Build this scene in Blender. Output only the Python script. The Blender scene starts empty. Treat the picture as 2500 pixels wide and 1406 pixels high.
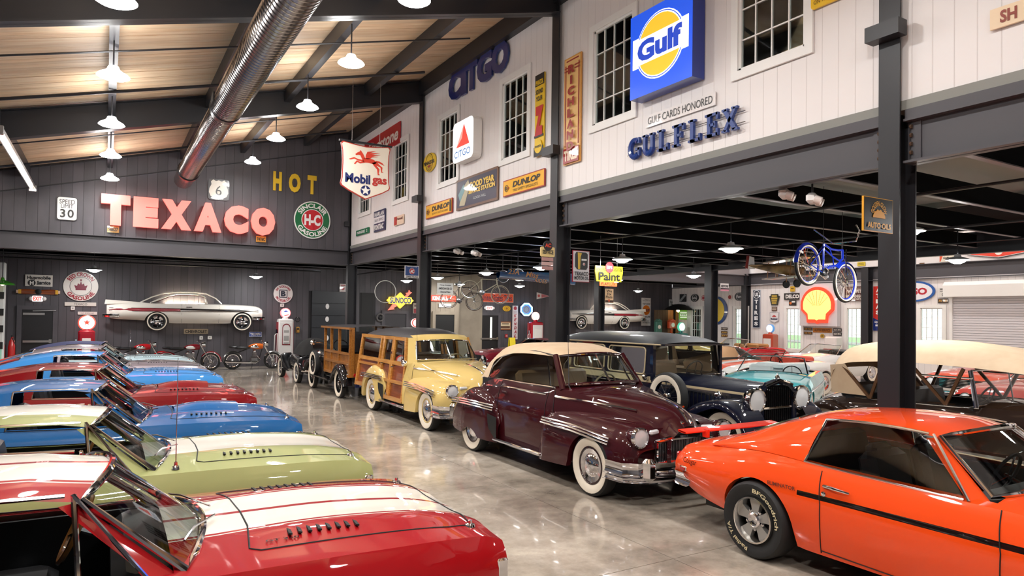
import bpy, math, random
from math import sin, cos, pi, radians, sqrt, atan2, hypot, tan
from mathutils import Vector, Matrix
SC = bpy.context.scene
COL = SC.collection
random.seed(4)
# ---------------------------------------------------------------- camera
HC = 2.1
FPX = 1662.8
YAW, PIT, ROL, SHY = 0.538088, 0.0177395, 0.013664, 38.52
FW = Vector((sin(YAW)*cos(PIT), cos(YAW)*cos(PIT), sin(PIT)))
_rt = Vector((cos(YAW), -sin(YAW), 0)); _up = _rt.cross(FW)
RT = _rt*cos(ROL) + _up*sin(ROL); UP = -_rt*sin(ROL) + _up*cos(ROL)
cd = bpy.data.cameras.new('camera'); cam = bpy.data.objects.new('camera', cd); COL.objects.link(cam)
cd.sensor_width = 36; cd.lens = 36*FPX/2500; cd.shift_y = SHY/2500; cd.clip_start = .05; cd.clip_end = 400
cam.matrix_world = Matrix(((RT.x, UP.x, -FW.x, 0), (RT.y, UP.y, -FW.y, 0), (RT.z, UP.z, -FW.z, HC), (0, 0, 0, 1)))
SC.camera = cam
# ---------------------------------------------------------------- world (overcast daylight outside the windows)
W = bpy.data.worlds.new('World'); SC.world = W; W.use_nodes = True
bg = W.node_tree.nodes['Background']; bg.inputs[0].default_value = (.93, .97, 1, 1); bg.inputs[1].default_value = .75
# ---------------------------------------------------------------- exposure
SC.view_settings.view_transform = 'Standard'; SC.view_settings.look = 'None'
SC.view_settings.exposure = 1.8; SC.view_settings.gamma = 1.0; SC.view_settings.use_curve_mapping = False
SC.cycles.max_bounces = 8; SC.cycles.diffuse_bounces = 4; SC.cycles.glossy_bounces = 4; SC.cycles.transparent_max_bounces = 12
SC.cycles.transmission_bounces = 6; SC.cycles.sample_clamp_indirect = 4; SC.cycles.caustics_reflective = False; SC.cycles.caustics_refractive = False
LAMP = 62.0      # radiance of the high bay lenses
LAMPLOW = 48.0

# ---------------------------------------------------------------- photograph pixel -> point on a known plane of the hall
def ray(x, y): return FW + RT*((x-1250)/FPX) - UP*((y-703-SHY)/FPX)
def onX(x, y, X):
    d = ray(x, y); s = X/d.x; return s*d.y, HC+s*d.z
def onY(x, y, Y):
    d = ray(x, y); s = Y/d.y; return s*d.x, HC+s*d.z
def onZ(x, y, Z):
    d = ray(x, y); s = (Z-HC)/d.z; return s*d.x, s*d.y

# ---------------------------------------------------------------- materials
def lin(h):
    if not isinstance(h, str): return tuple(h)
    o = []
    for i in (0, 2, 4):
        c = int(h[i:i+2], 16)/255
        o.append(c/12.92 if c <= .04045 else ((c+.055)/1.055)**2.4)
    return tuple(o)
MATS = {}
def pm(name, col='808080', rough=.5, metal=0, coat=0, emit=None, es=0, spec=.5):
    if name in MATS: return MATS[name]
    m = bpy.data.materials.new(name); m.use_nodes = True; b = m.node_tree.nodes['Principled BSDF']
    b.inputs['Base Color'].default_value = (*lin(col), 1); b.inputs['Roughness'].default_value = rough
    b.inputs['Metallic'].default_value = metal; b.inputs['Coat Weight'].default_value = coat; b.inputs['Coat Roughness'].default_value = .03
    b.inputs['Specular IOR Level'].default_value = spec
    if emit: b.inputs['Emission Color'].default_value = (*lin(emit), 1); b.inputs['Emission Strength'].default_value = es
    MATS[name] = m; return m
def flat(h, rough=.35):          # sign paint
    return pm('enamel_'+h, h, rough, coat=.25)
def lit(h, es):
    return pm('lit_%s_%g' % (h, es), h, .35, emit=h, es=es*.34)
def nodes(m):
    nt = m.node_tree; return nt, nt.nodes, nt.links, nt.nodes['Principled BSDF']
def N(ns, t, **kw):
    n = ns.new(t)
    for k, v in kw.items():
        if k.startswith('i_'): n.inputs[int(k[2:]) if k[2:].isdigit() else k[2:].replace('_', ' ')].default_value = v
        else: setattr(n, k, v)
    return n
def glass(name, tint=(.9, .95, .93), refl=1.0):
    m = bpy.data.materials.new(name); m.use_nodes = True; nt = m.node_tree; ns = nt.nodes; ns.clear()
    o = N(ns, 'ShaderNodeOutputMaterial'); t = N(ns, 'ShaderNodeBsdfTransparent'); t.inputs[0].default_value = (*tint, 1)
    g = N(ns, 'ShaderNodeBsdfGlossy'); g.inputs['Roughness'].default_value = .02; g.inputs[0].default_value = (refl, refl, refl, 1)
    f = N(ns, 'ShaderNodeFresnel', i_0=1.5); mx = N(ns, 'ShaderNodeMixShader')
    nt.links.new(f.outputs[0], mx.inputs[0]); nt.links.new(t.outputs[0], mx.inputs[1]); nt.links.new(g.outputs[0], mx.inputs[2]); nt.links.new(mx.outputs[0], o.inputs[0])
    MATS[name] = m; return m
def noise_col(m, c1, c2, scale=3, detail=5, lo=.35, hi=.65, stretch=(1, 1, 1), rough=None, bump=0, rnd=0):
    nt, ns, lk, b = nodes(m)
    tc = N(ns, 'ShaderNodeTexCoord'); mp = N(ns, 'ShaderNodeMapping'); mp.inputs['Scale'].default_value = stretch
    lk.new(tc.outputs['Object'], mp.inputs[0])
    src = mp.outputs[0]
    if rnd:
        oi = N(ns, 'ShaderNodeObjectInfo'); ad = N(ns, 'ShaderNodeVectorMath', operation='ADD'); cm = N(ns, 'ShaderNodeCombineXYZ'); mu = N(ns, 'ShaderNodeMath', operation='MULTIPLY', i_1=50.)
        lk.new(oi.outputs['Random'], mu.inputs[0]); lk.new(mu.outputs[0], cm.inputs[0]); lk.new(mu.outputs[0], cm.inputs[1]); lk.new(src, ad.inputs[0]); lk.new(cm.outputs[0], ad.inputs[1]); src = ad.outputs[0]
    nz = N(ns, 'ShaderNodeTexNoise'); nz.inputs['Scale'].default_value = scale; nz.inputs['Detail'].default_value = detail
    lk.new(src, nz.inputs['Vector'])
    cr = N(ns, 'ShaderNodeValToRGB'); cr.color_ramp.elements[0].position = lo; cr.color_ramp.elements[1].position = hi
    cr.color_ramp.elements[0].color = (*lin(c1), 1); cr.color_ramp.elements[1].color = (*lin(c2), 1)
    lk.new(nz.outputs['Fac'], cr.inputs[0]); out = cr.outputs[0]
    if rnd:
        hs = N(ns, 'ShaderNodeHueSaturation'); mr = N(ns, 'ShaderNodeMapRange'); mr.inputs[3].default_value = 1-rnd; mr.inputs[4].default_value = 1+rnd
        lk.new(oi.outputs['Random'], mr.inputs[0]); lk.new(mr.outputs[0], hs.inputs['Value']); lk.new(out, hs.inputs['Color']); out = hs.outputs[0]
    lk.new(out, b.inputs['Base Color'])
    if rough:
        mr = N(ns, 'ShaderNodeMapRange'); mr.inputs[3].default_value = rough[0]; mr.inputs[4].default_value = rough[1]; lk.new(nz.outputs['Fac'], mr.inputs[0]); lk.new(mr.outputs[0], b.inputs['Roughness'])
    if bump:
        bp = N(ns, 'ShaderNodeBump'); bp.inputs['Strength'].default_value = bump; bp.inputs['Distance'].default_value = .01; lk.new(nz.outputs['Fac'], bp.inputs['Height']); lk.new(bp.outputs[0], b.inputs['Normal'])
    return m

M_CHROME = pm('chrome', 'e6e6ea', .06, 1)
M_STEEL = pm('galvanised_steel', 'b9b6b4', .28, 1)
M_BLACKSTEEL = pm('black_painted_steel', '252529', .42, spec=.45)
M_BEAM = pm('charcoal_beam_paint', '4a484d', .5)
M_JOIST_LIT = pm('joist_lit_paint', '6a6a6d', .35)  # lighter than the webs: lamplight caught on the flanges put into the colour
M_DECK = pm('black_deck_paint', '060607', .8, spec=.1)
M_WHITEWALL = pm('white_board_paint', 'e9e4e3', .42)
M_GREYWALL = noise_col(pm('charcoal_board_paint', '4b494e', .55), '454348', '524f55', 1.5, 3, rnd=.05)
M_WHITE = pm('white_trim_paint', 'efeeec', .4)
M_BLACK = pm('matt_black', '0b0b0c', .6)
M_RUBBER = pm('tyre_rubber', '151516', .65)
M_WHITERUB = pm('whitewall_rubber', 'e6dccb', .5)
M_GLASS = glass('car_glass', (.86, .92, .9))
M_PANE = glass('window_pane', (.82, .88, .85))
M_DARKGLASS = glass('tinted_glass', (.35, .4, .4))
M_LENS = pm('lamp_lens', 'ffffff', .3, emit=(1, .985, .965), es=LAMP)
M_LENSLOW = pm('lamp_lens_low', 'ffffff', .3, emit=(1, .985, .965), es=LAMPLOW)
M_INT = pm('black_vinyl', '17171a', .45)
M_WOODDECK = noise_col(pm('pine_deck', 'ecd0ae', .55), 'dfb98f', 'f2d9b8', 1.2, 6, .3, .7, (1.0, 9, 9), bump=.15, rnd=.10)
def carpaint(name, col, rough=.3, metal=0.0):
    return pm(name, col, max(rough, .5) if not metal else rough, metal, coat=1.0, spec=.08)
def stripes(m, col, bands, axis=1, xlim=None, zlim=None, xaxis=0, absy=True):
    """painted stripes in the car's own coordinates: bands of |y| (or z)"""
    nt, ns, lk, b = nodes(m); base = tuple(b.inputs['Base Color'].default_value)
    tc = N(ns, 'ShaderNodeTexCoord'); sp = N(ns, 'ShaderNodeSeparateXYZ'); lk.new(tc.outputs['Object'], sp.inputs[0])
    s = sp.outputs[axis]
    if absy:
        a = N(ns, 'ShaderNodeMath', operation='ABSOLUTE'); lk.new(s, a.inputs[0]); s = a.outputs[0]
    tot = None
    def rng(src, lo, hi):
        g = N(ns, 'ShaderNodeMath', operation='GREATER_THAN', i_1=lo); l = N(ns, 'ShaderNodeMath', operation='LESS_THAN', i_1=hi); mu = N(ns, 'ShaderNodeMath', operation='MULTIPLY')
        lk.new(src, g.inputs[0]); lk.new(src, l.inputs[0]); lk.new(g.outputs[0], mu.inputs[0]); lk.new(l.outputs[0], mu.inputs[1]); return mu.outputs[0]
    for lo, hi in bands:
        r = rng(s, lo, hi)
        if tot is None: tot = r
        else:
            ad = N(ns, 'ShaderNodeMath', operation='MAXIMUM'); lk.new(tot, ad.inputs[0]); lk.new(r, ad.inputs[1]); tot = ad.outputs[0]
    for lim, ax in ((xlim, xaxis), (zlim, 2)):
        if lim:
            r = rng(sp.outputs[ax], *lim); mu = N(ns, 'ShaderNodeMath', operation='MULTIPLY'); lk.new(tot, mu.inputs[0]); lk.new(r, mu.inputs[1]); tot = mu.outputs[0]
    mx = N(ns, 'ShaderNodeMix', data_type='RGBA'); mx.inputs[6].default_value = base; mx.inputs[7].default_value = (*lin(col), 1)
    lk.new(tot, mx.inputs[0]); lk.new(mx.outputs[2], b.inputs['Base Color']); return m
def wood(name, c1, c2, stretch=(3, 30, 30), rough=.3, coat=.6, rnd=.06):
    return noise_col(pm(name, c1, rough, coat=coat), c1, c2, 1.0, 4, .35, .65, stretch, rnd=rnd)

# ---------------------------------------------------------------- mesh builder
class MB:
    def __init__(s): s.v = []; s.f = []
    def add(s, vs, fs):
        o = len(s.v); s.v += [tuple(v) for v in vs]; s.f += [tuple(i+o for i in f) for f in fs]
    def box(s, c, d, R=None, bev=0):
        x, y, z = d[0]/2, d[1]/2, d[2]/2
        if bev:
            pts = [(-x+bev, -y), (x-bev, -y), (x, -y+bev), (x, y-bev), (x-bev, y), (-x+bev, y), (-x, y-bev), (-x, -y+bev)]
            ins = [(px*(1-bev/x), py*(1-bev/y)) for px, py in pts]
            vs = [(*p, -z) for p in ins]+[(*p, -z+bev) for p in pts]+[(*p, z-bev) for p in pts]+[(*p, z) for p in ins]
            fs = [tuple(range(7, -1, -1)), tuple(range(24, 32))]
            for k in range(3):
                for i in range(8): j = (i+1) % 8; fs.append((k*8+i, k*8+j, k*8+8+j, k*8+8+i))
        else:
            vs = [(a*x, b*y, e*z) for e in (-1, 1) for a, b in ((-1, -1), (1, -1), (1, 1), (-1, 1))]
            fs = [(3, 2, 1, 0), (4, 5, 6, 7), (0, 1, 5, 4), (1, 2, 6, 5), (2, 3, 7, 6), (3, 0, 4, 7)]
        if R is not None: vs = [R @ Vector(v) for v in vs]
        s.add([Vector(v)+Vector(c) for v in vs], fs); return s
    def bar(s, a, b, w, h=None, up=(0, 0, 1)):
        a, b = Vector(a), Vector(b); d = b-a; L = d.length; d = d/L; u = Vector(up)
        x = d.cross(u)
        if x.length < 1e-4: x = d.cross(Vector((1, 0, 0)))
        x.normalize(); y = x.cross(d)
        R = Matrix((x, d, y)).transposed(); return s.box((a+b)/2, (w, L, h or w), R)
    def grid(s, rows, closed=False, flip=False):
        n = len(rows[0]); vs = [p for r in rows for p in r]; fs = []
        for i in range(len(rows)-1):
            for j in range(n if closed else n-1):
                k = (j+1) % n; q = (i*n+j, i*n+k, (i+1)*n+k, (i+1)*n+j); fs.append(q[::-1] if flip else q)
        s.add(vs, fs); return s
    def tube(s, pts, r, n=8, closed=False, cap=True, flat=1.0):
        P = [Vector(p) for p in pts]; m = len(P); rs = r if isinstance(r, (list, tuple)) else [r]*m
        T = []
        for i in range(m):
            a = P[(i-1) % m] if (closed or i > 0) else P[i]; b = P[(i+1) % m] if (closed or i < m-1) else P[i]
            t = (b-a); T.append(t.normalized() if t.length > 1e-9 else Vector((0, 0, 1)))
        u = T[0].orthogonal().normalized() if abs(T[0].z) > .9 else T[0].cross(Vector((0, 0, 1))).normalized()
        rows = []
        for i in range(m):
            u = (u - T[i]*u.dot(T[i])); u.normalize(); w = T[i].cross(u)
            rows.append([P[i]+(u*cos(2*pi*k/n)+w*sin(2*pi*k/n)*flat)*rs[i] for k in range(n)])
        if closed: rows.append(rows[0])
        o = len(s.v); s.grid(rows, True)
        if cap and not closed:
            s.f.append(tuple(o+k for k in range(n))[::-1]); s.f.append(tuple(o+(m-1)*n+k for k in range(n)))
        return s
    def lathe(s, prof, n=24, M=None, a0=0, a1=2*pi):
        full = abs(a1-a0-2*pi) < 1e-6; k = n if full else n+1
        rows = []
        for r, z in prof:
            rows.append([Vector((r*cos(a0+(a1-a0)*i/n), r*sin(a0+(a1-a0)*i/n), z)) for i in range(k)])
        if M is not None: rows = [[M @ p for p in r] for r in rows]
        return s.grid(rows, full)
    def prism(s, pts, z0, z1, M=None):
        n = len(pts); vs = [Vector((x, y, z0)) for x, y in pts]+[Vector((x, y, z1)) for x, y in pts]
        if M is not None: vs = [M @ v for v in vs]
        s.add(vs, [tuple(range(n-1, -1, -1)), tuple(range(n, 2*n))]+[(i, (i+1) % n, n+(i+1) % n, n+i) for i in range(n)]); return s
    def ball(s, c, r, n=12, m=8):
        rx, ry, rz = r if isinstance(r, (tuple, list)) else (r, r, r)
        rows = [[Vector((c[0]+rx*sin(pi*i/m)*cos(2*pi*j/n), c[1]+ry*sin(pi*i/m)*sin(2*pi*j/n), c[2]+rz*cos(pi*i/m))) for j in range(n)] for i in range(m+1)]
        return s.grid(rows, True)
    def mesh(s, name, mat, smooth=True, ang=35):
        me = bpy.data.meshes.new(name); me.from_pydata(s.v, [], s.f)
        if mat: me.materials.append(mat)
        if smooth: me.shade_smooth(); me.set_sharp_from_angle(angle=radians(ang))
        return me
    def build(s, name, mat, parent=None, smooth=True, ang=35, loc=None, rot=None):
        return link(name, s.mesh(name, mat, smooth, ang), parent, loc, rot)
def link(name, me, parent=None, loc=None, rot=None):
    o = bpy.data.objects.new(name, me); COL.objects.link(o)
    if parent: o.parent = parent
    if loc is not None: o.location = loc
    if rot is not None: o.rotation_euler = rot
    return o
def TX(x=0, y=0, z=0): return Matrix.Translation((x, y, z))
def RX(a): return Matrix.Rotation(a, 4, 'X')
def RY(a): return Matrix.Rotation(a, 4, 'Y')
def RZ(a): return Matrix.Rotation(a, 4, 'Z')
USED = {}
def tag(o, label, cat, group=None):
    o['label'] = label; o['category'] = cat
    if group: o['group'] = group
    return o
def thing(name, label, cat, loc=(0, 0, 0), rz=0, group=None, rot=None):
    o = bpy.data.objects.new(name, None); COL.objects.link(o); o.location = loc
    o.rotation_euler = rot or (0, 0, rz); o.empty_display_size = .2
    return tag(o, label, cat, group)
def struct(o, label=None):
    o['kind'] = 'structure'
    if label: o['label'] = label
    return o
def setmat(o, m):
    if o.type == 'MESH' and o.data.materials:
        o.material_slots[0].link = 'OBJECT'; o.material_slots[0].material = m
def dup(root, loc, rz, label, group=None, mats=None):
    r = root.copy(); COL.objects.link(r); r.location = loc; r.rotation_euler = (0, 0, rz); r['label'] = label
    if group: r['group'] = group
    def rec(src, dst):
        for ch in src.children:
            c = ch.copy(); COL.objects.link(c); c.parent = dst
            if mats and c.name.split('.')[0] in mats: setmat(c, mats[c.name.split('.')[0]])
            rec(ch, c)
    rec(root, r); return r
def pch(keys):
    xs = [k[0] for k in keys]; ys = [k[1] for k in keys]; n = len(xs)
    if n == 1: return lambda x: ys[0]
    h = [xs[i+1]-xs[i] for i in range(n-1)]; d = [(ys[i+1]-ys[i])/h[i] for i in range(n-1)]
    m = [0]*n; m[0] = d[0]; m[-1] = d[-1]
    for i in range(1, n-1):
        if d[i-1]*d[i] > 0:
            w1, w2 = 2*h[i]+h[i-1], h[i]+2*h[i-1]; m[i] = (w1+w2)/(w1/d[i-1]+w2/d[i])
    def f(x):
        if x <= xs[0]: return ys[0]
        if x >= xs[-1]: return ys[-1]
        i = 0
        while x > xs[i+1]: i += 1
        t = (x-xs[i])/h[i]; t2, t3 = t*t, t*t*t
        return (2*t3-3*t2+1)*ys[i]+(t3-2*t2+t)*h[i]*m[i]+(-2*t3+3*t2)*ys[i+1]+(t3-t2)*h[i]*m[i+1]
    return f
# ================================================================ SETTING
XW = 7.06; YF = 22.65; YB = 28.0; XR = 27.1; XS = 17.7      # mezzanine wall, far upper wall, back wall, outer right wall, inner edge of second hall
XL = -3.5; Y0 = -7.0
ZW = 4.30; ZB = 3.74
def roof(X): return 6.50+.255*X
BAY = [-2.25, 3.99, 10.23, 16.48, 22.65]
# floor: polished concrete slabs with recessed joints
m_floor = pm('polished_concrete', '9c948a', .16, coat=.35, spec=.5)
def floor_mat(m):
    nt, ns, lk, b = nodes(m)
    g = N(ns, 'ShaderNodeNewGeometry')
    n1 = N(ns, 'ShaderNodeTexNoise', i_2=.55, i_3=7., i_4=.62); n2 = N(ns, 'ShaderNodeTexNoise', i_2=3.2, i_3=8., i_4=.7)
    lk.new(g.outputs['Position'], n1.inputs['Vector']); lk.new(g.outputs['Position'], n2.inputs['Vector'])
    r1 = N(ns, 'ShaderNodeValToRGB'); e = r1.color_ramp.elements
    e[0].position = .34; e[0].color = (*lin('8c8176'), 1); e[1].position = .66; e[1].color = (*lin('d6ccbf'), 1)
    e2 = r1.color_ramp.elements.new(.5); e2.color = (*lin('b5aa9d'), 1)
    lk.new(n1.outputs['Fac'], r1.inputs[0])
    r2 = N(ns, 'ShaderNodeValToRGB'); e = r2.color_ramp.elements; e[0].position = .36; e[0].color = (.74, .73, .71, 1); e[1].position = .6; e[1].color = (1.06, 1.05, 1.03, 1)
    lk.new(n2.outputs['Fac'], r2.inputs[0])
    mx = N(ns, 'ShaderNodeMix', data_type='RGBA', blend_type='MULTIPLY'); mx.inputs[0].default_value = 1
    lk.new(r1.outputs[0], mx.inputs[6]); lk.new(r2.outputs[0], mx.inputs[7]); lk.new(mx.outputs[2], b.inputs['Base Color'])
    mr = N(ns, 'ShaderNodeMapRange'); mr.inputs[3].default_value = .07; mr.inputs[4].default_value = .19; lk.new(n2.outputs['Fac'], mr.inputs[0]); lk.new(mr.outputs[0], b.inputs['Roughness'])
floor_mat(m_floor)
floor = struct(MB().box(((XL+XR)/2, 10.5, -.16), (XR-XL+.6, 36, .2)).build('floor', pm('joint_fill', '57524c', .6), smooth=False), 'polished mottled grey concrete floor with saw-cut joints')
xs = [XL, .6, 4.3, 7.2, 10.8, 14.3, XS, 20.8, 23.9, XR]; ys = [Y0, -2.2, 1.2, 4.4, 7.4, 10.5, 13.6, 16.7, 19.7, 22.7, 25.4, YB]
for i in range(len(xs)-1):
    for j in range(len(ys)-1):
        MB().box(((xs[i]+xs[i+1])/2, (ys[j]+ys[j+1])/2, -.03), (xs[i+1]-xs[i]-.007, ys[j+1]-ys[j]-.007, .06)).build('slab', m_floor, floor, smooth=False)
# boards ---------------------------------------------------------
UNIT = {}
def board_mesh(w, d, mat):
    k = (round(w, 3), d, mat.name)
    if k not in UNIT:
        b = .004; pts = [(-w/2+b, 0), (-w/2, -b), (-w/2, -d), (w/2, -d), (w/2, -b), (w/2-b, 0)]   # y: 0 is the face, into the wall = -d
        UNIT[k] = MB().prism(pts, 0, 1).mesh('board', mat, False)
    return UNIT[k]
def boards(parent, org, ax, nrm, u0, u1, zfun, w, mat, holes=(), d=.018, gap=.005):
    """vertical boards on a plane: org + u*ax, facing nrm; holes = (u0,u1,z0,z1)"""
    n = int(round((u1-u0)/w)); ax = Vector(ax); nrm = Vector(nrm); me = board_mesh((u1-u0)/n-gap, d, mat)
    a = atan2(nrm.y, nrm.x)-pi/2
    for i in range(n):
        uc = u0+(i+.5)*(u1-u0)/n; z0, z1 = zfun(uc); segs = [(z0, z1)]
        for h in holes:
            if h[0] < uc < h[1]:
                ns_ = []
                for s0, s1 in segs:
                    if h[2] > s0: ns_.append((s0, min(s1, h[2])))
                    if h[3] < s1: ns_.append((max(s0, h[3]), s1))
                segs = [q for q in ns_ if q[1]-q[0] > .02]
        for s0, s1 in segs:
            o = link('board', me, parent, Vector(org)+ax*uc+Vector((0, 0, s0)), (0, 0, a)); o.scale = (1, 1, s1-s0)
# --- right upper wall (white boards)
wr = None
def wallquad(name, pts, mat, label):
    return struct(MB().prism([(0, 0)], 0, 0).build(name, mat) if False else _quad(name, pts, mat), label)
def _quad(name, pts, mat):
    b = MB(); b.add(pts, [(0, 1, 2, 3)]); return b.build(name, mat, smooth=False)
XWF = XW+.04                       # face of the boards
M_GROOVE = pm('groove_white', 'd8d2d0', .6)
WIN = []                            # windows in the mezzanine wall: Y0,Y1,Z0,Z1
for xl, yt, yb, xr in ((1455, 124, 305, 1537), (1812, 22, 166, 1955), (1230, 251, 390.5, 1283), (1075, 333, 450, 1113), (963.5, 390.5, 492.5, 991.5), (880, 438, 527, 900)):
    y1, zt = onX(xl, yt, XWF); _, zb = onX(xl, yb, XWF); y0, _ = onX(xr, yb, XWF); WIN.append([y0, y1, zb, zt])
# windows share one size and height, as built
zt_ = sum(w[3] for w in WIN[:5])/5; zb_ = sum(w[2] for w in WIN[:5])/5
for w in WIN:
    c = (w[0]+w[1])/2; w[0], w[1], w[2], w[3] = c-.5, c+.5, zb_, zb_+1.62
_wall = MB()
hs = sorted(((w[0], w[1], w[2], w[3]) for w in WIN))
def wallpanel(b, X, ya, yb, za, zb2, t=.1): b.box((X+t/2, (ya+yb)/2, (za+zb2)/2), (t, yb-ya, zb2-za))
cur = Y0
for h in hs:
    wallpanel(_wall, XWF+.02, cur, h[0], ZW, roof(XW)); wallpanel(_wall, XWF+.02, h[0], h[1], ZW, h[2]); wallpanel(_wall, XWF+.02, h[0], h[1], h[3], roof(XW)); cur = h[1]
wallpanel(_wall, XWF+.02, cur, YF, ZW, roof(XW))
wall_right = struct(_wall.build('wall_right', M_GROOVE, smooth=False), 'white boarded upper wall of the mezzanine')
boards(wall_right, (XWF+.018, 0, 0), (0, 1, 0), (-1, 0, 0), 0.0, YF, lambda u: (ZW, roof(XW)-.1), .205, M_WHITEWALL, [(h[0]-.1, h[1]+.1, h[2]-.12, h[3]+.1) for h in hs])
# windows
def window(n, x, y0, y1, z0, z1, mat=M_WHITE, cols=4, rows=4, pane=M_PANE, t=.11, sgn=-1):
    f = MB(); e = .012
    for (a, b, c, d) in ((y0-t, y0, z0-t, z1+t), (y1, y1+t, z0-t, z1+t), (y0, y1, z0-t, z0), (y0, y1, z1, z1+t)): f.box((x+sgn*.005, (a+b)/2, (c+d)/2), (.03, b-a, d-c))
    fr = struct(f.build('window_%d' % n, mat, smooth=False))
    s = MB()
    for (a, b, c, d) in ((y0, y0+.035, z0, z1), (y1-.035, y1, z0, z1), (y0, y1, z0, z0+.035), (y0, y1, z1-.035, z1)): s.box((x+.04, (a+b)/2, (c+d)/2), (.06, b-a, d-c))
    s.build('window_frame', mat, fr, smooth=False)
    for i in range(1, cols):
        y = y0+(y1-y0)*i/cols; MB().box((x+.04, y, (z0+z1)/2), (.028, .018, z1-z0)).build('muntin', mat, fr, smooth=False)
    for i in range(1, rows):
        z = z0+(z1-z0)*i/rows; MB().box((x+.042, (y0+y1)/2, z), (.028, y1-y0, .018)).build('muntin', mat, fr, smooth=False)
    pw, ph = (y1-y0)/cols, (z1-z0)/rows; pme = MB().box((0, 0, 0), (.004, pw-.01, ph-.01)).mesh('pane', pane, False)
    for i in range(cols):
        for j in range(rows): link('pane', pme, fr, (x+.042, y0+pw*(i+.5), z0+ph*(j+.5)))
    return fr
for i, w in enumerate(WIN): window(i+1, XWF, *w)
# upper room seen through those windows
up = MB(); up.box((10.2, 11, ZW+.05), (6.2, 24, .1)); up.box((13.2, 11, 6.2), (.1, 24, 4)); struct(up.build('wall_upper_room', pm('upper_room_grey', '8a8b86', .7), smooth=False))
struct(MB().box((10.2, 11, 8.15), (6.2, 24, .12)).build('ceiling_upper_room', M_WOODDECK, smooth=False))
for y in (3, 8.5, 14, 20):
    MB().box((9.8, y, 7.0), (.12, .12, 2.0)).build('beam', M_BLACKSTEEL, smooth=False)['kind'] = 'structure'
# --- columns
def isec(b, x, y, z0, z1, fw=.225, d=.32, t=.022):   # I section: flanges face +-X
    b.box((x+t/2, y, (z0+z1)/2), (t, fw, z1-z0)); b.box((x+d-t/2, y, (z0+z1)/2), (t, fw, z1-z0)); b.box((x+d/2, y, (z0+z1)/2), (d-2*t, .016, z1-z0))
for y in BAY:
    b = MB(); isec(b, XW-.03, y+.11, 0, roof(XW)-.25); o = struct(b.build('column', M_BLACKSTEEL, smooth=False), 'charcoal steel column of the mezzanine wall')
    MB().box((XW-.1, y+.11, 5.13), (.16, .36, .16)).build('bracket', M_BLACKSTEEL, o, smooth=False)
    MB().box((XW+.13, y+.11, .012), (.42, .36, .024)).build('base_plate', M_BLACKSTEEL, o, smooth=False)
    for s in (-1, 1):
        for k in range(5): MB().lathe([(0, .02), (.022, .02), (.022, 0)], 6, TX(XW+.08, y+.11+s*.16, 3.85+.09*k) @ RX(-s*pi/2)).build('bolt', pm('rust_bolt', '6b5444', .5, .6), o)
for x, y in ((XS, 3.99), (XS, 10.23), (XS, 16.48), (XS, 22.65), (12.4, 28.0-.2), (XR-.35, 22.65), (XR-.35, 16.48), (XR-.35, 10.23)):
    b = MB(); isec(b, x, y+.11, 0, 4.3, .3, .34); struct(b.build('column', M_BLACKSTEEL, smooth=False), 'black steel column further into the building')
# --- mezzanine edge beams
def ibeamY(x, ya, yb, z0, z1, fw=.2, mat=M_BEAM):
    b = MB(); b.box((x, (ya+yb)/2, z0+.012), (fw, yb-ya, .024)); b.box((x, (ya+yb)/2, z1-.012), (fw, yb-ya, .024)); b.box((x, (ya+yb)/2, (z0+z1)/2), (.02, yb-ya, z1-z0)); return b
def ibeamX(y, xa, xb, z0, z1, fw=.2):
    b = MB(); b.box(((xa+xb)/2, y, z0+.012), (xb-xa, fw, .024)); b.box(((xa+xb)/2, y, z1-.012), (xb-xa, fw, .024)); b.box(((xa+xb)/2, y, (z0+z1)/2), (xb-xa, .02, z1-z0)); return b
for i in range(4):
    b = ibeamY(XW+.12, BAY[i]+.23, BAY[i+1]-.01, ZB, ZW-.1); o = struct(b.build('beam', M_BEAM, smooth=False), 'charcoal steel edge beam under the mezzanine wall')
    MB().box((XW+.06, (BAY[i]+BAY[i+1])/2+.1, ZW-.05), (.05, BAY[i+1]-BAY[i]-.24, .1)).build('ledger', M_BEAM, o, smooth=False)
    for s, yy in ((1, BAY[i]+.3), (-1, BAY[i+1]-.1)): MB().box((XW+.1, yy, (ZB+ZW)/2-.05), (.012, .1, .45)).build('splice_plate', M_BEAM, o, smooth=False)
b = ibeamX(YF+.12, XL, XW, ZB, ZW-.06, .22); struct(b.build('beam', M_BEAM, smooth=False), 'charcoal steel beam across the far end of the hall')
b = ibeamY(XS+.15, Y0, YF, ZB, ZW-.05); struct(b.build('beam', M_BLACKSTEEL, smooth=False))
b = ibeamX(YF+.12, XS, XR, ZB, ZW-.06, .22); struct(b.build('beam', M_BEAM, smooth=False))
# --- far upper wall (grey boards)
def bl(x): return roof(x)-.05
o = _quad('wall_upper_far', [(XL, YF+.06, ZW-.1), (XW, YF+.06, ZW-.1), (XW, YF+.06, roof(XW)), (XL, YF+.06, roof(XL))], pm('groove_dark', '2a292c', .7))
wall_far = struct(o, 'charcoal boarded upper wall at the far end of the hall')
boards(wall_far, (0, YF+.055, 0), (1, 0, 0), (0, -1, 0), XL, XW, lambda u: (ZW-.06, roof(u)), .262, M_GREYWALL, d=.016)
# second hall far upper wall and outer wall
struct(_quad('wall_upper_second', [(XS, YF+.06, ZW-.1), (XR, YF+.06, ZW-.1), (XR, YF+.06, 9), (XS, YF+.06, 9)], pm('second_hall_grey', '8d878a', .6)))
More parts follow.
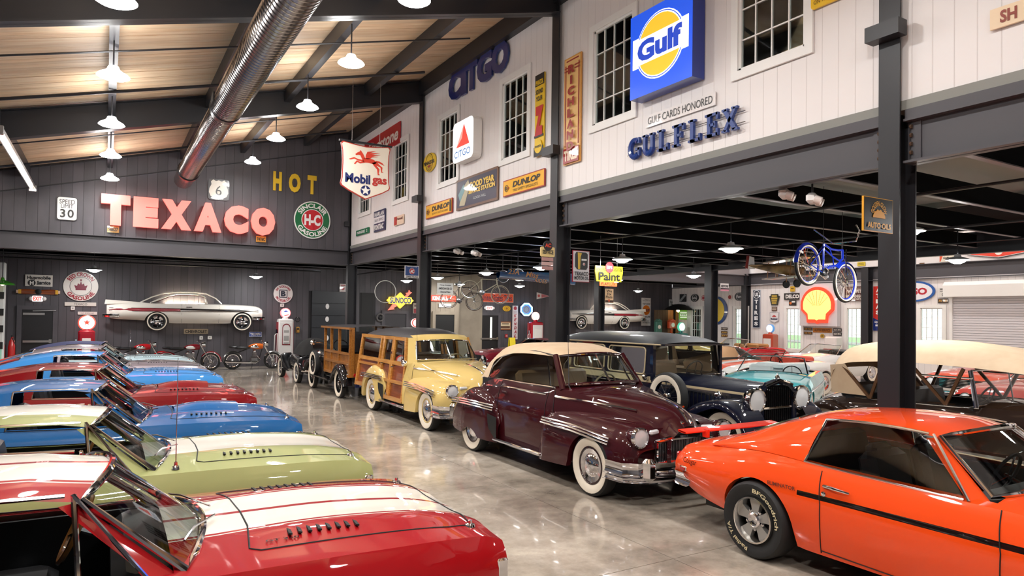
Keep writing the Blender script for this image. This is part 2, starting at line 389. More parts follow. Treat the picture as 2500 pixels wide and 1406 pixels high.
# --- back wall with door openings
wall_back = struct(MB().box(((XL+XR)/2, YB+.12, 2.2), (XR-XL, .2, 4.6)).build('wall_back', pm('groove_dark2', '242326', .7), smooth=False), 'charcoal boarded back wall')
GD = (onY(760, 750, YB)[0], onY(843, 750, YB)[0], 0, onY(800, 711, YB)[1])
D2 = (onY(882, 750, YB)[0], onY(911, 750, YB)[0], 0, onY(900, 715, YB)[1])
D3 = (onY(939, 770, YB)[0], onY(991, 770, YB)[0], 0, onY(960, 766, YB)[1])
D1 = (onY(53, 800, YB)[0], onY(129, 800, YB)[0], 0, onY(90, 756, YB)[1])
D5 = (onY(1170, 800, YB)[0], onY(1215, 800, YB)[0], 0, onY(1190, 770, YB)[1])
boards(wall_back, (0, YB+.018, 0), (1, 0, 0), (0, -1, 0), XL, XR, lambda u: (0, 4.4), .235, M_GREYWALL, [GD, D2, D3, D1, D5], d=.016)
# doors
def door(n, d, label, y=YB, frame=True, bar=True, mat=None, fm=None, leaf2=False):
    x0, x1, _, z1 = d; m = mat or pm('door_black', '1c1c1f', .35)
    o = struct(MB().box(((x0+x1)/2, y+.0, z1/2), (x1-x0-.01, .05, z1-.01)).build('door_%d' % n, m, smooth=False), label)
    if frame:
        f = MB(); t = .14
        f.box((x0-t/2, y-.01, z1/2), (t, .09, z1)); f.box((x1+t/2, y-.01, z1/2), (t, .09, z1)); f.box(((x0+x1)/2, y-.01, z1+t/2), (x1-x0+2*t, .09, t)); f.build('door_frame', fm or M_GREYWALL, o, smooth=False)
    if bar:
        b = MB(); b.box(((x0+x1)/2, y-.07, 1.02), ((x1-x0)*.9, .05, .07)); b.box((x0+(x1-x0)*.93, y-.07, 1.03), (.08, .08, .12)); b.build('push_bar', M_STEEL, o, smooth=False)
    return o
d1 = door(1, D1, 'black exit door with chrome push bar and door closer at the left')
b = MB(); b.box((D1[0]+.33, YB-.05, D1[3]-.14), (.6, .06, .07)); b.bar((D1[0]+.3, YB-.09, D1[3]-.04), (D1[0]+.95, YB-.07, D1[3]-.02), .03, .02); b.build('door_closer', M_STEEL, d1, smooth=False)
door(2, D3, 'dark grey plain door under the lit diamond sign', bar=False, mat=pm('door_grey', '37363a', .4))
d5 = door(3, D5, 'black door with narrow glazed slot and push bar beside the long vertical sign')
MB().box((D5[0]+(D5[1]-D5[0])*.62, YB-.03, 1.5), (.1, .01, 1.05)).build('vision_pane', pm('slot_glow', 'd8dcd0', .2, emit='c8d0bc', es=.6), d5, smooth=False)  # the pane's own glow stands for light from behind the door
struct(MB().box(((D2[0]+D2[1])/2, YB+.02, D2[3]/2), (D2[1]-D2[0], .03, D2[3])).build('door_4', M_BLACK, smooth=False), 'open doorway closed by a black panel in place of its shade')  # black panel puts the darkness of the opening into colour
g = struct(MB().box(((GD[0]+GD[1])/2, YB-.0, GD[3]/2), (GD[1]-GD[0], .03, GD[3])).build('door_5', pm('garage_groove', '0d0e11', .6), smooth=False), 'dark sectional garage door with white badges')
for k in range(6):
    h = GD[3]/6; MB().box(((GD[0]+GD[1])/2, YB-.03, h*(k+.5)), (GD[1]-GD[0]-.02, .04, h-.015)).build('door_panel', pm('garage_panel', '23262c', .35), g, smooth=False)
for k in range(3):
    x, z = onY(798.5-k*.7, (748, 779, 825)[k], YB); MB().lathe([(0, .012), (.07, .01), (.075, 0)], 16, TX(x, YB-.05, z) @ RX(pi/2) @ Matrix.Diagonal((1, 1.5, 1, 1))).build('badge', M_WHITE, g)
# beige lobby box between the grey walls
LB = 27.3; LX0, LX1 = onY(1040, 800, LB)[0], onY(1121, 800, LB)[0]
m_beige = noise_col(pm('beige_boards', '8b8071', .6), '857a6b', '918676', 2, 2, rnd=.04)
lob = struct(MB().box(((LX0+LX1)/2, (LB+YB)/2+.03, 2.2), (LX1-LX0, YB-LB, 4.4)).build('wall_lobby', pm('groove_beige', '5b5348', .7), smooth=False), 'beige boarded lobby wall')
D4 = (onY(1062, 800, LB)[0], onY(1108, 800, LB)[0], 0, onY(1085, 768, LB)[1])
boards(lob, (0, LB+.02, 0), (1, 0, 0), (0, -1, 0), LX0, LX1, lambda u: (0, 4.4), .235, m_beige, [D4])
boards(lob, (LX1-.0, 0, 0), (0, 1, 0), (1, 0, 0), LB, YB, lambda u: (0, 4.4), .235, m_beige)
door(6, D4, 'black door in a beige frame', LB, bar=False, fm=m_beige, mat=M_BLACK)
struct(MB().box((LX1+.75, YB-.04, 2.2), (1.5, .06, 4.4)).build('wall_lobby_side', m_beige, smooth=False))
# --- outer right wall with tall windows
WW = []
for xl, xr in ((1690, 1712), (1796, 1825), (1921, 1957), (2069, 2112), (2248, 2302)):
    a = onX(xl, 754, XR)[0]; b_ = onX(xr, 754, XR)[0]; WW.append((b_, a))
ZT = onX(1940, 753, XR)[1]; ZS = .75
b = MB(); cur = YB+.3
for y0, y1 in WW:
    wallpanel(b, XR, y1, cur, 0, 3.8); wallpanel(b, XR, y0, y1, 0, ZS); wallpanel(b, XR, y0, y1, ZT, 3.8); cur = y0
wallpanel(b, XR, Y0-.1, cur, 0, 3.8)
wall_outer = struct(b.build('wall_outer', pm('groove_white2', 'c4c0c2', .6), smooth=False), 'white boarded outer wall with tall windows')
boards(wall_outer, (XR-.001, 0, 0), (0, 1, 0), (-1, 0, 0), Y0, YB, lambda u: (0, 3.76), .235, M_WHITEWALL, [(a-.12, c+.12, ZS-.1, ZT+.12) for a, c in WW])
for i, (y0, y1) in enumerate(WW): window(7+i, XR-.02, y0, y1, ZS, ZT, rows=5, t=.13, pane=MATS['window_pane'])
o = struct(MB().box((XR+.25, 10.5, 6.2), (.1, 35.6, 5.0)).build('wall_outer_upper', M_WHITEWALL, smooth=False), 'white upper wall of the second hall')
bm_ = ibeamY(XR+.02, Y0, YB, 3.74, 4.32, .3); struct(bm_.build('beam', M_BEAM, smooth=False), 'charcoal steel beam along the outer wall')
# outside
def grass(m):
    return noise_col(m, '93b078', 'b6cd9c', .6, 5)
struct(MB().box((XR+30, 12, -.3), (60, 120, .3)).build('ground_outside', grass(pm('lawn', '86ad62', .9)), smooth=False), 'lawn outside the windows')
struct(MB().box((XR+34, 12, -.12), (6, 120, .1)).build('road_outside', pm('asphalt', 'a5a5a3', .8), smooth=False))
# --- lower ceilings
cl = struct(MB().box(((XW+XS)/2+.2, (Y0+YB)/2, 4.36), (XS-XW-.1, YB-Y0, .1)).build('ceiling_low', M_DECK, smooth=False), 'black metal deck under the mezzanine')
struct(MB().box(((XL+XW)/2, (YF+YB)/2+.2, 4.36), (XW-XL, YB-YF-.1, .1)).build('ceiling_low_back', M_DECK, smooth=False))
struct(MB().box(((XS+XR)/2, (YF+YB)/2+.2, 4.36), (XR-XS, YB-YF-.1, .1)).build('ceiling_low_second', M_DECK, smooth=False))
y = 2.2; k = 0
while y < YB-.3:
    xa, xb = (XW+.25, XS-.02) if y < YF+.3 else (XL, XR)
    jo = struct(MB().box(((xa+xb)/2, y, 4.02), (xb-xa, .012, .3)).build('beam', M_DECK, smooth=False)); MB().box(((xa+xb)/2, y, 3.865), (xb-xa, .085, .014)).build('flange', M_JOIST_LIT, jo, smooth=False); y += 1.5
for x in (9.0, 12.6, 15.2):
    MB().tube([(x, 2, 3.74), (x, YB-.2, 3.74)], .022, 8).build('trim_1', M_BLACKSTEEL)['kind'] = 'structure'
for y in (24.4, 26.2): MB().tube([(XL, y, 3.7), (XW, y, 3.7)], .03, 8).build('trim_2', M_BLACKSTEEL)['kind'] = 'structure'
# --- main roof: pine deck planks, rafters, purlins
ce = struct(_quad('ceiling', [(XL-.2, Y0, roof(XL-.2)+.06), (XW+.4, Y0, roof(XW+.4)+.06), (XW+.4, YF+.3, roof(XW+.4)+.06), (XL-.2, YF+.3, roof(XL-.2)+.06)], pm('roof_dark', '6a5138', .8)), 'sloping pine plank roof deck')
L = (XW-XL+.4)*sqrt(1+.255**2); pme = MB().box((0, 0, 0), (L, .136, .04)).mesh('plank', M_WOODDECK, False); ang = -math.atan(.255)
y = 3.2
while y < YF+.2:
    xc = (XL+XW)/2; o = link('plank', pme, ce, (xc+random.uniform(-.02, .02), y, roof(xc)+.02), (0, ang, 0)); y += .14
pl2 = MB().box((0, 0, 0), (L, 1, .04)).mesh('plank', M_WOODDECK, False); y = Y0+.5
while y < 3.1: link('plank', pl2, ce, ((XL+XW)/2, y, roof((XL+XW)/2)+.02), (0, ang, 0)); y += 1.0
def slopebeam(y, x0, x1, zb, zt, fw=.22):
    b = MB()
    for dz, t, w in ((zb+.012, .024, fw), (zt-.012, .024, fw), ((zb+zt)/2, zt-zb, .02)):
        z0, z1 = dz+.255*x0, dz+.255*x1; vs = []
        for x, z in ((x0, z0), (x1, z1)):
            for sy in (-1, 1):
                for sz in (-1, 1): vs.append((x, y+sy*w/2, z+sz*t/2))
        b.add(vs, [(0, 1, 3, 2), (4, 6, 7, 5), (0, 4, 5, 1), (2, 3, 7, 6), (0, 2, 6, 4), (1, 5, 7, 3)])
    return b
for y in BAY: struct(slopebeam(y+.11, XL, XW, 5.88, 6.46).build('beam', M_BLACKSTEEL, smooth=False), 'black steel roof rafter')
for x in (-1.9, .03, 1.9, 3.6, 5.55):
    z = roof(x); struct(MB().box((x, (Y0+YF)/2, z-.17), (.13, YF-Y0, .3)).build('beam', M_BLACKSTEEL, smooth=False), 'black steel roof purlin')
struct(MB().box((XW-.02, (Y0+YF)/2, 8.06), (.16, YF-Y0, .40)).build('beam', M_BLACKSTEEL, smooth=False), 'black steel beam along the top of the white wall')
for y in (8.3, 12.3, 14.6, 18.2, 20.6):
    b = MB(); b.tube([(XL, y, roof(XL)-.36), (XW-.8, y, roof(XW-.8)-.36)], .03 if y in (8.3, 14.6, 20.6) else .016, 6); b.build('sprinkler_pipe', M_BLACKSTEEL, ce)
# --- unseen shell behind and to the left (white boards, as the rest)
struct(MB().box((XL-.06, (Y0+YB)/2, 3), (.12, YB-Y0, 6)).build('wall_left', pm('left_wall', '4b494e', .6), smooth=False), 'plain charcoal left wall')
struct(MB().box(((XL+XR)/2, Y0-.06, 4.5), (XR-XL, .12, 9)).build('wall_rear', pm('rear_wall', '6d6a6b', .6), smooth=False))
struct(MB().box(((XS+XR)/2, (Y0+YB)/2, 8.4), (XR-XS+1, YB-Y0, .1)).build('ceiling_second', pm('ceil2', 'd8b48c', .6), smooth=False))
struct(MB().box((XS+.1, (Y0+YF)/2, 6.4), (.1, YF-Y0, 4.2)).build('wall_second_inner', M_WHITEWALL, smooth=False))
# ================================================================ LAMPS
def lamp_high():
    t = thing('pendant_lamp', '', 'lamp')
    MB().tube([(0, 0, .12), (0, 0, .95)], .012, 6).build('stem', M_BLACKSTEEL, t)
    MB().lathe([(.02, .16), (.07, .15), (.09, .1), (.13, .07), (.2, .03), (.225, .0), (.215, .0)], 24).build('housing', pm('lamp_housing_uplight', 'e9ecef', .3, emit=(1, .985, .965), es=11), t)  # housing glows as well, added uplight to brighten the roof deck
    MB().lathe([(.213, .004), (.19, -.02), (.1, -.035), (0, -.04)], 24).build('lens', M_LENS, t); return t
def lamp_low():
    t = thing('reflector_lamp', '', 'lamp')
    MB().tube([(0, 0, .1), (0, 0, .80)], .012, 6).build('stem', M_BLACKSTEEL, t)
    MB().lathe([(.02, .13), (.06, .12), (.07, .07), (.2, .03), (.235, 0), (.23, -.004), (.07, .02)], 24).build('shade', pm('shade_white', 'e8e8e8', .35), t)
    MB().lathe([(.222, -.001), (.16, -.015), (.12, -.05), (.06, -.075), (0, -.08)], 20).build('lens', M_LENSLOW, t); return t
LH = lamp_high(); first = True
rowA = [-3.6, -.5, 2.6, 5.8, 8.99, 11.92, 15.05, 18.1, 21.3]; rowB = [-3.6, -.5, 2.6, 5.6, 8.68, 11.47, 14.42, 17.49, 20.6]
nm = {0: 'nearest', 1: 'second', 2: 'third', 3: 'fourth', 4: 'fifth', 5: 'farthest'}
NTH = ['nearest', 'second nearest', 'middle', 'second farthest', 'farthest']
for rn, xx, zz, row, side in (('A', .03, 5.64, rowA, 'left'), ('B', 3.55, 6.41, rowB, 'right')):
    vis = [y for y in row if y > 8]; hid = [y for y in row if y <= 8]
    for y in row:
        lab = 'bright high-bay pendant lamp, %s of five in the %s roof row' % (NTH[vis.index(y)], side) if y > 8 else 'high-bay pendant lamp above or behind the camera, %s row, place %d' % (side, len(hid)-hid.index(y))
        if first: LH.location = (xx, y, zz); LH['label'] = lab; LH['group'] = 'pendant lamps under the roof'; first = False
        else: dup(LH, (xx, y, zz), 0, lab, 'pendant lamps under the roof')
for k, y in enumerate((1.0, 3.5, 6.0, 8.5, 11.0, 13.5, 16.0, 19.0)): dup(LH, (9.6, y, 7.13), 0, 'pendant lamp added to brighten the upper room behind the white wall windows', 'pendant lamps added to the upper room')  # row of lamps added to brighten the room behind the windows
for x in (20.5, 24.5):
    for y in (0, 4.5, 9, 13.5, 18, 21.5): dup(LH, (x, y, 7.38), 0, 'pendant lamp of the second hall, out of sight above the dark ceiling', 'pendant lamps in the second hall')  # unseen lamps put in because the second hall needs light
LL = lamp_low(); first = True
lowl = [(10.1, y) for y in (2.4, 5.6, 8.9, 12.04, 15.4, 18.5, 22.1, 25.0)]+[(15.6, y) for y in (3.0, 7.6, 12.1, 15.2, 18.9, 21.9, 25.5)]+[(-.34, 26.2), (4.75, 26.4), (22.5, 25.6), (13, 26.2)]
for k, (x, y) in enumerate(lowl):
    lab = 'small reflector lamp in the %s row under the low ceiling, %.0f metres along' % ('inner' if x > 12 else 'outer', y)
    lab = {(10.1, 8.9): 'bright reflector lamp under the dark ceiling left of the hanging blue bicycle', (10.1, 12.04): 'bright reflector lamp just above the yellow hanging paint sign', (15.6, 15.2): 'bright reflector lamp above the black post with the round yellow sign', (-.34, 26.2): 'reflector lamp above the round crown sign', (4.75, 26.4): 'reflector lamp over the front of the white wall-mounted car', (10.1, 22.1): 'reflector lamp above the left bicycle', (10.1, 18.5): 'reflector lamp above the cream racing bicycle', (10.1, 15.4): 'reflector lamp beside the column with the service sign'}.get((x, y), lab)
    lab = {(15.6, 12.1): 'reflector lamp of the inner row nearest the white striped convertible', (15.6, 18.9): 'reflector lamp right of the yellow hanging paint sign, farther back', (15.6, 21.9): 'reflector lamp of the inner row over the wine red coupe', (15.6, 25.5): 'reflector lamp of the inner row closest to the back wall', (10.1, 25.0): 'reflector lamp nearest the lit yellow diamond', (22.5, 25.6): 'reflector lamp in the far outer corner over the booth', (13, 26.2): 'reflector lamp by the back wall near the beige lobby', (10.1, 2.4): 'reflector lamp above the touring car, off to the right', (10.1, 5.6): 'reflector lamp just right of the near post', (15.6, 3.0): 'reflector lamp over the red convertible beyond the touring car', (15.6, 7.6): 'reflector lamp of the inner row above the turquoise car'}.get((x, y), lab)
    if first: LL.location = (x, y, 3.42); LL['label'] = lab; LL['group'] = 'reflector lamps under the low ceilings'; first = False
    else: dup(LL, (x, y, 3.42), 0, lab, 'reflector lamps under the low ceilings')
# strip lamp on the left eave
t = thing('strip_lamp', 'long bright tube lamp in a metal channel along the left roof edge', 'lamp', (-1.72, 15.2, 5.27))
MB().box((0, 3.4, .06), (.14, 6.8, .08)).build('channel', M_STEEL, t, smooth=False)
MB().tube([(0, .2, 0), (0, 6.4, 0)], .03, 8).build('tube', pm('strip_tube', 'ffffff', .3, emit='fff4ea', es=22), t)
for y in (0, 6.8): MB().box((0, y, .04), (.16, .1, .16)).build('end_bracket', M_STEEL, t, smooth=False)
# spiral duct
t = thing('duct', 'large spiral steel air duct hanging under the roof', 'duct', (1.86, 0, 5.9))
def spiral(r, y0, y1, pitch=.11):
    prof = []; y = y0
    while y < y1:
        prof += [(r, y), (r, y+pitch*.78), (r+.008, y+pitch*.86), (r+.008, y+pitch*.94)]; y += pitch
    return prof
m_duct = pm('duct_steel', '9a9492', .2, 1)
MB().lathe(spiral(.275, 2, 13.6), 40, RX(-pi/2)).build('upper_run', m_duct, t)
MB().lathe(spiral(.255, 13.6, 20.2, .1), 40, RX(-pi/2)).build('lower_run', m_duct, t)
MB().lathe([(.25, 20.3), (.25, 21.75), (.2, 21.85), (0, 21.86)], 40, RX(-pi/2)).build('end_cap', m_duct, t)
for y in (13.6, 20.25): MB().lathe([(.255, y-.09), (.29, y-.08), (.29, y+.08), (.255, y+.09)], 40, RX(-pi/2)).build('collar', pm('collar_steel', '3c3a3c', .3, 1), t)
MB().box((-.27, 13.2, .02), (.06, .35, .16)).build('grille', M_BLACK, t, smooth=False)
for y in (5, 10.3, 16.6): MB().tube([(0, y, .27), (0, y, roof(1.86)-5.9)], .01, 6).build('hanger', M_BLACKSTEEL, t)
# ================================================================ VEHICLE KIT
M_CHROMED = pm('chrome_dark', 'b8b8be', .12, 1)
M_GRILLE = pm('grille_black', '101012', .45)
M_TAIL = pm('tail_red', 'a80f12', .2, coat=1)
M_LAMPG = pm('headlamp_glass', 'f2f4f6', .3, .15, coat=1)
M_TAN = noise_col(pm('tan_canvas', 'cdb394', .8), 'caaf90', 'd0b798', 6, 2)
M_BLKTOP = noise_col(pm('black_vinyl_top', '2b2a2d', .5), '272629', '343236', 60, 2)
M_LEATHER = pm('brown_leather', '6b4a31', .5); M_LTAN = pm('tan_leather', 'a5815b', .5); M_REDLE = pm('red_vinyl', 'b8402c', .45)
M_WOODL = wood('ash_wood', 'b9772f', 'd59a4d'); M_WOODD = wood('mahogany', '6a2f16', '8f4a22', (2, 14, 30)); M_WOODA = wood('maple_wood', '8e5824', 'ad7433')
M_SEAM = pm('shut_line', '0a0a0a', .7)
WHEELS = {}
def wheel_parts(kind, r, w, col=None):
    k = (kind, r, w, col)
    if k in WHEELS: return WHEELS[k]
    R = RX(pi/2)      # lathe axis z -> -y (outer face at -y)
    o = w/2; ri = r*(.64 if kind in ('ww', 'steel') else .6 if kind == 'mag' else .74)
    tire = MB().lathe([(ri, o*.7), (r*.80, o), (r*.93, o*.98), (r*.985, o*.8), (r, o*.5), (r, -o*.5), (r*.985, -o*.8), (r*.9, -o), (ri, -o*.7)], 36, R).mesh('tire', M_RUBBER)
    L = []
    if kind in ('ww', 'wire', 'wood', 'spare'): L.append(('whitewall', MB().lathe([(ri-.002 if kind == 'ww' else r*.66, o*.7+.004), (r*.80, o+.004), (r*.90, o+.003), (r*.905, o-.01)], 36, R).mesh('whitewall', M_WHITERUB)))
    if kind == 'ww':
        L.append(('rim', MB().lathe([(ri, o*.66), (ri*.97, o*.8), (ri*.9, o*.82), (ri*.84, o*.4), (.0, o*.3)], 32, R).mesh('rim', pm('rim_'+(col or 'chrome'), col or 'b9b9be', .2, .0 if col else 1, coat=1))))
        L.append(('hubcap', MB().lathe([(ri*.95, o*.55), (ri*.86, o*.72), (ri*.62, o*.62), (ri*.55, o*.8), (ri*.35, o*1.05), (0, o*1.1)], 28, R).mesh('hubcap', M_CHROME)))
    if kind == 'steel':
        L.append(('rim', MB().lathe([(ri, o*.6), (ri*.95, o*.9), (ri*.85, o*.7), (ri*.5, o*.5), (ri*.3, o*.8), (0, o*.85)], 28, R).mesh('rim', M_CHROME)))
    if kind == 'mag':
        L.append(('rim', MB().lathe([(ri*1.02, o*.75), (ri*1.0, o*.98), (ri*.93, o*1.0), (ri*.80, o*.40), (ri*.78, -o*.2)], 40, R).mesh('rim', pm('polished_rim', 'dcdad6', .18, 1))))
        L.append(('drum', MB().lathe([(ri*.86, -o*.2), (0, -o*.2)], 24, R).mesh('drum', M_BLACK)))
        b = MB()
        for i in range(5):
            a = 2*pi*i/5+.3; M = R @ RZ(a)
            pts = [(.05, -.03), (ri*.55, -.04), (ri*.86, -.062), (ri*.86, .062), (ri*.55, .04), (.05, .03)]; b.prism(pts, o*.2, o*.62, M)
        L.append(('spoke', b.mesh('spoke', pm('mag_grey', 'b4b2ae', .45, .6))))
        L.append(('hubcap', MB().lathe([(.065, o*.2), (.065, o*.78), (.05, o*.86), (.042, o*.84), (0, o*.8)], 20, R).mesh('hubcap', M_CHROME)))
        b = MB()
        for i in range(5): a = 2*pi*i/5+.3+pi/5; b.lathe([(.016, o*.3), (.016, o*.62), (0, o*.64)], 6, R @ TX(.085*cos(a), .085*sin(a), 0))
        L.append(('lug_nut', b.mesh('lug_nut', M_CHROME)))
    if kind == 'wire':
        b = MB()
        for i in range(24):
            a = 2*pi*i/24; a2 = a+(.35 if i % 2 else -.35)
            p = R @ Vector((ri*.98*cos(a2), ri*.98*sin(a2), o*.2)); q = R @ Vector((.045*cos(a), .045*sin(a), o*(.9 if i % 2 else .1))); b.tube([p, q], .005, 4)
        L.append(('spoke', b.mesh('spoke', pm('spoke_'+(col or 'c'), col or 'c8c8cc', .2, .0 if col else 1, coat=.5))))
        L.append(('rim', MB().lathe([(ri, o*.5), (ri*1.01, o*.78), (ri*.96, o*.75), (ri*.94, 0)], 32, R).mesh('rim', pm('rimw_'+(col or 'c'), col or 'c8c8cc', .2, .0 if col else 1, coat=.5))))
        L.append(('hubcap', MB().lathe([(.06, 0), (.06, o*.9), (.045, o*1.1), (0, o*1.15)], 18, R).mesh('hubcap', M_CHROME)))
    if kind == 'wood':
        b = MB()
        for i in range(12):
            a = 2*pi*i/12; b.tube([R @ Vector((.05*cos(a), .05*sin(a), o*.3)), R @ Vector((ri*.97*cos(a), ri*.97*sin(a), o*.3))], .016, 6)
        L.append(('spoke', b.mesh('spoke', pm('spoke_black', '121214', .2, coat=1))))
        L.append(('rim', MB().lathe([(ri, o*.5), (ri*1.01, o*.78), (ri*.93, o*.7), (ri*.92, 0)], 32, R).mesh('rim', M_BLACK)))
        L.append(('hubcap', MB().lathe([(.075, 0), (.075, o*.8), (.055, o*1.1), (0, o*1.15)], 18, R).mesh('hubcap', M_CHROME)))
    WHEELS[k] = (tire, L); return WHEELS[k]
def add_wheel(root, x, y, kind, r, w, col=None, z=None, rot=None):
    tire, L = wheel_parts(kind, r, w, col)
    o = link('wheel', tire, root, (x, y, r if z is None else z), rot or (0, 0, 0 if y < 0 else pi))
    for n, me in L: link(n, me, o)
    return o
def wheels(root, xf, xr, ty, kind, r, w, col=None, rr=None):
    out = []
    for x, q in ((xf, r), (xr, rr or r)):
        for s in (-1, 1): out.append(add_wheel(root, x, s*ty, kind, q, w, col))
    return out
class Body:
    def __init__(s, x0, x1, zt, zs, ws, wm, zm, zb, wb, arches=(), open=None, p=2.4, n=56, dz=None, pinch=None):
        s.x0, s.x1 = x0, x1; s.zt, s.zs, s.ws, s.wm, s.zb, s.wb = map(pch, (zt, zs, ws, wm, zb, wb)); s.zm = pch(zm) if isinstance(zm, list) else (lambda x: zm)
        s.arches, s.open, s.p, s.n, s.dz = arches, open, p, n, dz
    def side(s, x, z):
        zm, zb, zs = s.zm(x), s.zb(x), s.zs(x); wm = s.wm(x)
        if z < zm: t = min(1, max(0, (zm-z)/max(.02, zm-zb))); return wm-(wm-s.wb(x))*t*t
        t = min(1, max(0, (z-zm)/max(.02, zs-zm))); return wm-(wm-s.ws(x))*t**2.2
    def top(s, x, y):
        ws = s.ws(x); w = min(1, abs(y)/max(.01, ws)); z = s.zs(x)+(s.zt(x)-s.zs(x))*(1-w**s.p)
        return z+(s.dz(x, y) if s.dz else 0)
    def bot(s, x):
        z = s.zb(x)
        for a, r, zc in s.arches:
            d = r*r-(x-a)**2
            if d > 0: z = max(z, zc+sqrt(d))
        return z
    def build(s, mat, root, name='body', cap=M_GRILLE, capr=None, nside=10, ntop=11, under=True, half=False):
        xs = [s.x0+(s.x1-s.x0)*i/s.n for i in range(s.n+1)]
        for a, r, zc in s.arches:
            for k in range(17): xs.append(a-r*.999*cos(pi*k/16))
        if s.open: xs += [s.open[0], s.open[1]]
        xs = sorted(set(round(x, 4) for x in xs if s.x0 <= x <= s.x1)); xs = [x for i, x in enumerate(xs) if i == 0 or x-xs[i-1] > .004]
        rows = []
        for x in xs:
            zb = min(s.bot(x), s.zs(x)-.03); zs = s.zs(x); h = [(s.side(x, zb)-.07, zb+.0)]
            for i in range(nside): z = zb+(zs-zb)*i/(nside-1); h.append((s.side(x, z), z))
            for i in range(1, ntop): y = s.ws(x)*(1-i/(ntop-1)); h.append((y, s.top(x, y)))
            rows.append([(x, -y, z) for y, z in h]+([] if half else [(x, y, z) for y, z in h[-2::-1]]))
        n = len(rows[0]); b = MB(); vs = [p for r in rows for p in r]; fs = []
        for i in range(len(rows)-1):
            xm = (xs[i]+xs[i+1])/2
            for j in range(n-1):
                if s.open and s.open[0]-.001 < xm < s.open[1]+.001 and nside <= j < n-1-nside:
                    ym = (abs(rows[i][j][1])+abs(rows[i][j+1][1]))/2
                    if ym < s.open[2]: continue
                fs.append((i*n+j, i*n+j+1, (i+1)*n+j+1, (i+1)*n+j))
        b.add(vs, fs); o = b.build(name, mat, root, ang=40)
        for row, sg, nm in ((rows[-1], 1, 'nose_panel'), (rows[0], -1, 'tail_panel')):
            c = Vector((sum(p[0] for p in row)/n, sum(p[1] for p in row)/n, sum(p[2] for p in row)/n)); e = MB(); ins = [tuple(c+(Vector(p)-c)*.93+Vector((-sg*.05, 0, 0))) for p in row]
            e.grid([row, ins]); e.f.append(tuple(range(n, 2*n))); e.build(nm, (cap if sg > 0 else (capr or mat)), root, smooth=False)
        if under:
            xa, xb = s.x0+.25, s.x1-.2; u = MB(); wi = min(s.wb(0), .9)-.06; wi2 = wi-.18
            u.box(((xa+xb)/2, 0, .32), (xb-xa, 2*wi2, .2)); u.build('underbody', M_BLACK, root, smooth=False)
        return o
    def line(s, pts, r, name, mat, root, off=.002, n=6, flat=1.0):
        """tube laid on the surface; pts = (x, z) on the sides (mirrored) or ('t', x, y) on top"""
        for sg in ((-1, 1)):
            P = []
            Q = []
            for p, q in zip(pts, pts[1:]):
                for k in range(6): Q.append(tuple(v if isinstance(v, str) else lerp(v, w, k/6) for v, w in zip(p, q)))
            Q.append(pts[-1])
            for p in Q:
                if p[0] == 't': P.append((p[1], sg*p[2], s.top(p[1], p[2])+off))
                else: P.append((p[0], sg*(s.side(p[0], p[1])+off), p[1]))
            MB().tube(P, r, n, flat=flat).build(name, mat, root)
def lerp(a, b, t): return a+(b-a)*t
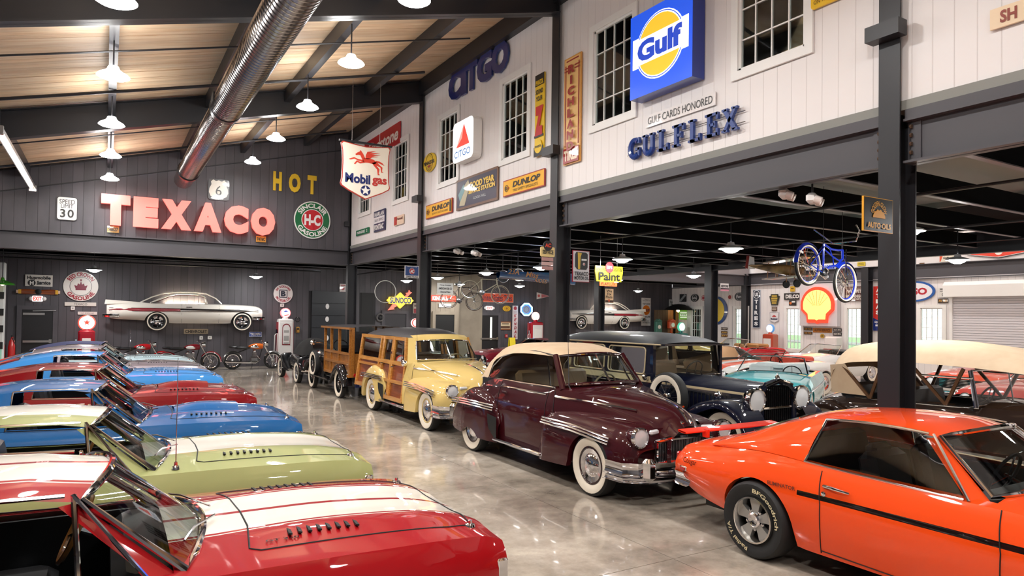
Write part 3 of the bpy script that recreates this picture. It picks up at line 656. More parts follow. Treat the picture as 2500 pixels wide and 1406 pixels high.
def cabin(root, B, G, paint, glassm=M_GLASS, chrome=M_CHROME, roofm=None):
    """fixed-roof greenhouse on a Body"""
    bx, bxc, by, bz, bzc, tx, txc, ty, tz, tzc = G['ws']; rx = G['rx']; zc = pch(G['zc']); yr = pch(G['yr']); dr = G.get('drop', .05)
    wf = lambda v: (lerp(bxc, bx, v*v), by*v, lerp(bzc, bz, v*v)); tf = lambda v: (lerp(txc, tx, v*v), ty*v, lerp(tzc, tz, v*v))
    V = [-1+2*i/14 for i in range(15)]
    rail = lambda x, s=1: (x, s*yr(x), zc(x)-dr)
    def roofpt(x, v): return (x, yr(x)*v, zc(x)-dr*abs(v)**2.6)
    rows = []
    for i in range(25):
        t = i/24; r = []
        for v in V:
            xf = tf(v)[0]; x = lerp(xf, rx, t); p = roofpt(x, v)
            if t < .12: q = tf(v); k = t/.12; p = (x, lerp(q[1], p[1], k), lerp(q[2], p[2], k))
            r.append(p)
        rows.append(r)
    MB().grid(rows).build('roof', roofm or paint, root)
    MB().grid([[tuple(lerp(a, b, i/8) for a, b in zip(wf(v), tf(v))) for v in V] for i in range(9)]).build('windshield', glassm, root)
    ch = MB(); fr = [wf(v) for v in V]+[tf(v) for v in V[::-1]]; ch.tube([(x+.012, y, z+.008) for x, y, z in fr], .019, 8, True); ch.build('windshield_trim', chrome, root)
    c0 = G['c0']; c1 = G['c1']; belt = lambda x: (x, B.side(x, B.zs(x))-.012, B.zs(x)+.004)
    for s in (-1, 1):
        w, t = wf(s), tf(s); bp = belt(G['a0'])
        MB().grid([[(w[0]+.0, w[1], w[2]-.03), (t[0], t[1], t[2])], [(w[0]-.09, s*bp[1], w[2]-.03), (t[0]-.075, s*(yr(t[0])+.004), t[2]-.012)]]).build('pillar', paint, root)
        # sail panel behind the side window
        n = 14; rws = []
        xe = G.get('se', rx)
        for i in range(n+1):
            u = i/n; xt = lerp(c1, rx, u); xb = lerp(c0, xe, u); a = rail(xt, s); bq = belt(xb); col = []
            for k in range(7):
                q = k/6; col.append((lerp(bq[0], a[0], q), s*(lerp(bq[1], abs(a[1]), q)+.03*sin(pi*q)*(1 if not G.get('flatc') else 0)), lerp(bq[2], a[2], q)))
            rws.append(col)
        MB().grid(rws).build('sail_panel', paint, root)
        # side glass
        ga = []; gn = 14
        for i in range(gn+1):
            u = i/gn; xt = lerp(t[0]-.05, c1, u); xb = lerp(G['a0'], c0, u); a = rail(xt, s); bq = belt(xb); ga.append([(lerp(bq[0], a[0], k/4), s*lerp(bq[1], abs(a[1]), k/4), lerp(bq[2], a[2], k/4)) for k in range(5)])
        if not G.get('open'): MB().grid(ga).build('side_window', glassm, root)
        ch = MB(); top = [tuple(Vector(r[-1])+Vector((0, s*.006, .0))) for r in ga]; ch.tube(top, .011, 6)
        ch.tube([tuple(Vector(r[0])+Vector((0, s*.008, .004))) for r in ga], .009, 6); ch.tube([tuple(Vector(p)+Vector((0, s*.006, 0))) for p in ga[-1]], .009, 6); ch.tube([(p[0]+.03, p[1]+s*.005, p[2]) for p in ga[0]], .010, 6)
        ch.build('window_trim', chrome, root)
        if G.get('vent'):
            i = 2; xv = G['vent']; a = rail(lerp(xv, t[0]-.05, .55), s); b_ = belt(xv-.05)
            MB().tube([(b_[0], s*b_[1], b_[2]), (a[0]-.02, a[1], a[2])], .012, 6).build('vent_bar', chrome, root)
    if G.get('back'):
        xa, xb, hw = G['back']; rws = []
        for i in range(9):
            x = lerp(xa, xb, i/8); rws.append([(x, yr(x)*v*hw, zc(x)-dr*abs(v*hw)**2.6+.006) for v in [-1+2*k/8 for k in range(9)]])
        MB().grid(rws).build('rear_window', M_DARKGLASS, root)
        e = [r[0] for r in rws]+rws[-1]+[r[-1] for r in rws[::-1]]+rws[0][::-1]; MB().tube(e, .01, 5, True).build('rear_window_trim', chrome, root)
    return wf, tf
def seat(root, x, y, w, z, col, h=.62, tilt=.22, d=.5):
    o = MB().box((x, y, z), (d, w, .2), bev=.05).build('seat', col, root)
    MB().box((x-d/2-.04, y, z+h/2), (.16, w, h), RY(-tilt).to_3x3(), bev=.05).build('backrest', col, o)
    return o
def interior(root, x0, x1, hw, zfl, zbelt, col=M_INT, seats=(), dash=None, wheelpos=None, wheelcol=None, leather=None):
    b = MB(); b.box(((x0+x1)/2, 0, zfl), (x1-x0, 2*hw, .04))
    for s in (-1, 1): b.box(((x0+x1)/2, s*hw, (zfl+zbelt)/2), (x1-x0, .03, zbelt-zfl))
    b.box((x0, 0, (zfl+zbelt)/2), (.03, 2*hw, zbelt-zfl)); b.box((x1, 0, (zfl+zbelt)/2-.06), (.03, 2*hw, zbelt-zfl-.1)); b.build('interior', col, root, smooth=False)
    for sx, sy, w in seats: seat(root, sx, sy, w, zfl+.22, leather or col, zbelt-zfl-.05)
    if dash is not None:
        o = MB().box((dash, 0, zbelt-.1), (.3, 2*hw-.05, .22), bev=.06).build('dashboard', col, root)
    if wheelpos:
        x, y, z = wheelpos; M = TX(x, y, z) @ RY(-1.15)
        pts = [M @ Vector((.19*cos(a*pi/12), .19*sin(a*pi/12), 0)) for a in range(24)]
        o = MB().tube(pts, .014, 6, True).build('steering_wheel', wheelcol or M_INT, root)
        b = MB()
        for a in (0, 2*pi/3, 4*pi/3): b.tube([M @ Vector((0, 0, -.03)), M @ Vector((.18*cos(a), .18*sin(a), 0))], .008, 5)
        b.tube([M @ Vector((0, 0, 0)), M @ Vector((0, 0, -.45))], .018, 6); b.build('spokes', M_CHROMED, o)
def fender(root, s, zt, yo, yi, zb, mat, arch=None, e=.75, n=44, name='fender', lip=True, m=12):
    zt, yo, yi, zb = map(pch, (zt, yo, yi, zb)); x0 = s[0]; x1 = s[1]
    xs = [lerp(x0, x1, i/n) for i in range(n+1)]
    if arch: xs += [arch[0]-arch[1]*.999*cos(pi*k/18) for k in range(19)]
    xs = sorted(set(round(x, 4) for x in xs if x0 <= x <= x1))
    out = []
    for sg in (-1, 1):
        rows = []
        for x in xs:
            z0, z1 = zb(x), zt(x); H = max(.01, z1-z0); a0 = 0; zcut = z0
            if arch and abs(x-arch[0]) < arch[1]:
                zcut = max(z0, arch[2]+sqrt(max(0, arch[1]**2-(x-arch[0])**2)))
                if zcut > z0: a0 = math.asin(min(.995, ((zcut-z0)/H))**(1/e)) if zcut < z1 else pi/2*.98
            r = []; o_, i_ = yo(x), yi(x)
            for k in range(m+1):
                a = a0+(pi/2-a0)*k/m; r.append((x, sg*(i_+(o_-i_)*max(0, cos(a))**e), z0+H*sin(a)**e))
            if lip: r.insert(0, (x, sg*(abs(r[0][1])-.07), r[0][2]))
            rows.append(r)
        out.append(MB().grid(rows).build(name, mat, root, ang=50))
    return out
def headlamp(root, x, y, z, r, deep=.1, bezel=M_CHROME, bowl=None, rx=0):
    for s in (-1, 1):
        M = TX(x, s*y, z) @ RY(pi/2)
        o = MB().lathe([(r*1.0, -.035 if bowl else -deep), (r*1.12, -.015), (r*1.1, .02), (r*.97, .028), (r*.93, .012)], 28, M).build('headlamp', bezel, root)
        MB().lathe([(r*.95, .010), (r*.6, .022), (0, .028)], 24, M).build('lens', M_LAMPG, o)
        if bowl: MB().lathe([(0, -deep-r*.9), (r*.5, -deep-r*.75), (r*.9, -deep-r*.25), (r*1.05, -.05), (r*1.06, -.015)], 28, M).build('bowl', bowl, o)
def bumper(root, pts, h, d, mat=M_CHROME, name='bumper', guards=()):
    rows = []
    prof = [(-.0, -h/2), (d*.7, -h*.42), (d, -h*.15), (d, h*.15), (d*.7, h*.42), (0, h/2)]
    P = [Vector(p) for p in pts]; n = len(P)
    for i, p in enumerate(P):
        t = (P[min(n-1, i+1)]-P[max(0, i-1)]).normalized(); o = Vector((t.y, -t.x, 0))
        rows.append([p+o*a+Vector((0, 0, b)) for a, b in prof])
    o = MB().grid(rows).build(name, mat, root)
    for g in guards: MB().box(g, (.07, .07, h*1.9), bev=.02).build('bumper_guard', mat, o)
    return o
# ================================================================ PONY CARS (left row)
def pony(name, label, paint, loc, group, fast=True, scoop=False, soft=None):
    t = thing(name, label, 'car', loc, 0, group)
    def dz(x, y):
        a = abs(y); d = 0
        if x > .5: d += .018*math.exp(-((a-.40)/.13)**2)*min(1, (x-.5)/.4)
        return d
    B = Body(-2.33, 2.05, [(-2.33, .80), (-2.2, .88), (-1.6, .93), (.35, .935), (1.0, .935), (1.6, .90), (1.9, .845), (2.05, .79)],
             [(-2.33, .78), (-2.1, .85), (-1.4, .90), (0, .868), (.5, .872), (1.37, .862), (1.9, .83), (2.05, .77)],
             [(-2.33, .70), (-1.4, .78), (0, .79), (.6, .81), (1.37, .81), (1.9, .775), (2.05, .73)],
             [(-2.33, .78), (-1.4, .895), (0, .885), (1.37, .89), (1.9, .855), (2.05, .80)], [(-2.3, .62), (2.05, .62)],
             [(-2.33, .42), (-2.0, .28), (-1, .22), (1.6, .22), (2.0, .36), (2.05, .46)], [(-2.33, .74), (-1.4, .82), (1.4, .82), (2.05, .79)],
             [(1.33, .36, .31), (-1.37, .36, .31)], (-1.15, .30, .70), 2.6, 60, dz)
    B.build(paint, t)
    zc = [(-2.25, .93), (-1.9, 1.02), (-1.25, 1.235), (-.6, 1.325), (-.1, 1.315)]; yr = [(-2.25, .70), (-1.3, .60), (-.5, .575), (-.1, .555)]
    if soft is None:
        cabin(t, B, dict(ws=(.34, .48, .70, .88, .94, -.09, .04, .56, 1.225, 1.29), rx=-2.2, zc=zc, yr=yr, drop=.055, a0=.18, c0=-.82, c1=-.78, open=1, vent=-.02, back=(-1.3, -2.0, .8)), paint)
    else:
        cabin(t, B, dict(ws=(.34, .48, .70, .88, .94, -.09, .04, .56, 1.225, 1.29), rx=-1.55, zc=[(-1.55, 1.12), (-1.3, 1.22), (-.6, 1.32), (-.1, 1.31)], yr=[(-1.6, .64), (-.5, .585), (-.1, .56)], drop=.06, a0=.18, c0=-.9, c1=-.8, se=-1.6, open=1, vent=-.02), paint, roofm=soft)
    interior(t, -1.3, .34, .68, .3, .86, seats=((-.45, -.36, .5), (-.45, .36, .5)), dash=.2, wheelpos=(-.12, .36, .86), wheelcol=pm('wood_wheel', '8a5a2a', .3, coat=.6))
    # hood shut lines, cowl, louvres
    P = [('t', .70, 0), ('t', .69, .3), ('t', .65, .60), ('t', .70, .635), ('t', 1.2, .635), ('t', 1.75, .625), ('t', 1.92, .58), ('t', 1.96, .3), ('t', 1.97, 0)]
    B.line(P, .005, 'hood_seam', M_SEAM, t, .001, 5)
    B.line([(.2, .84), (.22, .6), (.2, .3)], .004, 'door_seam', M_SEAM, t); B.line([(-.95, .86), (-.98, .6), (-.9, .3)], .004, 'door_seam', M_SEAM, t)
    for s in (-1, 1):
        for k in range(8):
            x = .87+.052*k; o = MB().box((x, s*.49, B.top(x, .49)+.004), (.02, .1, .008), (RY(.25) @ RZ(s*.1)).to_3x3()).build('louvre', M_SEAM, t, smooth=False)
        MB().tube([(.55, s*.1, B.top(.55, .1)+.03), (.42, s*.35, .985), (.36, s*.5, .965)], .006, 5).build('wiper', M_CHROMED, t)
        MB().lathe([(.035, 0), (.03, .012), (.012, .018), (.012, .035), (0, .04)], 12, TX(1.9, s*.60, B.top(1.9, .60))).build('hood_pin', M_CHROME, t)
        o = MB().box((2.0, s*.82, .60), (.07, .03, .2), bev=.01).build('marker_trim', M_CHROME, t)
    headlamp(t, 2.04, .58, .62, .09)
    bumper(t, [(1.85, .89, .46), (2.05, .86, .46), (2.15, .5, .46), (2.18, 0, .46), (2.15, -.5, .46), (2.05, -.86, .46), (1.85, -.89, .46)], .12, .05)
    b = MB()
    for k in range(5): b.box((2.05, 0, .5+.045*k), (.02, .9, .008))
    b.box((2.06, 0, .6), (.02, .2, .1)); b.build('grille_bars', M_CHROME, t, smooth=False)
    if scoop:
        s_ = []
        for i in range(13):
            u = i/12; x = lerp(.72, 1.42, u); h = .075*sin(min(1, u*1.6+.25)*pi/2)*(1 if u < .9 else .97)
            s_.append([(x, .2*v, B.top(x, .2*v)+max(.001, h*(1-abs(v)**4))) for v in [-1+2*k/10 for k in range(11)]])
        MB().grid(s_).build('hood_scoop', paint, t)
        r = s_[-1]; e = MB(); e.add(r+[(p[0]-.03, p[1], B.top(p[0], p[1])) for p in r], [(k, k+1, 12+k, 11+k) for k in range(10)]); e.build('scoop_mouth', M_GRILLE, t, smooth=False)
    wheels(t, 1.33, -1.37, .79, 'mag', .32, .2)
    MB().box((-2.36, 0, .62), (.04, 1.3, .14), bev=.015).build('tail_lamp', M_TAIL, t)
    return t, B
PG = 'pony cars parked nose out along the left'
red = stripes(carpaint('paint_red_striped', '9c0a12'), 'e9e2d6', [(.022, .335), (.36, .372)], xlim=(-3, 3), zlim=(.55, 2))
stripes_green = stripes(carpaint('paint_lime', 'a0a46c'), 'ece6da', [(.0, .33)], zlim=(.55, 2))
c1, B1 = pony('pony_car', 'bright red fastback with twin cream stripes, nearest of the left row', red, (0, 4.24, 0), PG)
c2, B2 = pony('pony_car', 'pale lime green fastback with wide white stripe and whip aerial', stripes_green, (0, 6.56, 0), PG)
c3, B3 = pony('pony_car', 'mid blue fastback with hood scoop, between the lime and dark red cars', carpaint('paint_blue', '1f5d98', .25), (0, 9.05, 0), PG, scoop=True)
c4, B4 = pony('pony_car', 'deep red fastback with hood scoop beyond the blue one', carpaint('paint_crimson', '7c060e', .25), (0, 11.9, 0), PG, scoop=True)
c5, B5 = pony('pony_car', 'light sky blue coupe beyond the deep red one', carpaint('paint_skyblue', '3f8fd6', .25), (0, 15.4, 0), PG)
c6, B6 = pony('pony_car', 'silver grey fastback with rear side vents beyond the sky blue one', carpaint('paint_silver', 'a59ca3', .3, .4), (0, 18, 0), PG, scoop=False)
c7, B7 = pony('pony_car', 'pale ice blue convertible with navy soft top, farthest of the left row', carpaint('paint_ice', 'b9d3dc', .25), (0, 20.3, 0), PG, soft=pm('navy_top', '2b3158', .7))
b = MB(); b.lathe([(.03, 0), (.026, .02), (.014, .03), (.012, .055), (.004, .06), (.0025, .85), (0, .86)], 10, TX(.49, -.73, B2.top(.49, .73))); b.build('aerial', M_CHROME, c2)
b = MB(); b.lathe([(.03, 0), (.012, .05), (.0025, .06), (.0025, .8), (0, .81)], 8, TX(.49, -.73, B6.top(.49, .73))); b.build('aerial', M_CHROME, c6)
# script badge on the red fender
# ================================================================ ORANGE COUPE (right foreground)
M_ORANGE = stripes(carpaint('paint_orange', 'ee4c14', .28), '140a08', [(.655, .695)], axis=2, xlim=(-.98, 2.3), absy=True)
t = thing('coupe', 'bright orange hardtop coupe with black side stripe and rear wing, right foreground', 'car', (5.86, 2.66, 0), -pi/2)
B = Body(-2.52, 2.42, [(-2.52, .78), (-2.42, .86), (-2.1, .905), (-1.5, .935), (.4, .96), (1.4, .95), (2.2, .86), (2.42, .74)],
         [(-2.52, .72), (-2.4, .82), (-1.9, .875), (-1.35, .925), (-.8, .905), (0, .885), (.5, .88), (1.5, .86), (2.2, .79), (2.42, .70)],
         [(-2.52, .70), (-1.9, .79), (-1.2, .83), (0, .83), (1.5, .82), (2.2, .78), (2.42, .72)],
         [(-2.52, .78), (-2.3, .87), (-1.41, .935), (-.5, .915), (.5, .915), (1.5, .92), (2.2, .88), (2.42, .80)], [(-2.52, .6), (-1.4, .62), (2.42, .58)],
         [(-2.52, .46), (-2.2, .36), (-1.41, .27), (-.9, .2), (1.0, .2), (2.2, .34), (2.42, .45)], [(-2.52, .72), (-2, .8), (-1.41, .85), (0, .84), (1.4, .85), (2.42, .74)],
         [(1.41, .375, .32), (-1.41, .375, .33)], (-1.35, .42, .74), 2.6, 66)
B.build(M_ORANGE, t, capr=M_GRILLE)
cabin(t, B, dict(ws=(.36, .56, .70, .915, .965, -.05, .1, .565, 1.245, 1.30), rx=-2.05, zc=[(-2.05, .955), (-1.75, 1.06), (-1.35, 1.22), (-1.0, 1.315), (-.5, 1.345), (0, 1.32), (.1, 1.30)],
      yr=[(-2.05, .74), (-1.3, .62), (-.5, .60), (0, .58)], drop=.06, a0=.25, c0=-.98, c1=-.92, se=-2.0, back=(-1.3, -1.75, .74)), M_ORANGE, M_GLASS)
interior(t, -1.45, .42, .74, .3, .88, seats=((-.25, -.37, .52), (-.25, .37, .52), (-1.05, 0, 1.25)), dash=.28, wheelpos=(-.02, .37, .88))
for y in (-.37, .37): MB().box((-.62, y, 1.02), (.1, .26, .16), bev=.03).build('headrest', M_INT, t)
for x in (.48, -.8): B.line([(x, .88), (x+.03, .62), (x+.02, .4), (x-.0, .22)], .004, 'door_seam', M_SEAM, t)
B.line([(-.8, .24), (-.1, .225), (.48, .24)], .004, 'door_seam', M_SEAM, t)
for s in (-1, 1):
    y = B.side(-.68, .78)
    o = MB().tube([(-.75, s*(y+.012), .775), (-.66, s*(y+.03), .775), (-.52, s*(y+.026), .765)], [.012, .013, .008], 8).build('door_handle', M_CHROME, t)
    MB().lathe([(.02, 0), (.02, .01), (0, .012)], 12, TX(-.74, s*B.side(-.74, .715), .715) @ RX(s*-pi/2)).build('door_lock', M_CHROME, t)
    MB().box((-2.32, s*(B.side(-2.32, .60)+.003), .60), (.09, .02, .05), bev=.008).build('side_marker', M_CHROME, t); MB().box((-2.32, s*(B.side(-2.32, .60)+.012), .60), (.065, .014, .03)).build('marker_lens', M_TAIL, t)
    MB().box((-2.54, s*.5, .66), (.05, .46, .12), bev=.015).build('tail_lamp', M_TAIL, t)
bumper(t, [(-2.25, -.9, .5), (-2.5, -.86, .5), (-2.6, -.4, .5), (-2.61, 0, .5), (-2.6, .4, .5), (-2.5, .86, .5), (-2.25, .9, .5)], .13, .05)
# rear wing
W_ = []
for i in range(13):
    v = -1+i/6; dx = -.1*abs(v)**3; zz = .945-.02*abs(v)**4; W_.append([(-2.36+dx+a, .73*v, zz+b_) for a, b_ in ((0.04, .0), (.02, .008), (-.04, .016), (-.08, .022), (-.08, .006), (-.03, -.006), (.035, -.01))])
o = MB().grid(W_, True).build('rear_wing', carpaint('paint_orange_wing', 'e8361f', .28), t)
for s in (-1, 1): MB().box((-2.37, s*.5, .915), (.07, .03, .08)).build('wing_foot', MATS['paint_orange_wing'], o)
ws4 = wheels(t, 1.41, -1.41, .835, 'mag', .335, .24)
coupe_wheel = ws4[2]; ORANGE = t; OB = B
# ================================================================ POST-WAR SEDAN FRONT (shared by the maroon convertible and the yellow wagon)
def postwar_front(t, paint, B, hubcol=None):
    fender(t, (.42, 2.14), [(.42, .52), (.46, .80), (.75, .905), (1.2, .925), (1.75, .90), (2.0, .855), (2.1, .77), (2.14, .62)], [(.42, .88), (.55, .915), (1.5, .925), (1.9, .89), (2.05, .83), (2.14, .70)],
           [(.42, .70), (1.2, .45), (2.14, .36)], [(.42, .24), (1.0, .27), (2.0, .38), (2.14, .48)], paint, (1.5, .385, .34), .62)
    # nose apron under the hood
    rows = []
    for i in range(9):
        u = i/8; z = lerp(.42, .84, u); rows.append([(2.12-.22*abs(v)**2.2+.03*sin(pi*u), .66*v, z) for v in [-1+2*k/14 for k in range(15)]])
    MB().grid(rows).build('nose', paint, t)
    headlamp(t, 2.13, .66, .76, .105, .12, bowl=paint)
    g = MB(); fr = [(2.14, -.42, .47), (2.17, -.2, .46), (2.17, .2, .46), (2.14, .42, .47), (2.15, .43, .70), (2.19, .2, .74), (2.19, -.2, .74), (2.15, -.43, .70)]
    g.tube(fr, .032, 8, True); o = g.build('grille_frame', M_CHROME, t)
    MB().add([(2.14, -.42, .47), (2.14, .42, .47), (2.16, .42, .72), (2.16, -.42, .72)], [(0, 1, 2, 3)]) if False else None
    b = MB(); b.box((2.13, 0, .6), (.02, .84, .25)); b.build('grille_back', M_GRILLE, o, smooth=False)
    b = MB()
    for k in range(34):
        y = -.4+.8*k/33; b.box((2.17, y, .6), (.02, .013, .25))
    b.box((2.18, 0, .6), (.025, .03, .26)); b.build('grille_bars', pm('grille_silver', '9a9a9e', .25, 1), o, smooth=False)
    MB().box((2.17, 0, .885), (.04, .2, .06), bev=.02).build('nose_badge', M_CHROME, t)
    for s in (-1, 1): MB().box((2.09, s*.42, .80), (.05, .16, .055), RZ(-s*.25).to_3x3(), bev=.015).build('park_lamp', M_LAMPG, t)
    for dz, h in ((.0, .15), (-.11, .06)):
        bumper(t, [(1.85, .97, .44+dz), (2.15, .95, .44+dz), (2.36, .7, .44+dz), (2.42, .3, .44+dz), (2.43, 0, .44+dz), (2.42, -.3, .44+dz), (2.36, -.7, .44+dz), (2.15, -.95, .44+dz), (1.85, -.97, .44+dz)], h, .05)
    for s in (-1, 1): MB().box((2.36, s*.74, .46), (.16, .12, .24), RZ(-s*.5).to_3x3(), bev=.04).build('bumper_guard', M_CHROME, t)
    for s in (-1, 1):
        for k, dz in enumerate((0, .035, .07)): MB().tube([(.52+.02*k, s*.93, .735+dz), (1.2, s*(.935-.012*k), .725+dz), (1.86, s*(.905-.012*k), .665+dz*.9)], .011, 6).build('fender_trim', M_CHROME, t)
    B.line([(.58, 1.06), (1.1, 1.045), (1.75, 1.0)], .016, 'hood_trim', M_CHROME, t, .004)
    B.line([(.55, 1.12), (.6, .8), (.62, .5)], .004, 'cowl_seam', M_SEAM, t)
    P = []
    for k in range(10): x = lerp(1.35, 2.2, k/9); P.append((x, 0, B.top(x, 0)+.012))
    MB().tube(P, [.006]+[.014]*7+[.02, .012], 8).build('hood_ornament', M_CHROME, t)
def pw_body(openx):
    return Body(-2.45, 2.22, [(-2.45, .55), (-2.35, .74), (-2.0, .98), (-1.5, 1.13), (-1.0, 1.19), (.5, 1.21), (.9, 1.2), (1.4, 1.16), (1.9, 1.08), (2.12, .98), (2.22, .86)],
                [(-2.45, .50), (-2.3, .66), (-1.9, .90), (-1.4, 1.09), (-1, 1.15), (.5, 1.165), (.9, 1.13), (1.5, 1.03), (2.0, .92), (2.22, .80)],
                [(-2.45, .3), (-2, .52), (-1.4, .68), (-.5, .72), (.5, .70), (.9, .62), (1.5, .45), (2.0, .28), (2.22, .16)],
                [(-2.45, .42), (-2, .66), (-1.2, .80), (0, .83), (.5, .80), (.9, .72), (1.5, .56), (2.0, .40), (2.22, .28)], [(-2.4, .4), (-1.2, .72), (.6, .72), (2.2, .66)],
                [(-2.45, .35), (-2.2, .3), (2.22, .3)], [(-2.45, .35), (-2, .6), (-1, .80), (.5, .82), (1.5, .6), (2.22, .26)], (), openx, 2.1, 56)
def rear_fenders(t, paint, skirt=True):
    ar = (-1.5, .37, .0) if skirt else (-1.5, .385, .34)
    fender(t, (-2.42, -.72), [(-2.42, .5), (-2.3, .72), (-2.0, .89), (-1.5, .985), (-1.1, .93), (-.82, .75), (-.72, .55)], [(-2.42, .66), (-2.2, .86), (-1.6, .935), (-1.0, .925), (-.72, .86)],
           [(-2.42, .3), (-2, .55), (-1.4, .72), (-.72, .76)], [(-2.42, .34), (-2.0, .27), (-1.0, .25), (-.72, .25)], paint, ar, .6, name='rear_fender')
    for s in (-1, 1):
        for dz in (0, .035, .07): MB().tube([(-2.2, s*.885, .70+dz), (-1.6, s*.945, .725+dz), (-.8, s*(.905-.2*dz), .715+dz)], .011, 6).build('fender_trim', M_CHROME, t)
        MB().grid([[(-.9+.0*k, s*(.938-.02*k*k/9), lerp(.66, .27, k/6)) for k in range(7)], [(-.72, s*.885, lerp(.62, .27, k/6)) for k in range(7)]]).build('gravel_guard', M_RUBBER, t)
# ---- maroon convertible
M_MAROON = carpaint('paint_maroon', '38060f', .2)
t = thing('convertible', 'dark maroon convertible with cream canvas top and whitewall tyres', 'car', (5.8, 7.92, 0), -pi/2)
B = pw_body((-1.5, .45, .66)); B.build(M_MAROON, t, under=True); postwar_front(t, M_MAROON, B); rear_fenders(t, M_MAROON)
V = [-1+2*i/12 for i in range(13)]
wf = lambda v: (lerp(.80, .62, v*v), .63*v, lerp(1.225, 1.205, v*v)); tf = lambda v: (lerp(.46, .33, v*v), .55*v, lerp(1.595, 1.56, v*v))
for sgn in (-1, 1):
    vs = [v for v in V if v*sgn >= 0]
    MB().grid([[tuple(lerp(a, b, i/6) for a, b in zip(wf(v), tf(v))) for v in vs] for i in range(7)]).build('windshield', M_GLASS, t)
fr = [wf(v) for v in V]+[tf(v) for v in V[::-1]]
MB().tube(fr, .026, 8, True).build('windshield_frame', M_MAROON, t); MB().tube([(x+.02, y*.985, z) for x, y, z in fr], .012, 6, True).build('windshield_trim', M_CHROME, t)
MB().tube([wf(0), tf(0)], .014, 6).build('windshield_bar', M_CHROME, t)
for s in (-1, 1):
    MB().tube([(.64, s*.665, 1.14), (.33, s*.575, 1.575)], .04, 8).build('pillar', M_MAROON, t)
    MB().tube([(.40, s*.70, 1.165), (.17, s*.60, 1.55)], .012, 6).build('vent_bar', M_CHROME, t)
    rail = [(.31, s*.585, 1.575), (-.1, s*.605, 1.61), (-.6, s*.61, 1.59), (-1.0, s*.625, 1.49), (-1.22, s*.66, 1.33), (-1.28, s*.69, 1.18)]
    MB().tube(rail, .014, 6).build('window_trim', M_CHROMED, t)
    bel = [(.55, s*.715, 1.17), (-.3, s*.725, 1.16), (-1.28, s*.695, 1.155)]; MB().tube(bel, .012, 6).build('belt_trim', M_CHROME, t)
    n = 10; g = []
    for i in range(n+1):
        u = i/n; x = lerp(.30, -1.2, u); zt_ = pch([(-1.28, 1.18), (-1.22, 1.33), (-1.0, 1.49), (-.6, 1.59), (-.1, 1.61), (.31, 1.575)])(x); g.append([(lerp(lerp(.52, -1.25, u), x, k/3), s*lerp(.715, .605, k/3), lerp(1.165, zt_, k/3)) for k in range(4)])
    MB().grid(g).build('side_window', M_GLASS, t)
zc = pch([(-1.78, 1.12), (-1.72, 1.25), (-1.55, 1.48), (-1.25, 1.63), (-.8, 1.70), (-.2, 1.715), (.25, 1.665), (.48, 1.60)]); yr = pch([(-1.78, .60), (-1.5, .655), (-1.0, .67), (0, .655), (.45, .60)]); rows = []
for i in range(31):
    x = lerp(.47, -1.78, i/30); r = []
    for v in [-1+2*k/16 for k in range(17)]:
        xx = x-.14*v*v*max(0, (x+.2))/.67 if x > -.2 else x
        edge = pch([(-1.78, 1.1), (-1.35, 1.14), (-1.29, 1.17), (-1.24, 1.33), (-1.02, 1.47), (-.6, 1.555), (-.1, 1.575), (.47, 1.555)])(xx)
        z = zc(x); a = abs(v); r.append((xx, yr(x)*(1.0+.12*(max(0, zc(x)-edge-.15)))*(a**.8)*(1 if v > 0 else -1), z-(z-edge)*a**4.0))
    rows.append(r)
MB().grid(rows).build('canvas_top', M_TAN, t)
MB().grid([[(-1.60+.0*k, -.35+.7*k/6, 1.44) for k in range(7)], [(-1.735, -.35+.7*k/6, 1.25) for k in range(7)]]).build('rear_window', M_DARKGLASS, t)
interior(t, -1.5, .5, .68, .4, 1.14, M_INT, ((-.25, 0, 1.25), (-1.1, 0, 1.2)), .5, (.2, .36, 1.12), pm('ivory', 'cbb994', .4), M_LTAN)
for x in (.42, -.82): B.line([(x, 1.14), (x, .8), (x-.02, .36)], .004, 'door_seam', M_SEAM, t)
B.line([(.38, 1.07), (-.6, 1.07), (-1.3, 1.03)], .014, 'belt_trim', M_CHROME, t, .003)
for s in (-1, 1):
    MB().box((-.15, s*.875, .30), (1.25, .1, .05), bev=.015).build('running_board', M_CHROME, t)
    MB().tube([(-.7, s*(B.side(-.7, 1.0)+.02), 1.0), (-.55, s*(B.side(-.55, 1.0)+.03), 1.0)], .012, 6).build('door_handle', M_CHROME, t)
MB().tube([(.72, -.6, 1.15), (.68, -.6, 1.2), (.66, -.61, 1.86)], [.012, .006, .003], 6).build('aerial', M_CHROME, t)
MB().tube([(.66, .2, 1.2), (.6, .45, 1.24)], .007, 5).build('wiper', M_CHROME, t)
wheels(t, 1.5, -1.5, .80, 'ww', .355, .17, '26050a')
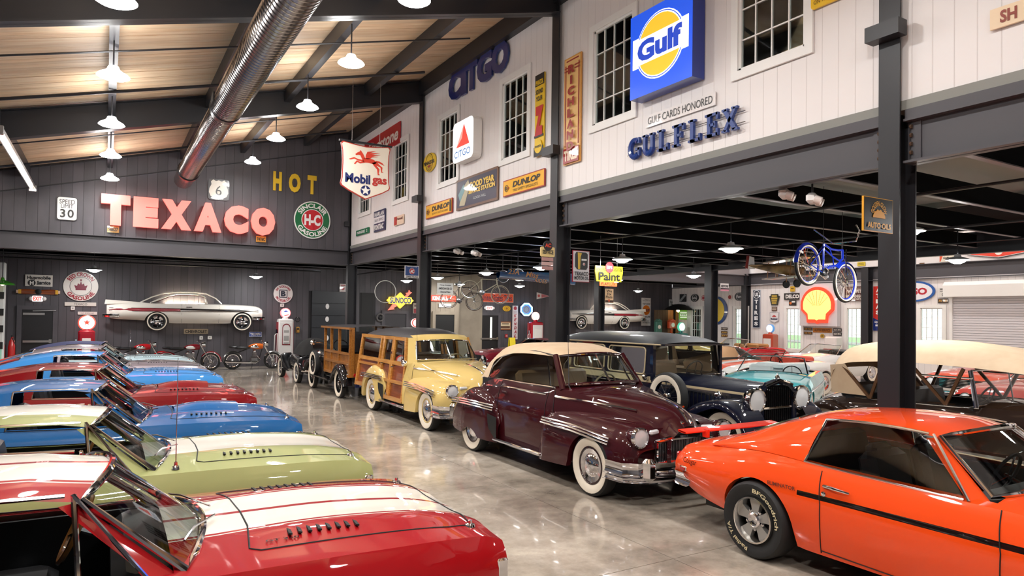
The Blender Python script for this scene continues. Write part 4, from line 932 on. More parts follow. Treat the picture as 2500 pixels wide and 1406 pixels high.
# ---- yellow wood-bodied wagon
M_YEL = carpaint('paint_cream_yellow', 'dcbf77', .3)
t = thing('wood_wagon', 'cream yellow station wagon with wood-panelled sides and black roof', 'car', (5.92, 12.95, 0), -pi/2)
B = pw_body(None); B.x0 = .34; B.open = (.3, .5, .66); B.build(M_YEL, t, under=False); postwar_front(t, M_YEL, B); rear_fenders(t, M_YEL, False)
MB().box((-.3, 0, .36), (4.4, 1.2, .2)).build('underbody', M_BLACK, t, smooth=False)
wf = lambda v: (lerp(.72, .52, v*v), .66*v, lerp(1.23, 1.215, v*v)); tf = lambda v: (lerp(.40, .26, v*v), .58*v, lerp(1.60, 1.565, v*v))
V = [-1+2*i/12 for i in range(13)]
MB().grid([[tuple(lerp(a, b, i/6) for a, b in zip(wf(v), tf(v))) for v in V] for i in range(7)]).build('windshield', M_GLASS, t)
fr = [wf(v) for v in V]+[tf(v) for v in V[::-1]]; MB().tube([(x+.01, y, z) for x, y, z in fr], .014, 6, True).build('windshield_trim', M_CHROME, t); MB().tube([wf(0), tf(0)], .012, 6).build('windshield_bar', M_CHROME, t)
rows = [tf(v) for v in V]; MB().grid([[(x, y, z) for x, y, z in rows], [(x-.06, y*1.04, z+.07) for x, y, z in rows], [(x-.2, y*1.06, z+.11) for x, y, z in rows]]).build('header', M_YEL, t)
for s in (-1, 1):
    MB().grid([[(.56, s*.66, 1.15), (.28, s*.585, 1.58), (.24, s*.60, 1.64)], [(.34, s*.78, 1.10), (.12, s*.68, 1.58), (.1, s*.675, 1.63)]]).build('pillar', M_YEL, t)
    MB().grid([[(.56, s*.66, 1.16), (.50, s*.80, .8), (.46, s*.84, .34)], [(.34, s*.775, 1.13), (.3, s*.855, .8), (.3, s*.87, .34)]]).build('cowl_panel', M_YEL, t)
zc = pch([(-2.75, 1.68), (-2.6, 1.74), (-1.8, 1.80), (-.8, 1.815), (0, 1.76), (.25, 1.68)]); yr = pch([(-2.75, .66), (-2.5, .70), (0, .695), (.25, .64)]); rows = []
for i in range(25):
    x = lerp(.27, -2.78, i/24); rows.append([(x-.1*v*v*(i < 4), yr(x)*v, zc(x)-.17*abs(v)**3.2) for v in [-1+2*k/14 for k in range(15)]])
MB().grid(rows).build('roof', M_BLKTOP, t)
def sidebar(t, a, b, w, d=.05, m=M_WOODL, n='frame_bar'):
    MB().bar(a, b, d, w, (0, 0, 1)).build(n, m, t, smooth=False)
def wy(z): return lerp(.855, .69, max(0, (z-.4)/1.2))       # side leans inward
for s in (-1, 1):
    post = lambda x0, z0, x1, z1, w: MB().bar((x0, s*wy(z0), z0), (x1, s*wy(z1), z1), w, .055, (0, s, 0)).build('post', M_WOODL, t, smooth=False)
    post(.27, .36, .2, 1.13, .07); post(.2, 1.13, .05, 1.60, .06); post(-.50, .34, -.53, 1.62, .075); post(-1.12, .34, -1.12, 1.62, .085); post(-1.30, .95, -1.30, 1.62, .05); post(-2.62, .45, -2.60, 1.60, .08); post(-.58, .34, -.61, 1.62, .04)
    for z, h, xa, xb in ((1.60, .07, .08, -2.66), (1.10, .08, .2, -2.66), (.72, .06, .24, -1.12), (.38, .08, .28, -1.12), (.98, .05, -1.12, -2.66), (.5, .08, -1.6, -2.66)):
        MB().bar((xa, s*wy(z), z), (xb, s*wy(z), z), h, .05, (0, s, 0)).build('rail', M_WOODL, t, smooth=False)
    for xa, xb, z0, z1 in ((.2, -.5, .4, .70), (.2, -.5, .74, 1.08), (-.6, -1.1, .4, .70), (-.6, -1.1, .74, 1.08), (-1.14, -2.6, .5, 1.08)):
        MB().grid([[(xa, s*(wy(z0)-.015), z0), (xa, s*(wy(z1)-.015), z1)], [(xb, s*(wy(z0)-.015), z0), (xb, s*(wy(z1)-.015), z1)]]).build('wood_panel', M_WOODD, t)
    for xa, xb in ((.1, -.5), (-.62, -1.08), (-1.32, -2.58)):
        MB().grid([[(xa+(.06 if xa > 0 else 0), s*(wy(1.14)-.01), 1.14), (xa, s*(wy(1.57)-.01), 1.57)], [(xb, s*(wy(1.14)-.01), 1.14), (xb, s*(wy(1.57)-.01), 1.57)]]).build('side_window', M_GLASS, t)
    MB().tube([(-.02, s*.76, 1.13), (-.06, s*.70, 1.58)], .01, 6).build('vent_bar', M_CHROME, t)
    for x, z in ((-.44, 1.02), (-1.06, 1.06)): MB().tube([(x, s*(wy(z)+.05), z), (x+.13, s*(wy(z)+.05), z)], .012, 6).build('door_handle', M_CHROME, t)
    for z in (.45, 1.3): MB().box((-.555, s*(wy(z)+.03), z), (.05, .02, .05)).build('hinge', M_CHROME, t)
    MB().box((-.2, s*.88, .29), (1.35, .1, .05), bev=.015).build('running_board', M_CHROMED, t)
    MB().lathe([(0, -.05), (.05, -.03), (.065, 0), (.06, .01), (0, .012)], 16, TX(.38, s*.86, 1.14) @ RY(-pi/2)).build('mirror', M_CHROME, t)
MB().box((-2.66, 0, 1.0), (.05, 1.35, 1.15)).build('tailgate', M_WOODD, t, smooth=False)
interior(t, -2.4, .5, .70, .42, 1.08, pm('dark_brown_trim', '2a1a12', .6), ((-.3, 0, 1.2), (-1.2, 0, 1.2)), .42, (.12, .36, 1.12), pm('ivory', 'cbb994', .4), M_LEATHER)
MB().tube([(.5, -.63, 1.2), (.46, -.64, 1.78)], .003, 5).build('aerial', M_CHROME, t)
MB().box((.36, 0, 1.55), (.03, .2, .08), bev=.01).build('mirror', M_CHROMED, t)
wheels(t, 1.5, -1.46, .80, 'ww', .355, .17, 'dcbf77')
# ================================================================ BROWN WOOD-BODIED DEPOT WAGON, seen from behind
M_BLKP = carpaint('paint_black', '0c0c0f', .2)
t = thing('depot_wagon', 'brown slatted wood depot wagon with black fenders, seen from behind', 'car', (5.8, 18.1, 0), pi/2)
rows = []
for i in range(15):
    x = lerp(.45, -2.05, i/14); rows.append([(x, .74*v, 1.80+.02*sin(i/14*pi)-.05*abs(v)**3) for v in [-1+2*k/10 for k in range(11)]])
MB().grid(rows).build('roof', M_BLKTOP, t)
for s in (-1, 1):
    MB().bar((.47, s*.73, 1.74), (-2.07, s*.73, 1.74), .06, .05).build('roof_rail', M_WOODA, t, smooth=False)
    for x in (.2, -.38, -1.08, -1.98): MB().box((x, s*.70, 1.16), (.07, .06, 1.2)).build('post', M_WOODA, t, smooth=False)
    for z in (1.12, .58, .88): MB().box((-.9, s*.71, z), (2.2, .05, .06)).build('rail', M_WOODA, t, smooth=False)
    for k in range(22):
        x = .15-k*.1; MB().box((x, s*.685, .85), (.088, .03, .56)).build('slat', M_WOODA, t, smooth=False)
    fender(t, (-1.92, -.72), [(-1.92, .35), (-1.8, .62), (-1.32, .86), (-.85, .62), (-.72, .36)], [(-1.92, .86), (-.72, .86)], [(-1.92, .62), (-.72, .62)], [(-1.92, .3), (-1.7, .5), (-1.32, .72), (-.95, .5), (-.72, .3)], M_BLKP, None, .5, 20, 'rear_fender') if s < 0 else None
    MB().box((.0, s*.8, .42), (1.6, .26, .03)).build('running_board', M_BLKP, t, smooth=False)
fender(t, (.55, 1.95), [(.55, .42), (.75, .6), (1.25, .86), (1.7, .78), (1.95, .5)], [(.55, .88), (1.95, .86)], [(.55, .62), (1.95, .6)], [(.55, .36), (.85, .5), (1.25, .74), (1.7, .6), (1.95, .42)], M_BLKP, None, .5, 24)
b = MB(); b.box((-2.0, 0, .85), (.05, 1.36, .56)); b.build('tail_panel', M_WOODA, t, smooth=False)
MB().box((-2.02, 0, 1.42), (.03, 1.2, .5)).build('rear_curtain', M_INT, t, smooth=False)
for y in (-.66, .66): MB().box((-2.03, y, 1.16), (.06, .07, 1.2)).build('post', M_WOODA, t, smooth=False)
Bd = Body(.2, 1.9, [(.2, 1.12), (.6, 1.12), (1.9, 1.08)], [(.2, 1.02), (1.9, .98)], [(.2, .62), (.7, .5), (1.9, .34)], [(.2, .70), (.7, .56), (1.9, .38)], .8, [(.2, .5), (1.9, .5)], [(.2, .68), (1.9, .36)], (), None, 2.2, 20); Bd.build(M_BLKP, t, 'hood', under=False)
MB().box((0, 0, .45), (3.6, .8, .16)).build('underbody', M_BLACK, t, smooth=False)
MB().box((-1.0, 0, .62), (2.0, 1.34, .03)).build('floorboard', M_INT, t, smooth=False)
for x in (-.35, -1.2): seat(t, x, 0, 1.2, .78, M_INT, .5)
MB().grid([[(.3, -.6, 1.12), (.3, .6, 1.12)], [(.26, -.6, 1.7), (.26, .6, 1.7)]]).build('windshield', M_GLASS, t)
M_ = TX(-.02, .34, 1.22) @ RY(-1.0); MB().tube([M_ @ Vector((.2*cos(a*pi/10), .2*sin(a*pi/10), 0)) for a in range(20)], .012, 6, True).build('steering_wheel', M_BLACK, t)
headlamp(t, 1.85, .42, .92, .1, .1, bowl=M_CHROME)
MB().tube([(.35, .72, 1.3), (.35, .98, 1.32)], .01, 6).build('mirror_arm', M_CHROME, t); MB().lathe([(.07, 0), (.075, .01), (0, .03)], 16, TX(.35, 1.0, 1.32) @ RY(-pi/2)).build('mirror', M_CHROME, t)
pl = MB().box((-2.14, .45, .40), (.015, .34, .15)).build('licence_plate', pm('plate_blue', '27305c', .4), t, smooth=False)
MB().lathe([(.05, 0), (.05, .05), (0, .06)], 14, TX(-2.12, .62, .62) @ RY(-pi/2)).build('tail_lamp', M_TAIL, t)
wheels(t, 1.25, -1.31, .73, 'wire', .37, .12, '121214')
add_wheel(t, .75, .84, 'wire', .36, .12, '121214', .72, (0, 0, pi)); add_wheel(t, .75, -.84, 'wire', .36, .12, '121214', .72)
DEPOT = t
# ================================================================ BLACK ROADSTER at the far end, seen from behind
t = thing('roadster', 'small black roadster with black soft top and wire wheels at the far end', 'car', (5.72, 22.0, 0), pi/2)
Bd = Body(-1.75, 1.85, [(-1.75, .5), (-1.55, .66), (-1.1, .8), (-.7, .84), (.4, .88), (1.2, .84), (1.85, .72)], [(-1.75, .45), (-1.5, .58), (-1, .7), (0, .76), (1.2, .72), (1.85, .6)], [(-1.75, .4), (-1, .56), (0, .58), (1.85, .36)], [(-1.75, .48), (-1, .64), (0, .66), (1.85, .44)], .5, [(-1.75, .32), (1.85, .32)], [(-1.75, .42), (-1, .6), (1.85, .4)], (), (-.7, .3, .5), 2.0, 30); Bd.build(M_BLKP, t, under=False)
fender(t, (-1.8, -.55), [(-1.8, .36), (-1.65, .6), (-1.2, .80), (-.8, .66), (-.55, .4)], [(-1.8, .72), (-1.2, .80), (-.55, .72)], [(-1.8, .35), (-.55, .5)], [(-1.8, .3), (-.55, .26)], M_BLKP, (-1.1, .34, .32), .6, name='rear_fender')
fender(t, (.2, 1.85), [(.2, .36), (.6, .56), (1.1, .80), (1.5, .76), (1.85, .46)], [(.2, .72), (1.1, .80), (1.85, .7)], [(.2, .5), (1.85, .35)], [(.2, .26), (1.85, .34)], M_BLKP, (1.1, .34, .32), .6)
zc = pch([(-1.0, .84), (-.9, 1.05), (-.6, 1.25), (-.1, 1.31), (.25, 1.24)]); rows = []
for i in range(17):
    x = lerp(.25, -1.0, i/16); rows.append([(x, .56*v, zc(x)-(zc(x)-.80)*abs(v)**3) for v in [-1+2*k/12 for k in range(13)]])
MB().grid(rows).build('soft_top', pm('black_cloth', '161617', .85), t)
MB().grid([[(-.80, -.22, 1.17), (-.80, .22, 1.17)], [(-.93, -.22, 1.02), (-.93, .22, 1.02)]]).build('rear_window', M_DARKGLASS, t)
MB().grid([[(.42, -.52, .87), (.42, .52, .87)], [(.24, -.5, 1.24), (.24, .5, 1.24)]]).build('windshield', M_GLASS, t)
for s in (-1, 1): MB().lathe([(.045, 0), (.045, .04), (0, .055)], 14, TX(-1.72, s*.6, .55) @ RY(-pi/2)).build('tail_lamp', M_TAIL, t)
MB().box((-1.79, 0, .44), (.02, .34, .12)).build('licence_plate', pm('plate_black', '1b1b1d', .4), t, smooth=False)
MB().tube([(-1.7, -.75, .4), (-1.86, -.5, .4), (-1.88, .5, .4), (-1.7, .75, .4)], .03, 8).build('bumper', M_CHROME, t)
MB().box((0, 0, .32), (3.2, .9, .12)).build('underbody', M_BLACK, t, smooth=False)
wheels(t, 1.1, -1.1, .70, 'wire', .32, .14)
# ================================================================ NAVY LIMOUSINE
M_NAVY = carpaint('paint_navy', '0a0f24', .18); M_BEIGE = carpaint('paint_beige', 'c8b795', .3)
t = thing('limousine', 'tall navy blue vintage limousine with beige beltline and huge chrome headlamps', 'car', (8.56, 8.55, 0), -pi/2)
def cabwall(t, y, xs, zb, zw0, zw1, zt, mat, frame, lean=.04):
    """flat cab side: xs = window spans"""
    for s in (-1, 1):
        yy = lambda z: s*(y-lean*max(0, z-zw0)/(zt-zw0))
        x0, x1 = xs[0], xs[-1]
        def pan(xa, xb, za, zb_, m, n, o=0): MB().grid([[(xa, yy(za)+s*o, za), (xa, yy(zb_)+s*o, zb_)], [(xb, yy(za)+s*o, za), (xb, yy(zb_)+s*o, zb_)]]).build(n, m, t, smooth=False)
        pan(x0, x1, zb, zw0, mat, 'lower_panel'); pan(x0, x1, zw1, zt, mat, 'upper_panel')
        ed = xs[1:-1]; cur = x0
        for a, b in ed:
            pan(cur, a, zw0, zw1, mat, 'post'); cur = b
            pan(a, b, zw0, zw1, M_GLASS, 'side_window', -.02)
            r = .06; P = []
            for cx, cz, a0 in ((b-r, zw1-r, 0), (a+r, zw1-r, 90), (a+r, zw0+r, 180), (b-r, zw0+r, 270)):
                for k in range(4): an = radians(a0+30*k); P.append((cx+r*cos(an), yy(cz)+s*.006, cz+r*sin(an)))
            MB().tube(P, .014, 5, True).build('window_frame', frame, t)
        pan(cur, x1, zw0, zw1, mat, 'post')
cabwall(t, .80, [-2.9, (-2.78, -2.2), (-2.08, -1.18), (-1.06, -.1), .06], .5, 1.16, 1.60, 1.66, M_NAVY, M_BEIGE)
zc = pch([(-2.95, 1.62), (-2.7, 1.76), (-2.0, 1.83), (-1.0, 1.84), (0, 1.78), (.28, 1.70)]); rows = []
for i in range(29):
    x = lerp(.30, -2.95, i/28); rows.append([(x-(.1*v*v if i < 2 else 0), .80*v*(1 if x > -2.6 else lerp(1, .93, (-2.6-x)/.35)), zc(x)-(zc(x)-1.645)*abs(v)**3.4) for v in [-1+2*k/16 for k in range(17)]])
MB().grid(rows).build('roof', pm('roof_leather', '1d1f25', .6, coat=.1), t)
for s in (-1, 1):
    MB().tube([(.28, s*.80, 1.66), (0, s*.815, 1.66), (-2.8, s*.81, 1.65), (-2.93, s*.74, 1.64)], .014, 6).build('roof_moulding', M_BEIGE, t)
    MB().box((-1.42, s*.806, 1.08), (2.95, .02, .10)).build('belt_band', M_BEIGE, t, smooth=False)
    MB().bar((.05, s*.806, 1.05), (1.75, s*.50, 1.0), .015, .035).build('hood_moulding', M_BEIGE, t, smooth=False)
    MB().box((.08, s*.78, 1.35), (.07, .06, .62)).build('pillar', M_NAVY, t, smooth=False)
    MB().box((-.6, s*.92, .40), (2.6, .28, .04)).build('running_board', M_BLKP, t, smooth=False)
    MB().lathe([(0, .05), (.05, .04), (.06, 0), (.05, -.02)], 14, TX(-.02, s*.86, 1.12) @ RY(pi/2)).build('cowl_lamp', M_CHROME, t)
    for k in range(14): MB().box((.55+.07*k, s*(.66-.012*k), .82), (.012, .012, .26)).build('louvre', M_BLACK, t, smooth=False)
MB().grid([[(.10, -.76, 1.14), (.10, .76, 1.14)], [(.04, -.74, 1.64), (.04, .74, 1.64)]]).build('windshield', M_GLASS, t)
MB().tube([(.11, -.76, 1.14), (.11, .76, 1.14), (.05, .74, 1.64), (.05, -.74, 1.64)], .016, 6, True).build('windshield_frame', M_CHROME, t)
MB().box((.2, 0, 1.66), (.26, 1.5, .03)).build('visor', M_NAVY, t, smooth=False)
Bh = Body(.05, 1.84, [(.05, 1.18), (1.84, 1.14)], [(.05, 1.08), (1.84, .98)], [(.05, .72), (.4, .62), (1.84, .36)], [(.05, .80), (.4, .70), (1.84, .44)], .85, [(.05, .5), (1.84, .5)], [(.05, .76), (1.84, .40)], (), None, 2.2, 24)
Bh.build(M_NAVY, t, 'hood', under=False)
MB().box((-2.9, 0, 1.08), (.05, 1.58, 1.15), bev=.02).build('rear_panel', M_NAVY, t)
r = MB(); r.tube([(1.9, -.36, .55), (1.9, -.37, 1.02), (1.9, -.25, 1.14), (1.9, 0, 1.19), (1.9, .25, 1.14), (1.9, .37, 1.02), (1.9, .36, .55)], .045, 8); o = r.build('radiator_shell', M_NAVY, t); MB().tube([(1.93, -.30, 1.13), (1.94, 0, 1.21), (1.93, .30, 1.13)], .022, 8).build('radiator_trim', M_CHROME, t)
MB().box((1.87, 0, .82), (.04, .70, .62)).build('radiator_core', M_GRILLE, o, smooth=False)
for k in range(15): MB().box((1.9, -.31+.0443*k, .82), (.015, .012, .6)).build('radiator_slat', M_BLKP, o, smooth=False)
MB().lathe([(.03, 0), (.035, .03), (.015, .06), (0, .1)], 12, TX(1.9, 0, 1.22)).build('radiator_cap', M_CHROME, t)
headlamp(t, 1.94, .50, .93, .165, .08, bowl=M_CHROME)
MB().tube([(1.86, -.7, .78), (1.9, -.3, .80), (1.9, .3, .80), (1.86, .7, .78)], .02, 8).build('lamp_bar', M_CHROME, t)
for s in (-1, 1): MB().lathe([(0, .05), (.045, .03), (.055, 0), (.04, -.05), (0, -.07)], 14, TX(1.5, s*.80, .98) @ RY(pi/2)).build('fender_lamp', M_CHROME, t)
fender(t, (.45, 2.15), [(.45, .45), (.8, .66), (1.2, .86), (1.6, .92), (1.95, .80), (2.15, .5)], [(.45, .95), (2.15, .94)], [(.45, .6), (1.2, .52), (2.15, .46)], [(.45, .40), (.9, .5), (1.3, .72), (1.6, .80), (1.95, .66), (2.15, .42)], M_NAVY, None, .5, 30)
fender(t, (-2.75, -1.35), [(-2.75, .45), (-2.5, .75), (-2.05, .90), (-1.6, .74), (-1.35, .46)], [(-2.75, .93), (-1.35, .93)], [(-2.75, .70), (-1.35, .75)], [(-2.75, .4), (-2.05, .78), (-1.35, .42)], M_NAVY, None, .5, 24, 'rear_fender')
MB().box((-.6, 0, .42), (4.6, 1.2, .18)).build('underbody', M_BLACK, t, smooth=False)
interior(t, -2.8, .02, .76, .55, 1.14, pm('brown_cloth', '3a2a20', .8), ((-.55, 0, 1.3), (-2.2, 0, 1.4)), None, (-.12, .36, 1.18), M_BLACK, M_LTAN)
bumper(t, [(2.25, .9, .5), (2.38, .5, .5), (2.4, 0, .5), (2.38, -.5, .5), (2.25, -.9, .5)], .1, .03)
wheels(t, 1.62, -2.05, .76, 'wire', .39, .15, '0a0f24')
for s in (-1,): add_wheel(t, .60, s*.93, 'wire', .385, .15, '0a0f24', .86, (0, 0, 0 if s < 0 else pi))
# ================================================================ TAN-TOP TOURING CAR
t = thing('touring_car', 'dark touring car with large tan canvas top behind the near column', 'car', (10.58, 4.95, 0), -pi/2)
M_BRN = carpaint('paint_dark_brown', '2a1a12', .2)
B = Body(-2.3, 2.3, [(-2.3, .72), (-2.0, .92), (-1.4, 1.0), (.3, 1.05), (.6, 1.06), (2.3, 1.02)], [(-2.3, .66), (-1.8, .86), (-1.3, .94), (.4, .98), (2.3, .94)], [(-2.3, .5), (-1.4, .72), (0, .76), (.7, .6), (2.3, .34)], [(-2.3, .6), (-1.2, .82), (.1, .84), (.8, .66), (2.3, .42)], .7, [(-2.3, .42), (2.3, .42)], [(-2.3, .5), (-1, .78), (.2, .8), (2.3, .38)], (), (-1.5, .4, .72), 2.2, 40)
B.build(M_BRN, t, under=False)
zc = pch([(-1.72, 1.35), (-1.66, 1.58), (-1.45, 1.72), (-1.0, 1.80), (-.4, 1.83), (.3, 1.77), (1.0, 1.65)]); ed = pch([(-1.72, 1.1), (-1.6, 1.36), (-1.2, 1.48), (-.4, 1.52), (.4, 1.50), (1.0, 1.46)]); rows = []
for i in range(31):
    x = lerp(1.0, -1.72, i/30); rows.append([(x, .84*(abs(v)**.8)*(1 if v > 0 else -1)*(1 if x > -1.5 else lerp(1, .9, (-1.5-x)/.22)), zc(x)-(zc(x)-ed(x))*abs(v)**4.2) for v in [-1+2*k/18 for k in range(19)]])
MB().grid(rows).build('canvas_top', M_TAN, t, ang=60)
for s in (-1, 1):
    MB().grid([[(-1.70, s*.76, 1.40), (-1.66, s*.78, .98)], [(-1.55, s*.835, 1.42), (-1.4, s*.80, .98)]]+[[(-1.40, s*.84, 1.44), (-1.08, s*.80, .98)]]).build('quarter_curtain', M_TAN, t)
    for a, b in (((-1.45, 1.42), (-1.02, .95)), ((-.82, 1.48), (-1.02, .95)), ((-.42, 1.50), (.04, .98)), ((.27, 1.48), (.04, .98))): MB().bar((a[0], s*.82, a[1]), (b[0], s*.80, b[1]), .04, .03, (0, s, 0)).build('bow', pm('bow_wood', '5a3a1e', .4, coat=.4), t, smooth=False)
    MB().tube([(.40, s*.78, .98), (.32, s*.76, 1.46)], .024, 8).build('windshield_post', M_CHROME, t)
    MB().tube([(.36, s*.78, 1.36), (-.25, s*.84, 1.36)], .014, 6).build('wing_bar', M_CHROME, t)
    fender(t, (-2.35, -1.0), [(-2.35, .45), (-2.1, .7), (-1.7, .86), (-1.3, .72), (-1.0, .46)], [(-2.35, .9), (-1.0, .9)], [(-2.35, .6), (-1, .72)], [(-2.35, .4), (-1.7, .72), (-1.0, .42)], M_BRN, None, .5, 20, 'rear_fender') if s < 0 else None
fender(t, (.8, 2.5), [(.8, .45), (1.2, .64), (1.7, .88), (2.2, .76), (2.5, .46)], [(.8, .9), (2.5, .9)], [(.8, .6), (2.5, .46)], [(.8, .4), (1.3, .55), (1.7, .76), (2.2, .62), (2.5, .4)], M_BRN, None, .5, 24)
for x0, z0, x1, z1, n in ((.42, 1.0, .33, 1.46, 'windshield'),):
    MB().grid([[(x0, -.76, z0), (x0, .76, z0)], [(x1, -.74, z1), (x1, .74, z1)]]).build(n, M_GLASS, t); MB().tube([(x0, -.76, z0), (x0, .76, z0), (x1, .74, z1), (x1, -.74, z1)], .014, 6, True).build('windshield_frame', M_CHROME, t)
MB().tube([(.40, .25, 1.0), (.33, .25, 1.46)], .01, 6).build('windshield_bar', M_CHROME, t)
interior(t, -1.45, .35, .72, .5, .95, M_INT, ((-.45, 0, 1.25), (-1.25, 0, 1.25)), .3, (.0, .36, 1.0), M_BLACK, pm('dark_leather', '241a16', .45))
B.line([(.4, .97), (-1.3, .93)], .012, 'belt_trim', M_CHROME, t, .003)
MB().box((0, 0, .42), (4.2, 1.0, .16)).build('underbody', M_BLACK, t, smooth=False)
MB().lathe([(.02, 0), (.026, .03), (0, .06)], 10, TX(2.25, 0, 1.03)).build('radiator_cap', M_CHROME, t)
wheels(t, 1.72, -1.72, .74, 'wire', .39, .14, '2a1a12')
# ================================================================ CARS FURTHER BACK
def backcar(name, label, paint, loc, rz, top=None, inner=M_INT, L=4.7, H=1.3, quad=False, group=None, chromeg=True):
    t = thing(name, label, 'car', loc, rz, group); k = L/4.7
    B = Body(-2.35*k, 2.35*k, [(-2.35*k, .78), (-2.2*k, .88), (-1.5*k, .95), (.4*k, .99), (1.4*k, .95), (2.2*k, .86), (2.35*k, .76)], [(-2.35*k, .74), (-2.1*k, .86), (-1.4*k, .92), (.4*k, .92), (1.5*k, .88), (2.2*k, .80), (2.35*k, .72)],
             [(-2.35*k, .72), (-1.4*k, .82), (.4*k, .82), (2.1*k, .80), (2.35*k, .76)], [(-2.35*k, .82), (-1.4*k, .92), (1.4*k, .92), (2.1*k, .9), (2.35*k, .84)], .62, [(-2.35*k, .42), (-2*k, .3), (-1*k, .22), (1.6*k, .22), (2.35*k, .42)], [(-2.35*k, .76), (0, .84), (2.35*k, .78)],
             [(1.4*k, .37, .32), (-1.4*k, .37, .32)], (-1.1*k, .35*k, .72), 2.5, 40)
    B.build(paint, t)
    wf = lambda v: (lerp(.55, .36, v*v)*k, .72*v, lerp(.99, .94, v*v)); tf = lambda v: (lerp(.08, -.08, v*v)*k, .6*v, lerp(H-.02, H-.06, v*v)); V = [-1+2*i/8 for i in range(9)]
    if top:
        cabin(t, B, dict(ws=(.36*k, .55*k, .72, .94, .99, -.08*k, .08*k, .60, H-.06, H-.02), rx=-1.6*k, zc=[(-1.6*k, 1.0), (-1.1*k, H-.06), (-.4*k, H+.01), (.1*k, H)], yr=[(-1.6*k, .7), (-.5*k, .62), (0, .6)], drop=.06, a0=.25*k, c0=-.95*k, c1=-.85*k, se=-1.6*k, back=(-1.2*k, -1.5*k, .8)), paint, roofm=top if top != paint else None)
    else:
        MB().grid([[tuple(lerp(a, b, i/5) for a, b in zip(wf(v), tf(v))) for v in V] for i in range(6)]).build('windshield', M_GLASS, t); MB().tube([wf(v) for v in V]+[tf(v) for v in V[::-1]], .016, 6, True).build('windshield_frame', M_CHROME, t)
    interior(t, -1.1*k, .38*k, .70, .35, .9, inner, ((-.3*k, -.37, .52), (-.3*k, .37, .52), (-.95*k, 0, 1.2)), .3*k, (0, .37, .92), M_INT)
    for y in ((.48, .68) if quad else (.6,)): headlamp(t, 2.35*k, y, .66, .085 if quad else .095, .07)
    bumper(t, [(2.1*k, .92, .46), (2.35*k, .88, .46), (2.46*k, .5, .46), (2.5*k, 0, .46), (2.46*k, -.5, .46), (2.35*k, -.88, .46), (2.1*k, -.92, .46)], .16, .05)
    b = MB()
    for i in range(6): b.box((2.36*k, 0, .56+.035*i), (.02, .8, .012))
    b.build('grille_bars', M_CHROME, t, smooth=False)
    B.line([(-2.1*k, .72), (0, .70), (2.1*k, .70)], .012, 'side_trim', M_CHROME, t, .003)
    wheels(t, 1.4*k, -1.4*k, .80, 'ww', .33, .18); return t, B
tq, TB = backcar('fifties_car', 'turquoise fifties convertible with quad headlamps behind the navy limousine', carpaint('paint_turquoise', '3aaab2', .25), (12.7, 9.95, 0), atan2(-.50, -.87), None, pm('white_vinyl', 'd9dde0', .5), 4.4, 1.32, True)
MB().tube([(2.25, -.14, TB.top(2.25, .1)+.05), (2.33, 0, TB.top(2.3, 0)+.0), (2.25, .14, TB.top(2.25, .1)+.05)], .012, 6).build('hood_emblem', M_CHROME, tq)
MB().box((2.38, 0, .64), (.05, 1.1, .16), bev=.02).build('grille_panel', M_CHROMED, tq)
wp = stripes(carpaint('paint_white_striped', 'ece9e4', .25), 'e5501f', [(.16, .5)], zlim=(.6, 2)); backcar('striped_convertible', 'white open convertible with broad orange hood stripes and red seats', wp, (15.9, 12.75, 0), pi, None, M_REDLE)
backcar('black_coupe', 'low black coupe behind the white striped convertible', M_BLKP, (16.0, 15.3, 0), pi, M_BLKP, pm('grey_vinyl', '3a3a3c', .5))
backcar('red_convertible', 'bright red open convertible near the outer windows with a pale windscreen', carpaint('paint_red2', 'c0202a', .25), (22.6, 19.6, 0), pi, None, pm('tan_vinyl', 'a8763f', .5))
backcar('white_convertible', 'white open convertible in front of the lit shell sign', carpaint('paint_white2', 'e4e6e6', .25), (21.2, 14.6, 0), pi, None, M_INT)
backcar('maroon_coupe', 'wine red fastback coupe far back under the mezzanine', carpaint('paint_wine', '6d0f1f', .2), (13.3, 20.8, 0), pi, MATS['paint_wine'], M_INT)
backcar('black_sedan', 'black rounded sedan peeking out behind the yellow wood wagon', M_BLKP, (8.35, 19.4, 0), -pi/2, M_BLKP, M_INT, 4.8, 1.62)
backcar('green_convertible', 'emerald green open car glimpsed through the navy limousine windows', carpaint('paint_emerald', '1c8a5c', .25), (17.0, 18.6, 0), pi, None, pm('cream_vinyl', 'd8cfb8', .5))
backcar('red_convertible', 'red open convertible seen through the touring car windscreen', carpaint('paint_red3', 'd3392b', .25), (16.4, 6.1, 0), pi, None, pm('white_vinyl2', 'ded8cf', .5))
backcar('orange_convertible', 'orange red open car farther behind the touring car', carpaint('paint_red4', 'd8472c', .25), (19.6, 8.4, 0), pi, None, M_INT)
